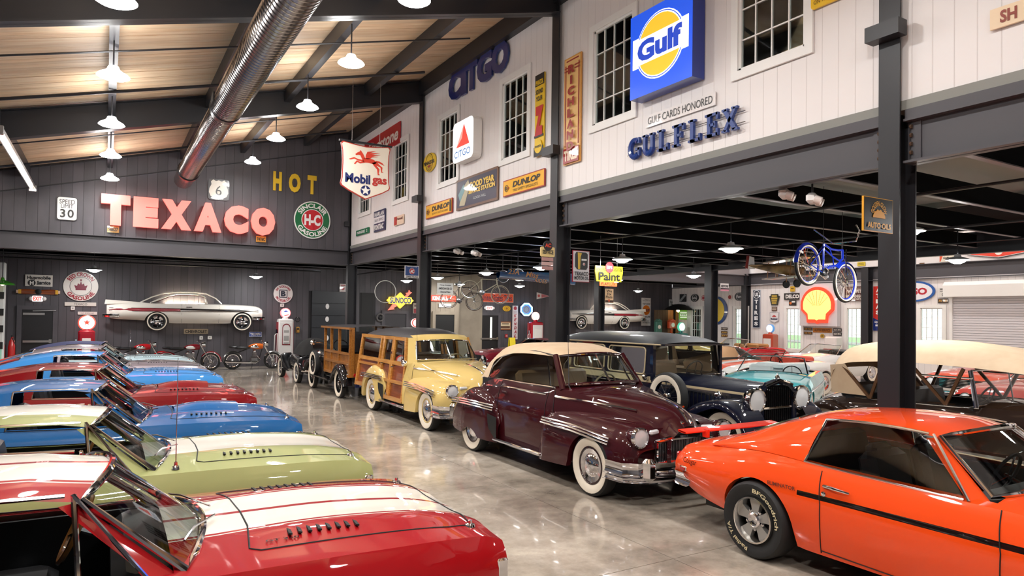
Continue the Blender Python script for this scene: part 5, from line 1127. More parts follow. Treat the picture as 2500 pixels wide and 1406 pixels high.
# ================================================================ WALL-MOUNTED HALF CARS
def wallcar(label, px_nose, px_tail, yb, yt, flip):
    """half of a long white finned car fixed to the back wall"""
    Y = YB-.02; xa, zb = onY(px_tail[0], yb, Y); xb, _ = onY(px_nose[0], yb, Y); zb0 = zb
    Ls = abs(xb-xa); k = Ls/5.36
    t = thing('wall_car', label, 'car', ((xa+xb)/2, Y, zb0), 0 if not flip else 0); sx = -1 if flip else 1
    wh = carpaint('paint_ivory_white', 'e6e1d8', .25)
    B = Body(-2.68*k, 2.66*k, [(-2.68*k, .98), (-2.3*k, .99), (-1, .99), (.8, 1.0), (1.8*k, .98), (2.5*k, .93), (2.66*k, .84)], [(-2.68*k, .96), (-2.2*k, .97), (.6, .96), (1.8*k, .93), (2.5*k, .87), (2.66*k, .78)],
             [(-2.68*k, .26), (-1, .44), (1, .44), (2.66*k, .34)], [(-2.68*k, .34), (-2, .5), (1.5, .52), (2.4*k, .48), (2.66*k, .40)], .66, [(-2.68*k, .46), (-2.3*k, .40), (-1.5*k, .36), (-.4, .26), (1.2, .26), (2.2*k, .38), (2.66*k, .48)], [(-2.68*k, .3), (2.66*k, .36)],
             [(1.90*k, .40, .30), (-1.07*k, .40, .28)], None, 2.4, 50)
    o = B.build(wh, t, half=True, under=False, cap=wh)
    fin = MB(); fin.prism([(-2.75*k, .92), (-2.2*k, .95), (-1.2*k, .97), (-1.9*k, 1.03), (-2.72*k, 1.08)], -.36, -.30, Matrix(((1, 0, 0, 0), (0, 0, 1, 0), (0, 1, 0, 0), (0, 0, 0, 1)))); fin.build('tail_fin', wh, t)
    sd = lambda x, z, d=.006: (x*k, -(B.side(x*k, z)+d), z)
    def strip(xs_, hs, z, m, n):
        g = [[(x*k, -(B.side(x*k, z+h)+.008), z+h), (x*k, -(B.side(x*k, z)+.02), z), (x*k, -(B.side(x*k, z-h)+.008), z-h)] for x, h in zip(xs_, hs)]; MB().grid(g).build(n, m, t)
    strip((-2.62, -2.3, -1.9, -1.4, -.9, -.3), (.004, .03, .045, .05, .048, .042), .745, pm('flash_red', '8e1f2c', .3, coat=.5), 'red_flash'); strip((-.3, .2, .8, 1.4, 2.0, 2.5), (.042, .042, .038, .032, .024, .004), .742, M_CHROMED, 'side_spear')
    for dz_ in (.055, -.055): MB().tube([sd(x, .745+dz_*(1-.35*max(0, x)/2.5), .008) for x in (-2.6, -1.8, -1, -.2, .8, 1.8, 2.5)], .008, 5).build('flash_trim', M_CHROME, t)
    rail = [(-1.30, .98), (-1.02, 1.12), (-.7, 1.27), (-.4, 1.335), (0, 1.345), (.35, 1.32), (.55, 1.24), (.62, .99)]
    MB().tube([(x*k, -.42+.05*(z-1), z) for x, z in rail], .03, 8).build('roof_rail', wh, t); MB().tube([(x*k+.02, -.45+.05*(z-1), z-.045*(z > 1.05)) for x, z in rail[:-1]], .012, 6).build('drip_trim', M_CHROME, t)
    MB().tube([(x*k, -.28, z) for x, z in ((-1.66, .98), (-1.25, 1.2), (-.85, 1.35), (-.3, 1.41), (.2, 1.41), (.6, 1.37), (.95, 1.2), (1.17, .99))], .022, 8).build('roof_edge', wh, t)
    MB().tube([(.62*k, -.44, .98), (.56*k, -.42, 1.28), (.30*k, -.44, 1.29), (.32*k, -.45, .98)], .012, 6, True).build('vent_frame', M_CHROME, t)
    for a in (-.25, 1.05): MB().tube([sd(a, z, .001) for z in (.94, .8, .6, .4, .28)], .004, 5).build('door_seam', M_SEAM, t)
    MB().tube([sd(-.1, .86, .02), sd(.1, .86, .02)], .012, 6).build('door_handle', M_CHROME, t)
    for xa_, xb_, z in ((2.3, 2.74, .47), (-2.78, -2.3, .52)): MB().tube([(xa_*k, -.3 if xa_ < 0 else -.46, z), ((xa_+xb_)/2*k, -.45, z), (xb_*k, -.46 if xa_ < 0 else -.3, z)], [.05, .06, .05], 8, flat=1.2).build('bumper', M_CHROME, t)
    for x in (1.90, -1.07): add_wheel(t, x*k, -.40, 'steel', .34, .17, None, .33); 
    for x in (1.90, -1.07):
        o = MB().lathe([(.318, .0), (.31, .004), (.285, .004), (.28, 0)], 30, TX(x*k, -.488, .33) @ RX(pi/2)).build('whitewall', M_WHITERUB, t)
        for j in range(5): a = 2*pi*j/5; MB().box((x*k+.12*cos(a), -.50, .33+.12*sin(a)), (.05, .02, .05), RY(-a).to_3x3()).build('rim_slot', M_BLACK, t, smooth=False)
    MB().box((0, -.04, .65), (4.6*k, .06, .5)).build('wall_mount', M_BLACK, t, smooth=False)
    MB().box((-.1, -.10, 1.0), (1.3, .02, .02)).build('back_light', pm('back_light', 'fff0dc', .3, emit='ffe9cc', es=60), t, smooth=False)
    if flip: t.scale = (-1, 1, 1)
    return t
wallcar('white finned car half mounted on the wall above the motorcycles', (636, 0), (259, 0), 806, 722, False)
wallcar('second white finned car half on the wall beyond the navy limousine roof', (1385-8, 0), (1563, 0), 803, 745, True)
# ================================================================ MOTORCYCLES
def motorcycle(label, x, y, rz, tank, fend, seatm, big=True, tank2=None):
    t = thing('motorcycle', label, 'motorcycle', (x, y, 0), rz, 'motorcycles along the back wall')
    R = .33 if big else .32; xf, xr = .72, -.68
    for xx in (xf, xr):
        o = MB().lathe([(R-.1, .05), (R-.02, .055), (R, .02), (R, -.02), (R-.02, -.055), (R-.1, -.05)], 32, TX(xx, 0, R) @ RX(pi/2)).build('wheel', M_RUBBER, t)
        MB().lathe([(R-.1, .04), (R-.085, .06), (R-.11, .05), (R-.11, -.05), (R-.085, -.06), (R-.1, -.04)], 32, TX(xx, 0, R) @ RX(pi/2)).build('rim', M_CHROME, o)
        b = MB()
        for k in range(20): a = 2*pi*k/20; b.tube([(xx+(R-.1)*cos(a), 0, R+(R-.1)*sin(a)), (xx+.05*cos(a+.6), .04*(-1)**k, R+.05*sin(a+.6))], .004, 4)
        b.build('spokes', M_CHROME, o); MB().lathe([(.0, .07), (.06, .06), (.09, .02), (.09, -.02), (.06, -.06), (0, -.07)], 16, TX(xx, 0, R) @ RX(pi/2)).build('hub', M_STEEL, o)
        rr = R+.035; w = .085 if big else .06; a0, a1 = (radians(-5), radians(150)) if xx == xf else (radians(15), radians(185))
        g = []
        for i in range(19):
            a = lerp(a0, a1, i/18); g.append([(xx+(rr-.05*(v*v))*cos(a), w*v, R+(rr-.05*v*v)*sin(a)) for v in [-1+2*k/6 for k in range(7)]])
        f = MB().grid(g).build('mudguard', fend, t)
        MB().tube([r[0] for r in g], .006, 5).build('mudguard_edge', M_CHROME if not big else M_WHITE, f); MB().tube([r[-1] for r in g], .006, 5).build('mudguard_edge', M_CHROME if not big else M_WHITE, f)
    for s in (-1, 1): MB().tube([(xf, s*.09, R), (.42, s*.08, .86), (.36, s*.07, .98)], .024 if big else .018, 8).build('fork', M_CHROME, t)
    b = MB(); b.tube([(.36, 0, .88), (-.1, 0, .78), (-.5, 0, .62)], .02, 6); b.tube([(.36, 0, .84), (.22, 0, .3), (-.3, 0, .26), (-.68, 0, R)], .018, 6); b.build('frame', M_BLACK, t)
    rows = []
    for i in range(11):
        u = i/10; xx = lerp(.36, -.16, u); h = .115*sin(pi*min(1, .22+u*.78))**.7; w = .14*sin(pi*min(1, .18+.82*u))**.6
        rows.append([(xx, w*cos(2*pi*k/14), .84+h*sin(2*pi*k/14)) for k in range(14)])
    o = MB().grid(rows, True).build('tank', tank, t)
    for s in (-1, 1): MB().ball((.08, s*.115, .83), (.17, .03, .06), 12, 6).build('tank_panel', tank2 or M_CHROME, o)
    MB().ball((-.38, 0, .79), (.30, .15, .06), 14, 7).build('seat', seatm, t); MB().ball((-.66, 0, .82), (.18, .13, .05), 12, 6).build('pillion', seatm, t)
    e = MB(); e.box((.06, 0, .36), (.30, .2, .2), bev=.05); o = e.build('engine', pm('cast_alloy', '8d8d8f', .35, .8), t)
    for s in ((-.4, .4) if big else (0,)):
        M = TX(.06, 0, .42) @ RY(s)
        for k in range(5): MB().lathe([(.0, 0), (.085, 0), (.085, .014), (0, .014)], 14, M @ TX(0, 0, .05+.03*k)).build('cooling_fin', M_STEEL, o)
        MB().ball(tuple((M @ Vector((0, 0, .23)))), .07, 10, 6).build('rocker_cover', M_CHROME, o)
    MB().tube([(.14, -.12, .52), (.26, -.14, .36), (.1, -.16, .24), (-.4, -.17, .26), (-.95, -.18, .30)], [.02, .022, .028, .035, .04], 8).build('exhaust', M_CHROME, t)
    MB().tube([(.26, -.38, 1.06), (.32, -.25, 1.08), (.36, 0, 1.0), (.32, .25, 1.08), (.26, .38, 1.06)], .012, 6).build('handlebar', M_CHROME, t)
    MB().lathe([(0, -.14), (.07, -.10), (.095, 0), (.09, .02), (0, .035)], 18, TX(.52, 0, .93) @ RY(pi/2)).build('headlamp', M_CHROME, t)
    MB().tube([(.0, -.1, .3), (-.08, -.28, .0)], .01, 6).build('side_stand', M_BLACK, t)
    return t
mar = carpaint('paint_bike_maroon', '7c1622', .2)
BY = 26.75
motorcycle('red motorcycle at the left end of the row, half hidden by car roofs', 1.02, BY+.25, .05, carpaint('paint_bike_red', 'b41a22', .2), carpaint('paint_bike_red', 'b41a22', .2), M_INT)
motorcycle('maroon and cream motorcycle with big valanced mudguards under the wall car', 2.55, BY-.25, -.1, mar, mar, M_INT, True, M_WHITE)
motorcycle('slim motorcycle with orange and black tank beside the white petrol pump', 4.72, BY-.1, -.04, carpaint('paint_bike_orange', 'd0641f', .2), M_STEEL, M_INT, False)
# ================================================================ SIGNS
TXT = []
PL = {'R': (XWF-.0, 'x'), 'F': (YF+.035, 'y'), 'B': (YB-.0, 'y'), 'W': (XR-.03, 'x'), 'U': (XR+.19, 'x')}
def text(parent, body, x, y, w, h, z, mat, bold=.0, ext=.0015, arc=None, shear=0, name='lettering', line=.82, rot=0, sp=1.0):
    TXT.append((parent, body, x, y, w, h, z, mat, bold, ext, arc, shear, name, line, rot, sp))
def shape_pts(kind, w, h):
    a, b = w/2, h/2
    if kind == 'rect': return [(-a, -b), (a, -b), (a, b), (-a, b)]
    if kind == 'round':
        r = min(a, b)*.28; P = []
        for cx, cy, s in ((a-r, -b+r, -90), (a-r, b-r, 0), (-a+r, b-r, 90), (-a+r, -b+r, 180)):
            for k in range(5): q = radians(s+22.5*k); P.append((cx+r*cos(q), cy+r*sin(q)))
        return P
    if kind == 'circle': return [(a*cos(2*pi*k/40), b*sin(2*pi*k/40)) for k in range(40)]
    if kind == 'oct': return [(a*cos(2*pi*(k+.5)/8)*1.08, b*sin(2*pi*(k+.5)/8)*1.08) for k in range(8)]
    if kind == 'shield': P = [(-.93, 1), (-.5, .94), (0, .9), (.5, .94), (.93, 1), (1, .93), (.95, .7), (.93, .3), (.95, -.3), (1, -.5), (.96, -.58), (.7, -.72), (.35, -.86), (0, -1), (-.35, -.86), (-.7, -.72), (-.96, -.58), (-1, -.5), (-.95, -.3), (-.93, .3), (-.95, .7), (-1, .93)]
    elif kind == 'route': P = [(-.55, 1), (-.3, .86), (0, .95), (.3, .86), (.55, 1), (.78, .78), (.72, .5), (.92, .1), (.96, -.3), (.8, -.68), (.45, -.84), (0, -1), (-.45, -.84), (-.8, -.68), (-.96, -.3), (-.92, .1), (-.72, .5), (-.78, .78)]
    elif kind == 'keystone': P = [(-.7, 1), (.7, 1), (.72, .72), (1, .62), (.62, -1), (-.62, -1), (-1, .62), (-.72, .72)]
    else: P = kind
    return [(x*a, y*b) for x, y in P]
def place(plane, px, off=0):
    """px = (xl, xr, ytop, ybottom) in the photograph, heights at the left edge -> centre, size, rotation on that wall"""
    if isinstance(plane, tuple): c, ax = plane
    else: c, ax = PL[plane]
    xl, xr, yt, yb = px
    if ax == 'x':
        c -= off; y1, zt = onX(xl, yt, c); _, zb = onX(xl, yb, c); y0, _ = onX(xr, yt, c); return Vector((c, (y0+y1)/2, (zt+zb)/2)), y1-y0, zt-zb, (pi/2, 0, -pi/2)
    c -= off; x0, _ = onY(xl, yt, c); x1, _ = onY(xr, yt, c); xm = (xl+xr)/2; _, zt = onY(xm, yt, c); _, zb = onY(xm, yb, c)
    return Vector(((x0+x1)/2, c, (zt+zb)/2)), x1-x0, zt-zb, (pi/2, 0, 0)
def layers(t, w, h, z, L, es=0):
    m = min(w, h)/2; a, b = w/2, h/2; MT = (lambda c: lit(c, es)) if es else flat
    for q in L:
        z += .0025; k = q[0]
        if k == 'r': MB().box((q[1]*a, q[2]*b, z-.001), (q[3]*w, q[4]*h, .003)).build('band', MT(q[5]), t, smooth=False)
        elif k == 'c': MB().lathe([(0, .002), (m*q[3], .002), (m*q[3], -.001)], 32, TX(q[1]*a, q[2]*b, z) @ Matrix.Diagonal((1, q[5] if len(q) > 5 else 1, 1, 1))).build('disc', MT(q[4]), t, smooth=False)
        elif k == 'g': MB().lathe([(m*q[3], -.001), (m*q[3], .002), (m*q[4], .002), (m*q[4], -.001)], 36, TX(q[1]*a, q[2]*b, z) @ Matrix.Diagonal((1, q[6] if len(q) > 6 else 1, 1, 1))).build('ring', MT(q[5]), t, smooth=False)
        elif k == 'p': MB().prism([(x*a, y*b) for x, y in q[1]], z-.001, z+.002).build('emblem', MT(q[2]), t, smooth=False)
        elif k == 't': o = q[7] if len(q) > 7 else {}; text(t, q[1], q[2]*a, q[3]*b, q[4]*w, q[5]*h, z, MT(q[6]), **o)
        elif k == 'a': o = q[6] if len(q) > 6 else {}; text(t, q[1], 0, 0, 0, q[4]*m, z, MT(q[5]), arc=(q[2]*m, q[3]), **o)
STAR = [(cos(pi/2+pi*k/5)*(1 if k % 2 == 0 else .42), sin(pi/2+pi*k/5)*(1 if k % 2 == 0 else .42)) for k in range(10)]
def star(cx, cy, r, w=1, h=1): return [(cx+x*r*w, cy+y*r*h) for x, y in STAR]
def sign(label, plane, px, kind, col, L=(), th=.025, off=0, border=None, bw=.05, es=0, name='sign', cat='sign', group=None, side=None):
    c, w, h, rot = place(plane, px, off)
    t = thing(name, label, cat, c, 0, group, rot)
    P = shape_pts(kind, w, h); b = min(w, h)*bw
    m = lit(col, es) if es and not border else (lit(border, es) if es and border else flat(border or col))
    if side: MB().prism(P, 0, th-.004).build('box', side, t, smooth=False); MB().prism(P, th-.004, th).build('panel', m, t, smooth=False)
    else: MB().prism(P, 0, th).build('panel', m, t, smooth=False)
    if border:
        P2 = shape_pts(kind, w-2*b, h-2*b); MB().prism(P2, th-.001, th+.002).build('face', lit(col, es) if es else flat(col), t, smooth=False)
    layers(t, w, h, th+.002, L, es); return t, w, h
B_ = dict(bold=.035); BB = dict(bold=.055); IT = dict(bold=.03, shear=.25)
def letters(label, plane, px, body, mat, depth, bold=.05, off=0, gaps=.06, group=None, widths=None):
    c, w, h, rot = place(plane, px, off); t = thing('letter_sign', label, 'letters', c, 0, group, rot)
    ws = widths or [1]*len(body); tot = sum(ws); g = gaps*w/len(body); x = -w/2
    for ch, q in zip(body, ws):
        cw = w*q/tot; text(t, ch, x+cw/2, 0, cw-g, h, 0, mat, bold=bold, ext=depth, name='letter'); x += cw
    return t, w, h
M_NAVYP = pm('navy_enamel', '1b2b6c', .3, coat=.5)
# ---- right upper wall
letters('big navy blue rounded capital letters high on the white wall, under the roof beam', 'R', (1100, 1244, 186, 253), 'CITGO', M_NAVYP, .05, .055, 0, -.03, None, [1.15, .42, .95, 1.15, 1.2])
sign('lit white plastic sign with red triangle between two small windows', 'R', (1127, 1177, 309, 404), 'round', 'ffffff', [('p', [(-.62, -.28), (.66, -.28), (.12, .78)], 'ff3b30'), ('p', [(-.62, -.28), (-.05, .12), (.12, .78)], 'ff8a80'), ('t', 'CITGO', 0, -.62, .78, .17, '2c5a8a', dict(bold=.01))], .22, es=1.1, side=M_WHITE)
sign('round yellow oil sign left of the small window near the third post', 'R', (1036, 1066, 381, 426), 'circle', 'e9c31d', [('g', 0, 0, .93, .88, '141414'), ('t', 'PENNZOIL', 0, -.02, .84, .2, '141414', B_), ('p', [(-.28, -.3), (.28, -.3), (.12, -.55), (-.12, -.55)], '9c2a1c'), ('a', 'SAFE LUBRICATION', .72, -110, .14, '141414'), ('a', 'SUPREME PENNSYLVANIA QUALITY', .72, 120, .1, '141414')])
sign('tall narrow yellow and black sign with large red letter Z', 'R', (1310, 1332, 187, 383), 'rect', 'f1c81c', [('r', 0, .86, 1, .14, '141414'), ('t', 'PENNZOIL', 0, .80, .84, .06, 'f1c81c', B_), ('t', 'SOUND', 0, .57, .8, .06, '141414', B_), ('t', 'YOUR', 0, .40, .7, .06, '141414', B_), ('r', 0, -.52, 1, .03, '141414'), ('t', 'Z', .04, -.15, .92, .36, 'c8191f', dict(bold=.09)), ('r', 0, -.9, 1, .12, '141414'), ('c', 0, -.78, .82, 'f1c81c'), ('t', 'PENNZOIL', 0, -.78, .7, .03, '141414', B_)])
sign('dark blue framed sign with winged shoe and yellow lettering below the lit triangle sign', 'R', (1117, 1218, 442, 515), 'rect', '1d1d3e', [('p', [(-.82, -.75), (-.55, -.8), (-.3, .4), (-.38, .8), (-.7, .3)], 'b7ae8c'), ('p', [(-.88, .0), (-.6, .62), (-.55, .2), (-.78, -.5)], '5d8f96'), ('t', 'GOOD YEAR', .28, .38, .58, .2, 'e8c14a', BB), ('t', 'SERVICE STATION', .28, -.02, .62, .15, 'e8c14a', BB), ('t', 'GOOD-WILL', .2, -.5, .3, .08, 'cfd3d6')], border='6b4a35', bw=.07)
DL = lambda s: [('t', 'DUNLOP', .16, .22, .66, .36, '15120c', dict(bold=.05, shear=.18)), ('t', s, .12, -.5, .6, .16, '15120c'), ('g', -.8, -.05, .42, .36, '15120c'), ('t', 'D', -.82, -.05, .07, .2, '15120c', BB), ('p', [(-.72, .12), (-.66, -.05), (-.72, -.2)], 'a3251c')]
sign('yellow and red bordered tyre sign beside the tall Z sign, the larger of two alike', 'R', (1231, 1332, 443, 482), 'rect', 'f2b41f', DL('TIRE SAFETY SPECIALISTS'), border='9c2119', bw=.06)
sign('smaller yellow tyre sign with black bars near the third post', 'R', (1042, 1106, 503, 536), 'rect', 'f2b41f', DL('QUALITY COSTS NO MORE')+[('r', .88, 0, .02, .8, '15120c'), ('r', .94, 0, .02, .8, '15120c')], border='9c2119', bw=.06)
sign('long red banner sign with white script behind the hanging shield', 'R', (892, 978, 351, 397), 'rect', 'b5202c', [('t', 'Firestone', .08, 0, .84, .6, 'f2ece4', dict(bold=.03, shear=.2))])
sign('blue and white car dealer sign low on the wall near the far corner', 'R', (915, 942, 518, 568), 'rect', '1f2450', [('t', 'HARLAN', 0, .66, .84, .2, 'e9e6e4', B_), ('r', 0, .1, .94, .3, 'e3e0e2'), ('t', 'SALES  SERVICE', 0, .1, .8, .12, '1f2450'), ('t', 'PONTIAC', 0, -.58, .84, .26, 'e9e6e4', BB)])
sign('small green street name sign by the far corner', 'R', (871, 902, 564, 577), 'rect', '0f6b45', [('t', 'PARADISE   2', 0, 0, .8, .5, 'f0f0ee', B_)])
sign('little cream and red oil sign right of the dealer sign', 'R', (964, 987, 530, 552), 'rect', 'e8cdb4', [('r', -.66, 0, .3, .9, 'b5302a'), ('t', 'Pencoil', .28, .3, .6, .26, '6a2420', IT)])
sign('tall cream and red sign with stepped art deco border reading downwards', 'R', (1381, 1422, 148, 405), 'rect', 'edc27c', [('r', 0, .935, .72, .012, '9c1f1c'), ('r', -.78, .1, .05, .86-.1, '9c1f1c'), ('r', .78, .1, .05, .76, '9c1f1c'), ('r', -.6, .81, .3, .01, '9c1f1c'), ('r', .6, .81, .3, .01, '9c1f1c'), ('r', -.6, .75, .3, .01, '9c1f1c'), ('r', .6, .75, .3, .01, '9c1f1c'), ('r', 0, -.84, .9, .14, '9c1f1c'), ('t', 'TIRES', 0, -.84, .8, .1, 'f0dcc0', BB)]+[('t', c, 0, .76-.205*i, .4 if c != 'I' else .13, .08, '9c1f1c', BB) for i, c in enumerate('RICHLAND')], border='d79a4a', bw=.05)
t, w, h = sign('huge lit blue square sign with orange disc between the two big windows', 'R', (1569, 1721, 55, 252), 'rect', '1c4fd0', [('c', 0, .05, .80, 'ffffff', .97), ('r', 0, .05, .90, .36, 'ffffff'), ('g', 0, .05, .77, .75, '1c4fd0', .97), ('c', 0, .05, .72, 'ffb02e', .97), ('r', 0, .05, .86, .31, 'ffffff'), ('t', 'Gulf', 0, .05, .72, .25, '1d3fae', dict(bold=.05))], .24, es=.8, side=pm('blue_sign_box', '12308c', .3, coat=.5))
sign('white strip sign with thin black capitals under the big blue square', 'R', (1579, 1748, 284, 313), 'rect', 'e8e3e2', [('t', 'GULF CARDS HONORED', 0, 0, .93, .6, '17171a')], .015)
# slab serif letters on rails
c, w, h, rot = place('R', (1540, 1812, 345, 393), 0); t = thing('letter_sign', 'navy serif letters on two thin rails below the strip sign', 'letters', c, 0, None, rot)
for yy in (-.22, .24): MB().tube([(-w/2-.06, yy*h, .015), (w/2+.06, yy*h, .015)], .006, 5).build('rail', M_STEEL, t)
lw = w/7
def slab(ch, x, cw):
    b = MB(); H = h; s = H*.2; d = .05
    def bx(x0, x1, y0, y1): b.box((x+(x0+x1)/2*cw, (y0+y1)/2*H, d/2+.02), (abs(x1-x0)*cw, abs(y1-y0)*H, d))
    def diag(x0, y0, x1, y1, wd): b.bar((x+x0*cw, y0*H, d/2+.02), (x+x1*cw, y1*H, d/2+.02), wd*cw, d)
    S = .1
    if ch == 'G':
        pts = [(.36*cos(a)*cw+x, .42*H*sin(a), d/2+.02) for a in [radians(45+270*k/16) for k in range(17)]]; b.tube(pts, d*.9, 8); bx(.08, .44, -.12, .0); bx(.28, .42, -.4, 0); bx(.26, .4, .22, .5)
    if ch == 'U':
        pts = [(x+.28*cw*cos(a), -.18*H+.26*H*sin(a), d/2+.02) for a in [radians(180+180*k/10) for k in range(11)]]; b.tube(pts, d*.9, 8); bx(-.37, -.19, -.2, .5); bx(.19, .37, -.2, .5); bx(-.46, -.1, .4, .5); bx(.1, .46, .4, .5)
    if ch in 'LFE':
        bx(-.26, -.06, -.5, .5); bx(-.4, .06, -.5, -.4); bx(-.4, .06, .4, .5)
        if ch in 'LE': bx(-.26, .38, -.5, -.38); bx(.28, .4, -.5, -.2)
        if ch in 'FE': bx(-.26, .38, .38, .5); bx(.28, .4, .2, .5); bx(-.1, .2, -.06, .06); bx(.14, .24, -.14, .14)
    if ch == 'X': diag(-.3, .45, .3, -.45, .2); diag(-.3, -.45, .3, .45, .16); bx(-.46, -.12, .4, .5); bx(.1, .44, .4, .5); bx(-.46, -.12, -.5, -.4); bx(.12, .46, -.5, -.4)
    b.build('letter', pm('glossy_blue_letter', '163a86', .4, coat=.35), t, smooth=False)
for i, chh in enumerate('GULFLEX'): slab(chh, -w/2+lw*(i+.5), lw*.92)
sign('bottom of a round white sign at the top edge above the lit blue square', 'R', (1519, 1562, -54, 8), 'circle', 'eceef2', [('g', 0, 0, .92, .74, '6c7fc0')], .03)
sign('yellow sign cut off by the top edge, right of the big window', 'R', (1983, 2062, -32, 27), 'round', 'f0c322', [('t', 'ON THE GR', -.1, -.5, .7, .16, '5a3f12'), ('t', '77', -.3, .25, .3, .4, '5a3f12', B_)])
sign('cream board with brown-red capitals beyond the near post', 'R', (2420, 2600, 27, 76), 'rect', 'ecd3b2', [('t', 'SH', -.46, .0, .24, .62, '8e3b2c', B_)])
# ---- far upper wall
letters('giant lit salmon red block letters across the far charcoal wall', 'F', (243, 674, 492, 563), 'TEXACO', lit('f0685e', 1.25), .12, .09, .14, .10, None, [1.05, .95, 1.15, 1.1, 1.02, 1.05])
letters('three yellow capital letters high on the far charcoal wall', 'F', (658, 781, 424, 470), 'HOT', pm('yellow_letter', 'f4cc34', .35, coat=.4), .04, .06, .0, .42, None, [.9, 1.1, .95])
t, w, h = sign('white highway shield with black number on a dark square plate', 'F', (508, 560, 438, 489), 'round', '3a3a3c', [], .02); MB().prism([(x*.94, y*.94) for x, y in shape_pts('route', w, h)], .02, .026).build('shield', flat('e6e3d6'), t, smooth=False); text(t, '6', 0, -.04*h, .28*w, .46*h, .03, flat('20201f'), .0)
sign('white speed limit traffic sign at the left of the far wall', 'F', (139, 190, 481, 538), 'round', 'e8e5e3', [('t', 'SPEED', 0, .58, .74, .19, '222222'), ('t', 'LIMIT', 0, .2, .58, .16, '222222'), ('t', '30', 0, -.42, .66, .36, '222222', dict(bold=.02, sp=1.2))], border='3c3c3c', bw=.03)
sign('large round green, white and red petrol sign at the right of the far wall', 'F', (718, 807, 492, 583), 'circle', '0f6a3b', [('c', 0, 0, .60, 'f0efec'), ('c', 0, 0, .56, 'c4202b'), ('t', 'H-C', 0, 0, .44, .3, 'f2f0ee', dict(bold=.05)), ('a', 'SINCLAIR', .79, 130, .25, 'f0efec', B_), ('a', 'GASOLINE', .79, -130, .25, 'f0efec', B_)], border='f0efec', bw=.03)
sign('small yellow number plate hung under the salmon letter T', 'F', (262, 291, 552, 568), 'rect', 'c59a3f', [('t', '56627', 0, 0, .84, .6, '2a2417', B_)])
sign('small yellow number plate under the last salmon letter', 'F', (625, 649, 577, 591), 'rect', 'd9a53a', [('t', '7476C', 0, 0, .84, .6, '2a2417', B_)])
# ---- hanging shield
t, w, h = sign('cream hanging shield sign with red winged horse in mid air', (15.4, 'y'), (831, 952, 352, 488), 'shield', 'ece3d2', [], .05, border='b23a2c', bw=.02)
HB = MB()
for pts in ([(-.18, .18), (-.10, .34), (.14, .36), (.42, .30), (.52, .14), (.44, .0), (.3, .02), (.1, .06), (-.1, .04)],
            [(-.18, .18), (-.06, .34), (-.16, .62), (-.24, .78), (-.30, .86), (-.33, .76), (-.46, .66), (-.56, .54), (-.52, .48), (-.38, .52), (-.30, .5)],
            [(-.16, .2), (-.10, .08), (-.42, .12), (-.60, .22), (-.82, .12), (-.88, .16), (-.62, .32), (-.40, .22)], [(-.14, .14), (-.06, .04), (-.30, -.06), (-.46, .02), (-.56, -.16), (-.62, -.12), (-.48, .12), (-.30, .04)],
            [(.30, .10), (.50, .12), (.56, -.10), (.70, -.30), (.66, -.62), (.74, -.70), (.62, -.72), (.58, -.34), (.42, -.12)], [(.40, .16), (.54, .18), (.70, .0), (.86, -.16), (.84, -.44), (.92, -.50), (.80, -.52), (.76, -.18), (.56, -.06)],
            [(.48, .26), (.52, .14), (.72, .10), (.96, -.02), (.86, .14), (.70, .24)],
            [(-.04, .30), (.18, .30), (.30, .46), (.62, .54), (.30, .54), (.74, .68), (.28, .64), (.72, .82), (.20, .74), (.52, .94), (.06, .80), (-.02, .56)]):
    HB.prism([((x*.78+.0)*w/2, (y*.52+.30)*h/2) for x, y in pts], .052, .057)
HB.build('emblem', flat('d8432f'), t, smooth=False)
text(t, 'Mobil', -.16*w, -.14*h, .5*w, .17*h, .055, flat('1c2a63'), .04); text(t, 'gas', .28*w, -.165*h, .3*w, .155*h, .055, flat('c03a34'), .04)
MB().prism([(x, y-.34*h) for x, y in shape_pts('circle', .2*w, .2*w)], .052, .055).build('disc', flat('1c2a63'), t, smooth=False); MB().prism([(x*.1*w, y*.1*w-.34*h) for x, y in STAR], .055, .058).build('star', flat('f0ece4'), t, smooth=False)
MB().box((0, .5*h+.015, .025), (w*1.06, .04, .06)).build('top_rail', M_BLACKSTEEL, t, smooth=False)
for x in (-.28, .28): MB().tube([(x*w, .5*h, .025), (x*w, roof(5.3)-.3-t.location.z, .025)], .005, 5).build('wire', M_STEEL, t)
# ---- column mounted and hanging signs
sign('yellow and black square sign with sunrise on the near post, above the blue bicycle', (3.95, 'y'), (2104, 2175, 484, 567), 'rect', '16130d', [('a', 'GOLDEN GLOW', .66, 165, .3, 'e0a226', dict(bold=.02)), ('p', [(-.42, -.18)]+[(.42*cos(radians(180-15*k)), -.18+.52*sin(radians(180-15*k))*(1 if k % 2 else .82)) for k in range(1, 12)]+[(.42, -.18)], 'd89a22'), ('t', 'AUTO OILS', 0, -.64, .8, .17, 'e0a226', B_)], .02, border='d89a22', bw=.02)
sign('white motor oil sign with black can on the right of the second post', (10.15, 'y'), (1397, 1438, 612, 689), 'rect', 'd9d5d8', [('p', [(-.6, .9), (.55, .9), (.75, .78), (.75, -.05), (.6, -.2), (-.5, -.2), (-.75, -.02), (-.75, .75)], '15161a'), ('p', [(-.45, .88), (.05, .84), (-.1, .6), (-.15, -.18), (-.4, -.18), (-.42, .55)], 'd8b23a'), ('c', .3, .15, .13, 'efeeec'), ('p', star(.3, .15, .1), 'c02a2a'), ('r', .3, .42, .3, .05, 'e8e8e6'), ('t', 'TEXACO', 0, -.46, .82, .12, '17171a', B_), ('t', 'MOTOR OIL', 0, -.74, .86, .11, '17171a', B_)], .02, border='9a2337', bw=.03)
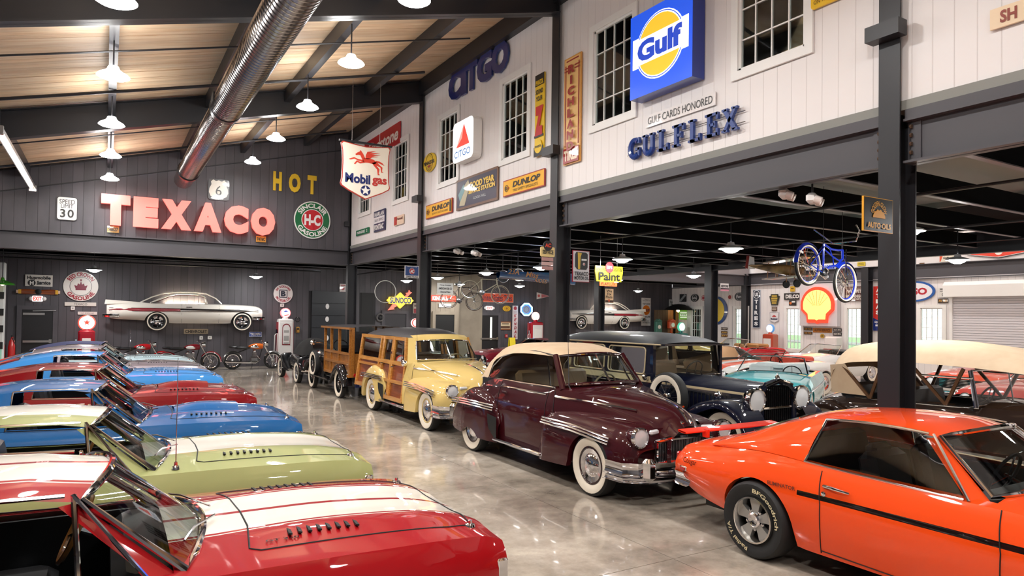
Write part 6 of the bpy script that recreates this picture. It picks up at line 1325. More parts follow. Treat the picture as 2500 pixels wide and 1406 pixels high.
t, w, h = sign('cream service sign with black disc on top, left of the second post', (10.1, 'y'), (1319, 1353, 603, 627), 'round', 'ead08c', [('t', 'SERVICE', 0, -.05, .78, .42, '1a1712', B_)], .02)
o = MB().prism([(x, y+.62*h) for x, y in shape_pts('circle', w*.62, w*.62)], .0, .025).build('disc', flat('17171a'), t, smooth=False); text(t, 'AC', 0, .66*h, .44*w, .4*h, .027, flat('e0452c'), .05)
for k, (cc, tt) in enumerate((('b88a88', 'OPEN'), ('c9a6a2', 'DAY'), ('b88a88', 'NIGHT'))): MB().box((0, -h*(.75+.45*k), .01), (w*.8, h*.36, .015)).build('drop_panel', flat(cc), t, smooth=False)
sign('blue spark plug sign with red disc left of the third post', (16.35, 'y'), (988, 1022, 649, 679), 'rect', '1f3f7c', [('c', 0, .12, .48, 'e8e4e2'), ('c', 0, .12, .44, 'b3202c'), ('t', 'AC', 0, .12, .26, .26, 'f0efee', BB), ('r', 0, -.78, .94, .2, 'e8e4e2'), ('t', 'SPARK PLUGS', 0, -.78, .84, .16, '1a1a1a', B_), ('t', 'Clean Plugs Save Gas', 0, .82, .7, .08, 'e8e4e2')], .02, border='e8e4e2', bw=.04)
t, w, h = sign('yellow hanging paint sign with small orange drop board', (12.6, 'y'), (1451, 1519, 650, 688), [(-.97, 1), (.97, 1), (1, .3), (.88, -.98), (-.88, -.98), (-1, .3)], 'e6d427', [('r', 0, .58, .95, .18, '191816'), ('t', 'PATTERSON', -.6, .58, .34, .12, 'e6d427'), ('t', 'SARGENT', .6, .58, .32, .12, 'e6d427'), ('t', 'Paint', 0, -.32, .76, .52, '191816', dict(bold=.03))], .03)
MB().prism([(x, y+.42*h) for x, y in shape_pts('circle', w*.29, w*.31)], .03, .045).build('disc', flat('9c2b33'), t, smooth=False); text(t, 'BPS', 0, .42*h, .18*w, .2*h, .047, flat('d8b0a8'), .02)
MB().box((-.02*w, -.64*h, .015), (w*.62, h*.28, .02)).build('drop_board', flat('e2592c'), t, smooth=False); text(t, 'FLATLUX', -.02*w, -.64*h, .5*w, .17*h, .028, flat('1a1512'), .0)
for x in (-.3, .3): MB().tube([(x*w, .5*h, .015), (x*w, 4.0-t.location.z, .015)], .004, 5).build('wire', M_STEEL, t)
sign('white hanging sign with black lettering beside the dark bicycle', (20.5, 'y'), (1067, 1106, 691, 718), 'rect', 'dcdcd8', [('t', 'Charge Accounts', 0, .6, .7, .16, '2a2a2a', IT), ('t', 'AMERICAN OIL CO', 0, 0, .84, .2, '202020', B_), ('t', 'Honored Here', 0, -.6, .62, .16, '2a2a2a', IT)], .02)
sign('cream flat tyre repair sign on the inner black post', (22.55, 'y'), (1477, 1497, 705, 739), 'rect', 'd9b992', [('t', 'We\nFix\nFlats', -.05, .25, .8, .62, '2a2018', dict(bold=.02)), ('r', 0, -.8, 1, .16, '3a1c14'), ('c', -.1, -.68, .24, 'b8502e')], .02)
sign('small white and pink tyre sign on the black post before the round yellow sign', (16.4, 'y'), (1758, 1778, 692, 711), 'rect', 'e8e5e8', [('t', 'RESTONE', 0, .3, .84, .34, '2a2a33', B_), ('r', 0, -.75, 1, .2, 'd88aa0'), ('r', 0, -.35, 1, .16, '3a2a3c')], .02)
# ---- back wall
sign('white dealer service sign with black H disc above the left exit door', 'B', (62, 129, 671, 699), 'rect', 'd6d2cb', [('t', 'Hupmobile', 0, .42, .86, .38, '2a2a2c', B_), ('c', -.52, -.42, .56, '1c1c1e'), ('t', 'H', -.52, -.42, .14, .34, 'e8e5e0', BB), ('t', 'Service', .36, -.34, .5, .3, '2a2a2c', B_), ('r', .36, -.7, .5, .03, '2a2a2c')], off=.01)
t, w, h = sign('lit red and white exit sign over the left door', 'B', (79, 105, 722, 736), 'round', 'f4e4e0', [('t', 'EXIT', 0, 0, .78, .7, 'ff3a2c', B_)], .08, es=1.0)
for s in (-1, 1): MB().ball((s*.62*w, 0, .05), (.07, .07, .05), 10, 6).build('spot_head', M_WHITE, t)
t, w, h = sign('round white sign with maroon crown beside the left exit door', 'B', (155, 241, 663, 735), 'circle', 'ded9d3', [('g', 0, 0, .64, .615, '2a2226'), ('p', [(-.30, -.26), (.30, -.26), (.30, -.16), (.38, .08), (.22, .02), (.17, .2), (.06, .12), (0, .38), (-.06, .12), (-.17, .2), (-.22, .02), (-.38, .08), (-.30, -.16)], '7c1f38'), ('c', 0, .42, .06, '7c1f38'), ('a', 'RED CROWN', .81, 120, .27, '9c1f2f', B_), ('a', 'GASOLINE', .81, -120, .27, '9c1f2f', B_)], off=.01)
sign('narrow cream strip sign under the round crown sign', 'B', (158, 235, 738, 747), 'rect', 'cfcac2', [('t', 'TEXACO', 0, 0, .42, .6, '4a4a4a')], off=.01)
sign('thin white no smoking strip above the red petrol pump', 'B', (190, 237, 761, 768), 'rect', 'd8d3cd', [('t', '* NO SMOKING *', 0, 0, .84, .5, '4a4a4a')], off=.01)
sign('round white and red motor oil sign above the white petrol pump', 'B', (668, 715, 694, 740), 'circle', 'ddd8d6', [('a', 'BE SQUARE', .76, 130, .26, 'a3293a', B_), ('a', 'MOTOR OIL', .76, -130, .26, 'a3293a', B_), ('p', [(-.42, -.42), (.42, -.42), (.42, .42), (-.42, .42)], '2a2c3c'), ('p', [(-.34, -.34), (.34, -.34), (.34, .34), (-.34, .34)], 'ddd8d6'), ('t', 'B', 0, 0, .26, .28, '2a2c3c', BB)], off=.01)
sign('weathered beige name plaque under the wall car', 'B', (449, 508, 803, 815), 'rect', '9d9079', [('t', 'CHEVROLET', 0, 0, .9, .66, '2e2a24', B_)], off=.01)
sign('small blue and white motorcycle sign on the charcoal wall', 'B', (608, 639, 810, 822), 'rect', '2149a0', [('t', 'TRIUMPH', 0, 0, .84, .56, 'eef0f4', B_)], border='eef0f4', bw=.06, off=.01)
sign('small white and red notice by the far corner post', 'B', (829, 845, 693, 717), 'rect', 'd9d0cc', [('c', 0, .05, .5, 'a8343c'), ('r', 0, .7, .7, .1, 'a8343c'), ('r', 0, -.7, .7, .1, 'a8343c')], off=.01)
for k, (px_, lab) in enumerate((((173, 183, 748, 757), 'white thermostat box under the cream strip sign'), ((684, 693, 741, 749), 'small white box above the glowing pump globe'), ((487, 495, 820, 829), 'white socket left of the pair below the name plaque'), ((507, 517, 820, 828), 'white socket right of the pair below the name plaque'))): sign(lab, 'B', px_, 'round', 'dcdad6', [('r', 0, 0, .3, .4, '8a8a88')], .04, off=.0, name='wall_box', cat='box')
t, w, h = sign('lit yellow diamond petrol sign with red arrow through it', (YB-.12, 'y'), (943, 1008, 714, 753), [(-.36, -.42), (0, -1), (.36, -.42), (.82, -.42), (.86, -.2), (1, 0), (.86, .2), (.82, .42), (.36, .42), (0, 1), (-.36, .42), (-.82, .42), (-.86, .2), (-1, 0), (-.86, -.2), (-.82, -.42)], 'ffd84a', [('t', 'SUNOCO', 0, .0, .78, .38, '22376a', dict(bold=.03))], .12, es=.9)
for pts in ([(.2, .35), (.5, .75), (.42, .95), (.62, 1.05), (.66, 1.35), (.74, 1.1), (.88, 1.05), (.66, .72), (.42, .3)], [(-.5, -.4), (-.9, -1.25), (-.42, -1.1), (-.5, -.95), (-.15, -.6)]): MB().prism([(x*w/2, y*h/2) for x, y in pts], .02, .10).build('arrow', lit('ff7a66', .8), t, smooth=False)
sign('red and white strip sign above the beige lobby door', (LB-.0, 'y'), (1052, 1113, 721, 736), 'rect', 'd8452c', [('t', 'KENDALL', -.28, 0, .62, .66, 'f2ece6', BB), ('p', [(.2, -.5), (.95, -.1), (.3, .1)], 'e9b49c')])
sign('small white board below the red strip on the lobby wall', (LB-.0, 'y'), (1071, 1101, 741, 750), 'rect', 'e6e2de', [('t', 'LADIES', 0, 0, .0001, .0001, 'e6e2de')][:0])
sign('wide orange tyre sign on the back wall behind the cream bicycle', 'B', (1171, 1253, 716, 738), 'rect', 'd9502b', [('t', 'United States Tires', 0, 0, .9, .66, '2b2a4a', dict(bold=.01))], border='e8b8a4', bw=.05, off=.01)
t, w, h = sign('lit exit sign over the black door in the middle', 'B', (1186, 1201, 747, 757), 'round', 'f2e6e6', [('t', 'EXIT', 0, 0, .78, .66, 'f05a50', B_)], .08, es=.9)
for s in (-1, 1): MB().ball((s*.66*w, 0, .05), (.07, .07, .05), 10, 6).build('spot_head', M_WHITE, t)
sign('yellow notice over a white oval, left of the middle door', 'B', (1154, 1164, 751, 767), 'rect', 'e2c13a', [('t', 'T', 0, 0, .4, .6, '4a3a1a', B_)], off=.01)
sign('tall yellow thermometer beside the middle door', 'B', (1155, 1164, 780, 816), 'round', 'e4c52e', [('r', 0, .0, .3, .7, '26221a')], off=.01, name='thermometer', cat='thermometer')
sign('small yellow oval sign above the framed picture', 'B', (1227, 1246, 746, 760), 'circle', 'e0b22c', [('g', 0, 0, .9, .8, '8a5a1c'), ('c', 0, 0, .4, '9c6a22')], off=.01)
sign('framed landscape print right of the middle door', 'B', (1219, 1247, 785, 805), 'rect', 'd8c9a8', [('r', 0, -.35, .8, .3, '5a4030'), ('r', 0, .45, .6, .12, '6a5a48')], border='8a5230', bw=.12, off=.01, name='framed_picture', cat='picture')
sign('tall white sign with red letters reading downwards beside the octagon clock', 'B', (1251, 1264, 746, 828), 'rect', 'dcd4d4', [('c', 0, .84, .6, 'a8303c'), ('r', 0, .62, .7, .01, '6a3a3a'), ('r', 0, .56, .7, .01, '6a3a3a')]+[('t', c_, 0, .40-.24*i, .5, .09, 'a8303c', IT) for i, c_ in enumerate('KENDALL')], off=.01)
t, w, h = sign('neon octagon clock with blue and white glow', (YB-.1, 'y'), (1269, 1296, 741, 770), 'oct', '1d3f9a', [('c', 0, 0, .74, '9db7c8'), ('g', 0, 0, .5, .44, '4a6a86')], .1, name='neon_clock', cat='clock')
MB().tube([(x*.98, y*.98, .12) for x, y in shape_pts('oct', w, h)], .03, 6, True).build('neon_tube', lit('bfe0ff', 5), t); MB().tube([(x*.8, y*.8, .12) for x, y in shape_pts('oct', w, h)], .02, 6, True).build('neon_tube', lit('3a7bff', 3), t)
sign('white and red pennant on the dark wall right of the octagon clock', 'B', (1310, 1342, 714, 731), [(-1, 1), (1, 0), (-1, -1)], 'd8d0cc', [('p', [(-.3, .55), (.9, 0), (-.3, -.55)], 'b8636a'), ('c', -.7, 0, .4, 'c0524c')], off=.01, name='pennant', cat='pennant')
t, w, h = sign('tall white petrol sign with orange disc beyond the second wall car', 'B', (1566, 1588, 727, 795), 'rect', 'dcd9d6', [('t', 'There is\nmore power in', 0, .84, .8, .1, '2a2a2c'), ('t', 'THAT GOOD', 0, .56, .84, .06, '2a2a2c', B_), ('c', 0, .12, .82, 'e07a22'), ('t', 'GULF', 0, .12, .7, .1, '20294c', BB), ('t', 'GASOLINE', 0, -.36, .84, .06, '2a2a2c', B_), ('t', 'at the sign of\nthe Orange Disc', 0, -.72, .76, .14, '2a2a2c')], off=.01)
sign('small cream service sign near the outer corner', 'B', (1633, 1653, 731, 748), 'rect', 'cfcfcf', [('t', 'Goodrich\nService', 0, 0, .8, .6, '2a2a2c', B_)], off=.01)
# ---- outer right wall
t, w, h = sign('white square panel with glowing yellow and red scallop shell', 'W', (1960, 2052, 694, 795), 'rect', 'd5d0d4', [], .22)
SH = [(-.62, -1), (-.12, -1), (0, -1.06), (.12, -1), (.62, -1), (.66, -.62), (1.0, -.3)]+[(1.02*cos(radians(a)), -.02+1.02*sin(radians(a))) for a in range(0, 181, 12)]+[(-1.0, -.3), (-.66, -.62)]
MB().prism([(x*w*.43, y*h*.42) for x, y in SH], .222, .30).build('shell_rim', lit('ff3a22', 1.1), t, smooth=False); MB().prism([(x*w*.36, y*h*.345) for x, y in SH], .30, .32).build('shell_face', lit('ffd76a', 1.25), t, smooth=False)
for k in range(7): a = radians(30+20*k); MB().bar((.10*w*cos(a), -.08*h+.06*h, .322), (.33*w*cos(a), .31*h*sin(a)+.02*h, .322), .012, .006, (0, 0, 1)).build('shell_rib', flat('8a5a22'), t, smooth=False)
sign('tall navy tyre sign reading downwards between two tall windows', 'W', (1839, 1857, 708, 800), 'rect', '141d33', [('g', 0, .76, .9, .78, 'e2e4e8'), ('t', 'US', 0, .76, .5, .1, 'e2e4e8', BB)]+[('t', c_, 0, .38-.29*i, .5 if c_ != 'I' else .16, .1, 'e8eaee', BB) for i, c_ in enumerate('TIRES')], border='aeb6c4', bw=.06)
sign('huge round yellow sign with blue ring behind a black post', 'W', (1721, 1777, 724, 792), 'circle', '2e4f86', [('c', -.08, 0, .86, 'e3c43a', 1.0), ('c', -.5, -.1, .34, 'd0622a', 1.25)])
sign('round black and white motoring club sign', 'W', (1687, 1706, 718, 737), 'circle', '26282c', [('g', 0, 0, .86, .76, 'd8d8d8'), ('t', 'AAA', 0, 0, .6, .34, 'e0e0e0', B_)])
sign('small red and white oval sign left of the huge round sign', 'W', (1713, 1723, 721, 734), 'circle', 'a83a44', [('g', 0, 0, .8, .6, 'e0d4d4')])
sign('small red oval sign right of the huge round sign', 'W', (1777, 1788, 719, 732), 'circle', 'e4dcd8', [('c', 0, 0, .74, '9c3030')])
sign('dark oval car maker sign above the third tall window', 'W', (1794, 1818, 714, 735), 'circle', '2a3038', [('g', 0, 0, .9, .84, 'c4c8cc'), ('t', 'Ford', 0, .05, .6, .34, 'd4d8dc', IT)])
sign('square black sign with white diagonal band near the corner', 'W', (1660, 1676, 718, 737), 'rect', '2b2d30', [('p', [(-1, -.6), (-.6, -1), (1, .6), (.6, 1)], '9aa0a2')])
sign('black and yellow keystone shaped inspection sign', 'W', (1879, 1904, 718, 745), 'keystone', '2c2a1c', [('r', 0, .62, .5, .16, 'b89a34'), ('r', 0, .2, .6, .16, 'b89a34'), ('r', 0, -.2, .52, .16, 'b89a34'), ('r', 0, -.62, .44, .16, 'b89a34')])
sign('small brown and white notice under the keystone sign', 'W', (1885, 1897, 749, 759), 'rect', '5a3a28', [('r', 0, .4, .8, .2, 'd8ccb8'), ('r', 0, -.4, .8, .2, 'd8ccb8')])
sign('white oil shield with small red horse under the keystone', 'W', (1880, 1902, 762, 788), 'shield', 'e6e3e4', [('p', [(-.5, .2), (0, .5), (.5, .2), (.2, .1), (-.2, .1)], 'c03a3a'), ('t', 'Mobiloil', 0, -.25, .74, .2, '2a3050', B_)], border='b8b4b8', bw=.05)
sign('black sign with white capitals left of the glowing shell', 'W', (1915, 1956, 716, 732), 'rect', '1f1a18', [('t', 'DELCO', 0, 0, .8, .6, 'eeeae6', BB)], border='5a5048', bw=.06)
sign('tiny yellow square sign above the black capitals sign', 'W', (1930, 1941, 699, 712), 'rect', 'c9a02c', [('r', 0, .2, .6, .2, '6a4a1a')])
sign('small orange and black plate below the black capitals sign', 'W', (1927, 1944, 733, 746), 'rect', '2c2622', [('r', .3, .4, .5, .3, 'e8e6e0'), ('c', -.5, -.1, .5, 'd8702c')])
sign('dark maroon parts sign right of the glowing shell', 'W', (2063, 2111, 700, 735), 'rect', '4a1c18', [('t', 'AUTHORIZED SERVICE', 0, .72, .84, .14, 'd8c4b8'), ('t', 'WHIPPET', 0, .32, .74, .24, 'e6dcd4', BB), ('t', 'AND', 0, 0, .12, .1, 'e6dcd4'), ('t', 'WILLYS-KNIGHT', 0, -.34, .88, .22, 'e6dcd4', BB), ('t', 'GENUINE PARTS', 0, -.76, .7, .16, 'e6dcd4', B_)])
t, w, h = sign('tall red and blue sign reading downwards, half hidden by the near post', 'W', (2133, 2156, 699, 807), 'rect', 'd23026', [('p', [(-1, -.42), (0, -.52), (1, -.42), (1, -1), (-1, -1)], '1c2f78'), ('t', 'Grip-Safe', 0, -.62, .7, .06, 'f0eeee', IT), ('r', 0, -.76, .5, .04, 'f0eeee')]+[('t', c_, .1, .82-.25*i, .5, .09, 'f4efee', BB) for i, c_ in enumerate('ATLAS')])
sign('white oval petrol sign with blue ring and red capitals by the shutter', 'W', (2186, 2284, 688, 737), 'circle', '1d56a4', [('c', 0, 0, .84, 'e9e9ee', 1.0)][:0]+[('p', [(.87*cos(2*pi*k/40), .82*sin(2*pi*k/40)) for k in range(40)], 'e9e9ee'), ('t', 'ESSO', 0, 0, .62, .34, 'b3202f', dict(bold=.05))])
PLT = [((1963, 1983, 799, 806), '4a3a2c', '130 934', 'c08a3a'), ((1963, 1983, 809, 816), '4a3a2c', '130 934', 'c08a3a'), ((1985, 2031, 800, 811), 'b8701f', 'AUTO SERVICE', '6a3c10'), ((2034, 2055, 801, 809), '2a2826', '368 394', 'e0dcd4'), ((2034, 2055, 811, 819), '2a2826', '368 394', 'e0dcd4'), ((1761, 1776, 799, 805), '4a3c34', '1939', 'd8d0c8'), ((1761, 1776, 808, 814), '5a3c20', '420', 'd8b060'), ((1761, 1776, 816, 822), '6a4420', '371', 'd8b060'), ((2290, 2315, 729, 740), '3a2a1c', '70 131', 'd8a24a'), ((1723, 1728, 798, 805), '4a4038', '19', 'd8d0c8'), ((1722, 1728, 807, 813), '3a3c44', '20', 'd8d0c8'), ((1722, 1728, 815, 821), '3a3c44', '21', 'd8d0c8')]
PLL = ['upper brown number plate at left under the glowing shell', 'lower brown number plate at left under the glowing shell', 'orange plaque centred under the glowing shell', 'upper black number plate at right under the glowing shell', 'lower black number plate at right under the glowing shell', 'top grey number plate of three right of the black post', 'middle brown number plate of three right of the black post', 'lowest brown number plate of three right of the black post', 'brown and amber number plate under the white notice by the shutter', 'top plate of the stack left of the black post', 'middle plate of the stack left of the black post', 'lowest plate of the stack left of the black post']
for (px_, c1_, tx_, c2_), lb in zip(PLT, PLL): sign(lb, 'W', px_, 'rect', c1_, [('t', tx_, 0, 0, .84, .56, c2_, B_)], .012, name='number_plate', cat='plate', group='old number plates on the outer wall')
sign('round yellow badge below the orange plaque', 'W', (2003, 2013, 815, 825), 'circle', 'c8a03c', [('c', 0, 0, .5, '8a6a24')], .02)
sign('white notice with black print by the shutter housing', 'W', (2292, 2315, 703, 726), 'rect', 'dedcd8', [('r', 0, .74, .7, .12, '2a2a2a'), ('r', 0, .3, .7, .08, '6a6a6a'), ('g', 0, -.4, .3, .22, '3a3a3a')], .012)
# ---- upper wall of the second hall
t, w, h = sign('wide white canopy sign with red band and star above the shutter', 'U', (2361, 2525, 606, 634), [(-1, .9), (-1, -.1), (-.86, -.3), (0, -1), (.86, -.3), (1, -.1), (1, .9)], 'ecebe8', [('p', [(-.92, .8), (-.92, -.05), (-.84, -.2), (-.1, -.78), (.1, -.78), (.84, -.2), (.92, -.05), (.92, .8), (.2, .0), (-.2, .0)], 'e8452f'), ('c', 0, .1, .62, 'efeeea'), ('p', star(0, .1, .1, 1, w/h), 'd83a30')], .05, border='3a3a3c', bw=.03)
sign('cream banner sign with orange corner left of the canopy sign', 'U', (2295, 2334, 624, 640), 'rect', 'e4dccb', [('p', [(-1, .9), (-.6, .9), (-.9, -.9), (-1, -.9)], 'e05a34'), ('t', 'Gulfpride', .15, .1, .7, .4, '2a2a2a', IT)])
sign('small brown plate just right of the near post, high up', 'U', (2245, 2257, 642, 650), 'rect', '5a3c22', [('t', '1928', 0, 0, .8, .5, 'c8923c')], .012)
sign('little yellow shaped sign above the blue bicycle handlebar side', 'U', (2094, 2113, 640, 650), 'round', 'd6bf3a', [('t', 'TYDOL', 0, 0, .7, .5, '5a4a14')])
sign('white and blue sign seen through the blue bicycle frame', 'U', (2008, 2040, 644, 664), 'rect', 'dfe3ee', [('t', 'MOBIL', 0, 0, .8, .6, '4a6ad0', BB)])

# ---- lettering on the cars (needs the type helper)
SIDE = Matrix(((1, 0, 0, 0), (0, 0, -1, 0), (0, 1, 0, 0), (0, 0, 0, 1)))
def yaw_side(x, y, z, dy=0): return TX(x, y, z) @ RZ(dy) @ SIDE
m_dark = flat('6a2410')
text(ORANGE, 'ELIMINATOR', 0, 0, .27, .032, .003, m_dark, .03, rot=yaw_side(-1.125, -OB.side(-1.125, .70)-.004, .70, .03))
text(ORANGE, 'Cougar', 0, 0, .2, .07, .003, pm('script_dark', '2a1a1c', .2, .8), .0, shear=.3, rot=yaw_side(-2.22, -OB.side(-2.22, .68)-.004, .685, -.14))
m_tl = flat('cfc19a')
for body, cen, span in (('BFGoodrich', 48, 92), ('Radial T/A', 222, 66)):
    text(coupe_wheel, body, 0, 0, 0, .036, .001, m_tl, .02, arc=(.262, span), rot=TX(0, -.121, 0) @ SIDE @ RZ(-radians(cen)))
text(DEPOT, '32F', 0, 0, .2, .09, .002, flat('c8cce0'), .02, rot=TX(-2.149, .42, .40) @ RZ(-pi/2) @ SIDE)
text(c1, 'GT 350', 0, 0, .17, .03, .003, M_CHROME, .02, rot=TX(.82, -.56, B1.top(.82, .56)+.004))
# ================================================================ PETROL PUMPS
def globe(t, x, y, z, r, ring, face, lum, txt=None, tc='3a3a3c', ry=1.0):
    M = TX(x, y, z) @ RX(pi/2) @ Matrix.Diagonal((1, ry, 1, 1))
    o = MB().lathe([(r*.86, .07), (r, .05), (r, -.05), (r*.86, -.07)], 28, M).build('globe', lit(ring, lum), t)
    MB().lathe([(r*.87, .068), (r*.5, .082), (0, .086)], 28, M).build('globe_face', lit(face, lum), o)
    if txt: text(o, txt[0], x, 0, r*1.3, r*.34, 0, flat(txt[1]), .03); q = list(TXT[-1]); q[0] = o; TXT[-1] = tuple(q); TXT.pop()
    return o
def pump(label, px, Y, top, gl, body, front, arch=True):
    xc, _ = onY(px[0], 800, Y); wpx = px[1]; x1, _ = onY(px[0]+wpx/2, 800, Y); x0, _ = onY(px[0]-wpx/2, 800, Y); w = x1-x0; _, zt = onY(px[0], top, Y)
    t = thing('petrol_pump', label, 'pump', (xc, Y, 0)); d = .42
    MB().box((0, 0, .06), (w*1.05, d*1.05, .12)).build('base', M_BLACK, t, smooth=False)
    MB().box((0, 0, zt/2+.05), (w, d, zt-.1), bev=.05).build('cabinet', body, t)
    MB().box((0, -d/2-.005, zt*.52), (w*.78, .02, zt*.8), bev=.008).build('door_panel', front, t)
    if arch:
        P = [(w*.27*cos(radians(a)), zt*.82+w*.27*sin(radians(a))) for a in range(0, 181, 20)]+[(-w*.27, zt*.46), (w*.27, zt*.46)]
        M = Matrix(((1, 0, 0, 0), (0, 0, -1, -d/2-.014), (0, 1, 0, 0), (0, 0, 0, 1)))
        MB().prism(P, 0, .012, M).build('dial_frame', flat('7c1f2c'), t, smooth=False); MB().prism([(x*.86, (z-zt*.66)*.9+zt*.66) for x, z in P], .012, .016, M).build('dial', flat('dad6d4'), t, smooth=False)
        for zz, hh in ((.74, .05), (.6, .1), (.5, .03)): MB().box((0, -d/2-.034, zt*zz), (w*.34, .006, zt*hh)).build('dial_window', flat('9d9a98'), t, smooth=False)
    else: MB().box((0, -d/2-.02, zt*.66), (w*.5, .02, zt*.3), bev=.006).build('dial', flat('e6e2de'), t)
    MB().tube([(-w/2, -.05, zt*.72), (-w/2-.12, -.1, zt*.66), (-w/2-.14, -.1, zt*.3), (-w/2-.2, -.12, zt*.06), (-w/2-.05, -.14, zt*.1), (-w/2-.02, -.12, zt*.7)], .018, 7).build('hose', pm('hose_white', 'cfcbc8', .5), t)
    MB().box((-w/2-.05, -.08, zt*.74), (.08, .05, .16), bev=.01).build('nozzle', M_CHROME, t)
    if gl:
        _, zg = onY(px[0], gl[0], Y); r = gl[1]; MB().lathe([(.12, 0), (.1, .04), (.08, zg-r*.8-zt)], 16, TX(0, 0, zt)).build('globe_collar', body, t)
        globe(t, 0, 0, zg, r, gl[2], gl[3], gl[4])
        if len(gl) > 5:
            for s_ in gl[5]: MB().prism([(x*r, z*r+zg) for x, z in s_[0]], 0, .006, Matrix(((1, 0, 0, 0), (0, 0, -1, -.084), (0, 1, 0, 0), (0, 0, 0, 1)))).build('globe_emblem', lit(s_[1], gl[4]*.6), t, smooth=False)
    return t, w, zt, d
m_pw = pm('pump_white', 'dcd8d6', .3, coat=.6); m_pr = pm('pump_red', 'a30f22', .25, coat=.8); m_pt = pm('pump_teal', '2f7d78', .3, coat=.6)
t, w, zt, d = pump('tall white and red petrol pump with glowing pink rimmed globe beside the orange-tank motorcycle', (696, 36), 27.2, 778, (764, .19, 'ff6a70', 'fff2f0', 1.5, [([(-.6, .1), (0, .6), (.6, .15), (.1, .2)], '3a4a9a'), ([(-.5, -.5), (.6, -.2), (.5, -.45), (-.1, -.65)], 'e04a4a')]), m_pw, m_pw)
for s in (-1, 1): MB().box((s*(w/2+.008), .04, zt/2+.02), (.02, d*.8, zt-.3)).build('side_panel', m_pr, t, smooth=False)
MB().prism([(x*.19, z*.19+zt*.2) for x, z in [(-.9, .4), (0, .95), (.9, .4), (0, -1)]], 0, .008, Matrix(((1, 0, 0, 0), (0, 0, -1, -d/2-.016), (0, 1, 0, 0), (0, 0, 0, 1)))).build('emblem', flat('c8372c'), t, smooth=False)
pump('red petrol pump with glowing red and white star globe at the far left', (212, 42), 27.2, 806, (788, .26, 'ff4a3c', 'fff0ea', 1.4, [(star(0, .05, .4), 'e0402f')]), m_pr, m_pr, False)
pump('squat red petrol pump with white globe behind the second post', (1307, 30), 27.2, 786, (772, .2, 'f2b6ae', 'fff4ee', 1.2), m_pr, m_pw, False)
pump('teal petrol pump with pale green globe near the outer corner', (1663, 22), 26.6, 813, (798, .24, '3f9a7c', 'eafff0', 1.3), m_pt, m_pw, False)
def pumpx(label, px, X, top, gl, body):
    y1 = onX(px[0]-px[1]/2, 800, X)[0]; y0 = onX(px[0]+px[1]/2, 800, X)[0]; zt = onX(px[0], top, X)[1]; t = thing('petrol_pump', label, 'pump', (X, (y0+y1)/2, 0), -pi/2)
    w = y1-y0; MB().box((0, 0, zt/2), (w, .45, zt), bev=.05).build('cabinet', body, t); MB().box((0, -.23, zt*.7), (w*.7, .02, zt*.3)).build('dial', flat('e6e2de'), t, smooth=False)
    zg = onX(px[0], gl[0], X)[1]; MB().lathe([(.1, 0), (.08, zg-gl[1]-zt+.04)], 12, TX(0, 0, zt)).build('globe_collar', body, t); globe(t, 0, 0, zg, gl[1], gl[2], gl[3], gl[4])
pumpx('orange and white petrol pump with blue rimmed globe by the outer wall', (1881, 26), XR-.6, 815, (802, .2, '3a6a9a', 'fff0e0', 1.3), pm('pump_orange', 'b5442a', .3, coat=.6))
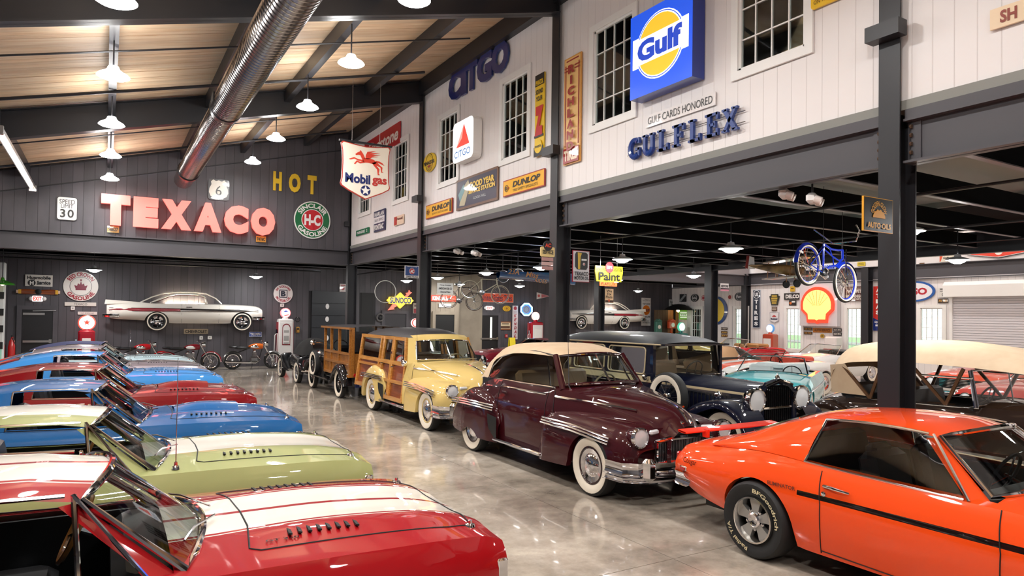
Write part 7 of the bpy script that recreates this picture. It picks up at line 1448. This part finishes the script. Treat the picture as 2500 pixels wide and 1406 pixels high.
# ================================================================ BICYCLES (hanging from the mezzanine ceiling)
def bicycle(label, pr_, pf, tr, paint, tyre, style, rad=.33, wire=True):
    """rear hub and front hub points in space"""
    R_, F_ = Vector(pr_), Vector(pf); d = F_-R_; L = d.length; x = d.normalized(); up = Vector((0, 0, 1)); y = up.cross(x).normalized(); z = x.cross(y)
    t = thing('bicycle', label, 'bicycle', R_); t.rotation_euler = Matrix((x, y, z)).transposed().to_euler()
    k = L/1.06
    for hx in (0, L):
        M = TX(hx, 0, 0) @ RX(pi/2)
        o = MB().tube([(hx+(rad-.022)*cos(2*pi*i/40), 0, (rad-.022)*sin(2*pi*i/40)) for i in range(40)], .024 if style == 'cruiser' else .013, 8, True).build('wheel', tyre, t)
        if style == 'cruiser':
            for s in (-1, 1): MB().tube([(hx+(rad-.036)*cos(2*pi*i/40), s*.014, (rad-.036)*sin(2*pi*i/40)) for i in range(40)], .016, 6, True).build('whitewall', M_WHITERUB, o)
        MB().tube([(hx+(rad-.06)*cos(2*pi*i/36), 0, (rad-.06)*sin(2*pi*i/36)) for i in range(36)], .012, 6, True).build('rim', paint if style == 'cruiser' else M_CHROMED, o)
        b = MB(); n = 28 if style == 'cruiser' else 20
        for i in range(n): a = 2*pi*i/n; b.tube([(hx+(rad-.06)*cos(a), 0, (rad-.06)*sin(a)), (hx+.025*cos(a+1.2*(-1)**i), .03*(-1)**(i//2), .025*sin(a+1.2*(-1)**i))], .003, 4)
        b.build('spokes', M_CHROME, o); MB().lathe([(0, .05), (.03, .045), (.03, -.045), (0, -.05)], 10, M).build('hub', M_CHROME, o)
    P = lambda a, b: (a*k, 0, b)
    bb, st, hd, hb = P(.43, -.03), P(.33, .44), P(.86, .50), P(.90, .36)
    f = MB(); r = .017
    if style == 'cruiser':
        f.tube([st, P(.55, .42), P(.75, .46), hd], r, 8); f.tube([P(.36, .36), P(.6, .32), P(.8, .3), hb], .012, 8); f.tube([bb, P(.55, .12), P(.75, .2), hb], r, 8); f.tube([P(.52, .40), P(.62, .3), P(.7, .14)], .012, 6)
    else: f.tube([st, hd], r, 8); f.tube([bb, hb], r, 8)
    f.tube([bb, st], r, 8); f.tube([hd, hb], .02, 8)
    for s in (-1, 1): f.tube([(0, s*.05, 0), (.40*k, s*.03, -.03)], .009, 6); f.tube([(0, s*.05, 0), (.34*k, s*.02, .40)], .009, 6)
    f.build('frame', paint, t)
    for s in (-1, 1): MB().tube([(hb[0], s*.03, hb[2]), (L*.97, s*.045, .14), (L, s*.05, 0)], .011, 6).build('fork', M_CHROME if style == 'cruiser' else paint, t)
    o = MB().lathe([(.09, .004), (.095, 0), (.09, -.004), (.02, 0)], 20, TX(bb[0], -.05, bb[2]) @ RX(pi/2)).build('crank', M_CHROME if style == 'cruiser' else M_CHROMED, t)
    MB().tube([(bb[0]-.15, -.07, bb[2]-.06), (bb[0]+.15, .07, bb[2]+.06)], .008, 5).build('crank_arms', M_CHROME, o)
    for s in (-1, 1): MB().box((bb[0]+s*.15, s*.11, bb[2]+s*.06), (.09, .06, .02)).build('pedal', M_BLACK, o, smooth=False)
    MB().tube([(0, -.045, .035), (bb[0], -.052, bb[2]+.09)], .004, 4).build('chain', M_CHROMED, t); MB().tube([(0, -.045, -.035), (bb[0], -.052, bb[2]-.09)], .004, 4).build('chain', M_CHROMED, t)
    if style == 'cruiser':
        for hx, a0, a1 in ((0, 15, 190), (L, 35, 150)):
            g = [[(hx+(rad+.02-.035*v*v)*cos(radians(lerp(a0, a1, i/16))), .04*v, (rad+.02-.035*v*v)*sin(radians(lerp(a0, a1, i/16)))) for v in (-1, -.6, 0, .6, 1)] for i in range(17)]
            MB().grid(g).build('mudguard', paint, t)
        MB().tube([hd, (hd[0]-.03, 0, hd[2]+.12)], .014, 6).build('stem', M_CHROME, t); e = (hd[0]-.02, 0, hd[2]+.12)
        MB().tube([(e[0]-.28, -.36, e[2]+.17), (e[0]-.12, -.33, e[2]+.13), (e[0]+.04, -.2, e[2]+.02), e, (e[0]+.04, .2, e[2]+.02), (e[0]-.12, .33, e[2]+.13), (e[0]-.28, .36, e[2]+.17)], .012, 7).build('handlebar', M_CHROME, t)
        for s in (-1, 1): MB().tube([(.88*k+.03, s*.035, .52), (.93*k+.03, s*.045, .2), (L+.01, s*.05, -.06)], .012, 6).build('truss_rod', M_CHROME, t)
        MB().tube([st, (st[0]-.02, 0, st[2]+.1)], .013, 6).build('seat_post', M_CHROME, t)
        MB().box((-.28, -.05, .12), (.1, .02, .03), bev=.006).build('reflector', M_WHITE, t)
    else:
        MB().tube([hd, (hd[0], 0, hd[2]+.06)], .012, 6).build('stem', paint, t); e = (hd[0], 0, hd[2]+.06)
        MB().tube([(e[0]+.02, -.2, e[2]-.1), (e[0]+.1, -.2, e[2]-.03), (e[0]+.06, -.18, e[2]), e, (e[0]+.06, .18, e[2]), (e[0]+.1, .2, e[2]-.03), (e[0]+.02, .2, e[2]-.1)], .011, 6).build('handlebar', paint, t)
        MB().ball((st[0]-.02, 0, st[2]+.1), (.13, .06, .03), 10, 6).build('saddle', M_INT, t); MB().tube([st, (st[0]-.02, 0, st[2]+.08)], .012, 6).build('seat_post', M_CHROME, t)
    if wire:
        for px_, zz in ((st[0], st[2]), (hd[0], hd[2])):
            q = t.rotation_euler.to_matrix() @ Vector((px_, 0, zz)); H = 4.23-(R_.z+q.z); dz = t.rotation_euler.to_matrix().inverted() @ Vector((0, 0, H)); MB().tube([(px_, 0, zz), tuple(Vector((px_, 0, zz))+dz)], .004, 5).build('hanging_wire', M_BLACKSTEEL, t)
    return t
HV = Vector((0, 0, HC))
def at_t(x, y, s): return HV+ray(x, y)*s
def place_bike(p1, p2, s1, L):
    A = at_t(*p1, s1); best = None
    for i in range(400):
        s = s1-1.4+i*.007; B_ = at_t(*p2, s); e = abs((B_-A).length-L)
        if best is None or e < best[0]-1e-4: best = (e, B_)
    return A, best[1]
a, b_ = place_bike((1972, 646), (2063, 690), 10.6, 1.06)
bicycle('bright blue cruiser bicycle with whitewall tyres hanging from the dark ceiling', a, b_, 0, pm('bike_blue', '1336c4', .2, .2, coat=1), M_RUBBER, 'cruiser')
a, b_ = place_bike((1147, 707), (1222, 718), 24.2, 1.06)
bicycle('cream white racing bicycle hanging under the mezzanine', a, a+Vector((1.0, -.42, -.16)), 0, pm('bike_cream', 'd8d4c0', .4), pm('tyre_cream', 'cfc9b4', .6), 'racer', .345)
a, b_ = place_bike((1096, 730), (1155, 735), 24.6, .98)
bicycle('dark brown old bicycle hanging left of the cream one', a, a+Vector((.88, -.30, -.08)), 0, pm('bike_dark', '231a18', .5), pm('tyre_brown', '3a2824', .6), 'racer', .34)
# ================================================================ OTHER THINGS HANGING OR ON WALLS
c0 = at_t(941, 712, 21); t = thing('wheel_hoop', 'thin white hoop hanging left of the lit yellow diamond', 'hoop', c0)
MB().tube([(.34*cos(2*pi*k/48), 0, .34*sin(2*pi*k/48)) for k in range(48)], .012, 6, True).build('hoop', pm('hoop_white', 'd6d6d0', .4), t); MB().tube([(0, 0, .34), (0, 0, 4.23-c0.z)], .004, 5).build('wire', M_BLACKSTEEL, t)
for p, lab, mm, r in (((1265, 671), 'round chrome searchlight with white rim hanging beside the blue boat hull', M_CHROMED, .17), ((1228, 675), 'round black searchlight hanging right of the cream bicycle', M_BLACK, .17)):
    c0 = at_t(*p, 19.9); t = thing('searchlight', lab, 'lamp', c0, rot=(pi/2, 0, -.3))
    MB().lathe([(0, -.2), (.09, -.17), (r*.9, -.05), (r, 0), (r*1.06, .02), (r*.98, .035)], 24).build('housing', M_BLACK, t); MB().lathe([(r*.98, .02), (r*.5, .0), (0, -.03)], 24).build('reflector', mm, t); MB().tube([(r*1.02*cos(2*pi*k/28), r*1.02*sin(2*pi*k/28), .03) for k in range(28)], .012, 6, True).build('rim', M_WHITE if mm == M_CHROMED else M_CHROMED, t)
    MB().tube([(0, r, -.05), (0, 4.23-c0.z, -.05)], .012, 6).build('stem', M_BLACKSTEEL, t)
# blue boat hull
c0 = at_t(1300, 672, 18.5); t = thing('racing_boat', 'blue racing boat hull with orange lettering hanging behind the second post', 'boat', c0, -.32)
rows = []
for i in range(21):
    u = i/20; x = lerp(-.95, 1.2, u); w_ = .42*sin(pi*min(1, .12+u*.85))**.5; h_ = .30*(.55+.45*u); rows.append([(x, w_*sin(a), -h_*cos(a)**.8*(1 if cos(a) > 0 else 0)+.06 if cos(a) > 0 else .06) for a in [radians(-90+180*k/12) for k in range(13)]])
MB().grid(rows).build('hull', pm('boat_blue', '1f5fa0', .25, coat=1), t); MB().grid([[r[0], r[-1]] for r in rows]).build('deck', pm('boat_deck', '15406e', .3, coat=1), t)
m_bl = flat('e0a86a')
for body, x, z, w_, h_, r_ in (('23A', -.62, .05, .30, .13, .05), ('Miss', -.12, -.02, .34, .14, .1), ('RIDES', .12, -.17, .34, .1, .12), ('Pigg', .66, -.10, .42, .17, .15), ('AGAIN', .7, -.26, .4, .09, .2)):
    o = thing('lettering_group', '', '') if False else None
    e = bpy.data.objects.new('lettering_panel', MB().box((0, 0, 0), (w_*1.02, h_*.9, .004)).mesh('lettering_panel', MATS['boat_blue'], False)); COL.objects.link(e); e.parent = t; e.location = (x, -.44, z); e.rotation_euler = (pi/2, r_, 0); text(e, body, 0, 0, w_, h_, .006, m_bl, .02, shear=.2)
for x in (-.6, .8): MB().tube([(x, 0, .05), (x, 0, 4.23-c0.z)], .005, 5).build('wire', M_BLACKSTEEL, t)
# model biplane
c0 = at_t(1890, 660, 16.6); t = thing('model_aeroplane', 'old brown model aeroplane fuselage hanging left of the blue bicycle', 'aeroplane', c0, -.42)
m_g = noise_col(pm('varnished_linen', '8a6a3c', .4, coat=.4), '4e3a24', 'a88450', 4, 4)
rows = [[(lerp(-.62, .75, i/12), lerp(.03, .12, min(1, i/7))*cos(2*pi*k/10), lerp(.10, -.03, i/12)+lerp(.03, .13, min(1, i/7))*sin(2*pi*k/10)) for k in range(10)] for i in range(13)]
MB().grid(rows, True).build('fuselage', m_g, t)
MB().prism([(-.72, .02), (-.5, .02), (-.52, .3), (-.66, .34)], -.012, .012, RX(pi/2)).build('tail_fin', M_WHITE, t, smooth=False); MB().prism([(-.74, .04), (-.68, .02), (-.64, .34), (-.70, .34)], -.013, .013, RX(pi/2)).build('rudder_band', flat('8a2a24'), t, smooth=False)
MB().box((-.55, 0, .1), (.22, .6, .015)).build('tailplane', m_g, t, smooth=False)
for z in (-.16, .26): MB().box((.35, 0, z), (.32, 2.0, .03)).build('wing', m_g, t, smooth=False)
for x in (.24, .46):
    for y in (-.8, -.3, .3, .8): MB().bar((x, y, -.16), (x+.03, y, .26), .015).build('strut', M_WOODA, t, smooth=False)
for y in (-.25, .25): MB().lathe([(0, .03), (.08, .03), (.1, 0), (.08, -.03), (0, -.03)], 14, TX(.45, y, -.32) @ RX(pi/2)).build('wheel', M_BLACK, t); MB().bar((.45, y, -.32), (.4, y*.6, -.1), .015).build('leg', M_WOODA, t, smooth=False)
for x in (-.3, .5): MB().tube([(x, 0, .1), (x, 0, 4.23-c0.z)], .004, 5).build('wire', M_BLACKSTEEL, t)
# wooden propeller on the back wall
xa, za = onY(41, 712, YB); xb, zb_ = onY(146, 713, YB); t = thing('propeller', 'dark wooden propeller with yellow banded tips over the left exit sign', 'propeller', ((xa+xb)/2, YB-.05, (za+zb_)/2)); Lp = (xb-xa)/2
for s in (-1, 1):
    rows = [[(s*lerp(.04, Lp, u), .02+(.02)*cos(a), lerp(.06, .085, sin(pi*u)**.7)*(1 if u < .9 else .7)*sin(a)) for a in [2*pi*k/8 for k in range(8)]] for u in [i/10 for i in range(11)]]
    MB().grid(rows, True).build('blade', M_WOODD, t); MB().box((s*Lp*.86, -.005, 0), (.08, .05, .14)).build('tip_band', flat('d8a42c'), t, smooth=False); MB().box((s*Lp*.97, -.002, 0), (.06, .05, .10)).build('tip', flat('d8b49a'), t, smooth=False)
MB().lathe([(.09, -.03), (.09, .04), (.03, .06), (0, .06)], 18, RX(pi/2)).build('hub', M_BLACK, t)
# emergency lamp heads under the edge beam
for (x, y), lab in zip(((1116, 613), (1159, 617), (1915, 473), (1983, 485)), ('left white emergency lamp head above the bicycles', 'right white emergency lamp head above the bicycles', 'left white emergency lamp head left of the near post sign', 'right white emergency lamp head left of the near post sign')):
    X = 7.35; Y, Z = onX(x, y, X); s = .095
    t = thing('emergency_lamp', lab, 'lamp', (X, Y, Z), .5, 'emergency lamp heads')
    MB().box((0, 0, .0), (s*2.2, s*1.3, s*1.3), bev=.03).build('housing', M_WHITE, t)
    for q in (-1, 1): MB().lathe([(0, s*.9), (s*.5, s*.8), (s*.55, 0), (0, -.02)], 14, TX(q*s*.9, -.04, -.02) @ RX(pi/2+.4)).build('spot', pm('spot_white', 'e4d8d2', .3), t)
    MB().tube([(0, 0, s*.6), (0, .0, 4.2-Z)], .012, 6).build('stem', M_BLACKSTEEL, t)
# roller shutter on the outer wall
ya = onX(2326, 740, XR)[0]; yb_ = ya-4.2; zt = onX(2330, 724, XR)[1]; zh = onX(2322, 694, XR-.3)[1]
t = thing('roller_shutter', 'wide white roller shutter door with boxed housing on the outer wall', 'shutter', (XR-.06, (ya+yb_)/2, 0))
for k in range(34):
    z = zt*(k+.5)/34; MB().box((0, 0, z), (.03, ya-yb_-.1, zt/34-.012)).build('slat', pm('shutter_white', 'd6d2d6', .4), t, smooth=False)
MB().box((.02, 0, zt/2), (.02, ya-yb_-.05, zt)).build('curtain_back', pm('shutter_gap', 'a8a4a8', .6), t, smooth=False)
for s in (-1, 1): MB().box((-.03, s*(ya-yb_)/2, zt/2), (.12, .1, zt)).build('side_rail', M_WHITE, t, smooth=False)
MB().prism([(-.38, 0), (.04, 0), (.04, .55), (-.30, .55), (-.42, .42)], -(ya-yb_)/2-.12, (ya-yb_)/2+.12, TX(0, 0, zt-.02) @ RX(pi/2)).build('housing', M_WHITE, t, smooth=False)
# cooler, hose loop, corner booth
y1 = onX(2020, 835, XR-.5)[0]; y0 = onX(2050, 835, XR-.5)[0]; z1 = onX(2035, 822, XR-.5)[1]; t = thing('drinks_cooler', 'white and red drinks cooler under the number plates', 'cooler', (XR-.5, (y0+y1)/2, 0), -pi/2)
MB().box((0, 0, z1*.3), (y1-y0, .5, z1*.6), bev=.04).build('lower_case', flat('c8252c'), t); MB().box((0, 0, z1*.8), (y1-y0, .5, z1*.4), bev=.05).build('upper_case', flat('e6e0de'), t); MB().box((0, -.27, z1*.62), (y1-y0, .03, .04)).build('handle', M_CHROME, t)
Yq = 27.4; xa, _ = onY(1597, 790, Yq); xb, _ = onY(1655, 790, Yq); _, zq = onY(1630, 757, Yq)
t = thing('wooden_booth', 'lit brown timber booth in the far corner under a dark awning', 'booth', ((xa+xb)/2, Yq, 0)); w = xb-xa
n = 9
for k in range(n): MB().box((-w/2+w*(k+.5)/n, 0, zq/2), (w/n-.012, .05, zq)).build('plank', pm('booth_wood', '9a6a42', .5) if k > 4 else pm('booth_wood_dark', '4a3626', .6), t, smooth=False)
MB().lathe([(w*.5, 0), (w*.42, .12), (w*.2, .3), (0, .34)], 20, TX(w*.25, -.5, zq) @ Matrix.Diagonal((1, .8, 1, 1))).build('awning', M_BLACK, t); MB().box((w*.3, -.1, zq*.55), (.05, .1, zq)).build('post', M_BLACK, t, smooth=False)
MB().ball((w*.25, -.45, zq-.02), .09, 12, 8).build('bulb', lit('ffd9a0', 12), t)
sign('lit green and white oil sign in the corner by the booth', (26.9, 'y'), (1658, 1677, 755, 780), 'rect', '5c8f2e', [('r', 0, .4, .84, .1, 'e8f2d8'), ('r', 0, -.1, .84, .26, 'e8f2d8'), ('t', 'STATE', 0, -.1, .7, .18, '3c6a1c', BB), ('r', 0, -.6, .84, .1, 'e8f2d8')], .03, es=.5)
for k, (px_, yy, zz, cc, lab) in enumerate((((1630, 1646), 784, 802, 'c8502c', 'orange red call box on the corner booth'), ((1598, 1612), 784, 812, '3c6a5c', 'grey green cabinet left of the corner booth'))):
    xa, zt_ = onY(px_[0], yy, 27.2); xb, zb2 = onY(px_[1], zz, 27.2); t = thing('call_box', lab, 'box', ((xa+xb)/2, 27.15, 0)); wq = xb-xa
    MB().box((0, 0, (zt_+zb2)/2), (wq, .2, zt_-zb2), bev=.03).build('case', flat(cc), t); MB().box((0, .02, zb2/2), (.1, .1, zb2)).build('pedestal', flat(cc), t, smooth=False); MB().prism([(-wq*.55, 0), (wq*.55, 0), (0, .14)], -.11, .11, TX(0, 0, zt_-.01) @ RX(pi/2)).build('gable', flat(cc), t, smooth=False); MB().lathe([(.0, .02), (wq*.25, .02), (wq*.25, 0)], 14, TX(0, -.1, (zt_+zb2)/2) @ RX(pi/2)).build('dial', flat('e0dcd0'), t)
# small wall things
x, z = onY(726, 805, YB); t = thing('wall_phone', 'small yellow wall telephone right of the white pump', 'telephone', (x, YB-.06, z)); MB().box((0, 0, 0), (.13, .09, .24), bev=.02).build('case', flat('b88a3a'), t); MB().lathe([(.04, .0), (.04, .02), (0, .025)], 12, TX(0, -.045, .04) @ RX(pi/2)).build('dial', M_BLACK, t); MB().tube([(-.07, -.06, .08), (-.08, -.07, 0), (-.07, -.06, -.08)], .018, 6).build('handset', flat('6a4a1c'), t)
x, z = onY(726, 780, YB); t = thing('cable_coil', 'dark cable coil hung above the yellow telephone', 'cable', (x, YB-.04, z)); MB().tube([(.09*cos(2*pi*k/24), 0, .09*sin(2*pi*k/24)) for k in range(24)], .014, 6, True).build('coil', M_BLACK, t); MB().lathe([(.02, 0), (.02, .04), (0, .04)], 8, TX(0, .03, .09) @ RX(pi/2)).build('hook', M_STEEL, t)
x, z = onY(927, 775, YB); t = thing('gear_ring', 'small dark spoked wheel on the wall left of the lit diamond', 'wheel', (x, YB-.05, z)); MB().tube([(.15*cos(2*pi*k/24), 0, .15*sin(2*pi*k/24)) for k in range(24)], .035, 8, True).build('rim', pm('worn_grey', '5a5858', .6), t); MB().lathe([(0, .05), (.06, .04), (.07, 0)], 14, RX(pi/2)).build('hub', M_BLACK, t)
sign('lit red and white round sign half hidden by the third post', (YB-.06, 'y'), (1003, 1026, 777, 799), 'circle', 'ffe0d8', [('g', 0, 0, .95, .75, 'f0443c')], .06, es=.9)
sign('white and pink notice pair above the lit round sign', 'B', (1009, 1020, 740, 765), 'rect', 'e0d8d6', [('r', 0, -.5, .84, .42, 'c8606a'), ('r', 0, .5, .7, .2, '9a8a88')])
x, z = onY(1235, 820, YB); t = thing('fire_alarm', 'small red fire alarm box under the framed print', 'alarm', (x, YB-.04, z)); MB().box((0, 0, 0), (.14, .07, .16), bev=.015).build('case', flat('b02a2a'), t); MB().box((0, -.04, 0), (.08, .02, .03)).build('handle', M_WHITE, t, smooth=False)
x, z = onY(1247, 830, 27.4); t = thing('floor_sign', 'small yellow folding floor sign behind the maroon top', 'sign', (x, 27.3, 0)); 
for s in (-1, 1): MB().box((0, s*.12, z/2+.05), (.3, .02, z+.15), RX(s*.15).to_3x3()).build('board', flat('e0c81c'), t, smooth=False)
# far left edge: tall lit cabinet, green shade, red extinguishers
xe, _ = onY(13, 750, 24.6); _, zt = onY(10, 640, 24.6); t = thing('signal_cabinet', 'tall white and red glass cabinet at the extreme left edge', 'cabinet', (xe-.42, 24.6, 0))
MB().box((0, .1, zt/2), (.8, .3, zt), bev=.03).build('case', pm('cab_white', 'd8dcdc', .4), t)
for z0, z1 in ((.62, .97), (.28, .58)): MB().ball((-.1, -.08, zt*(z0+z1)/2), (.30, .06, zt*(z1-z0)/2), 16, 10).build('red_panel', lit('ff4a3c', .5), t)
MB().box((.3, -.06, zt*.16), (.14, .03, zt*.3)).build('mint_panel', flat('9fd6c4'), t, smooth=False)
for k in range(4): MB().box((.34, -.07, zt*(.3+.14*k)), (.1, .03, .2)).build('slot', M_BLACK, t, smooth=False)
c0 = at_t(6, 694, 19.5); t = thing('enamel_lamp', 'green enamel lamp shade at the left edge', 'lamp', c0); MB().lathe([(.03, .2), (.06, .12), (.28, .03), (.31, -.02), (.3, -.02), (.06, .09)], 24).build('shade', pm('green_enamel', '3f8a2c', .25, coat=.7), t); MB().ball((0, 0, .02), .06, 10, 8).build('bulb', lit('fff0d0', 6), t); MB().tube([(0, 0, .2), (0, 0, 4.23-c0.z)], .012, 6).build('stem', M_BLACKSTEEL, t)
for k, xx in enumerate((4, 29)):
    x, _ = onY(xx, 840, 25.2); _, z = onY(xx, 822, 25.2); t = thing('fire_extinguisher', ('left' if k == 0 else 'right')+' red extinguisher of the pair at the left edge', 'extinguisher', (x, 25.2, 0), 0, 'red extinguishers')
    MB().lathe([(0, 0), (.09, .0), (.1, .05), (.1, z*.75), (.07, z*.9), (.03, z*.95), (.03, z)], 18).build('bottle', pm('ext_red', 'c81f1c', .25, coat=.8), t); MB().box((0, -.03, z+.02), (.04, .12, .05)).build('valve', M_BLACK, t, smooth=False); MB().tube([(0, -.05, z), (.1, -.08, z*.8), (.11, -.06, z*.3)], .012, 6).build('hose', M_BLACK, t)
# ================================================================ LETTERING: set all type once, turn it into plain meshes
def set_type():
    objs = []
    for q in TXT:
        cu = bpy.data.curves.new('type', 'FONT'); cu.body = q[1]; cu.align_x = 'CENTER'; cu.size = 1; cu.offset = q[8]; cu.shear = q[11]; cu.space_line = q[13]; cu.space_character = q[15]; cu.resolution_u = 3
        o = bpy.data.objects.new('type', cu); COL.objects.link(o); objs.append(o)
    dg = bpy.context.evaluated_depsgraph_get(); dg.update()
    for q, o in zip(TXT, objs):
        parent, body, x, y, w, h, z, mat, bold, ext, arc, shear, name, line, rot, sp = q
        me = bpy.data.meshes.new_from_object(o.evaluated_get(dg)); vs = [v.co.copy() for v in me.vertices]
        if vs:
            x0, x1 = min(v.x for v in vs), max(v.x for v in vs); y0, y1 = min(v.y for v in vs), max(v.y for v in vs); cx, cy = (x0+x1)/2, (y0+y1)/2
            if arc:
                R, span = arc; k = h/(y1-y0); sgn = 1 if span > 0 else -1; tot = radians(abs(span))
                for i, v in enumerate(vs):
                    a = (v.x-cx)/(x1-x0)*tot; r = R+sgn*(v.y-cy)*k
                    vs[i] = Vector((r*sin(a), sgn*r*cos(a), 0))
            else:
                kx = w/max(1e-6, x1-x0); ky = h/max(1e-6, y1-y0)
                vs = [Vector(((v.x-cx)*kx, (v.y-cy)*ky, 0)) for v in vs]
            n = len(vs); F_ = [tuple(p.vertices) for p in me.polygons]; cnt = {}
            for f in F_:
                for i in range(len(f)):
                    e = (f[i], f[(i+1) % len(f)])
                    if (e[1], e[0]) in cnt: cnt[(e[1], e[0])] = 0
                    else: cnt[e] = 1
            V2 = [(v.x+x, v.y+y, z+ext) for v in vs]; TF = rot if isinstance(rot, Matrix) else None
            if ext > .004:
                V2 += [(v.x+x, v.y+y, z) for v in vs]; F_ += [(a, a+n, b+n, b) for (a, b), k in cnt.items() if k]
            if TF is not None: V2 = [tuple(TF @ Vector(v)) for v in V2]
            m2 = bpy.data.meshes.new(name); m2.from_pydata(V2, [], F_); m2.materials.append(mat); link(name, m2, parent)
        bpy.data.meshes.remove(me)
    for o in objs:
        cu = o.data; bpy.data.objects.remove(o); bpy.data.curves.remove(cu)
set_type()
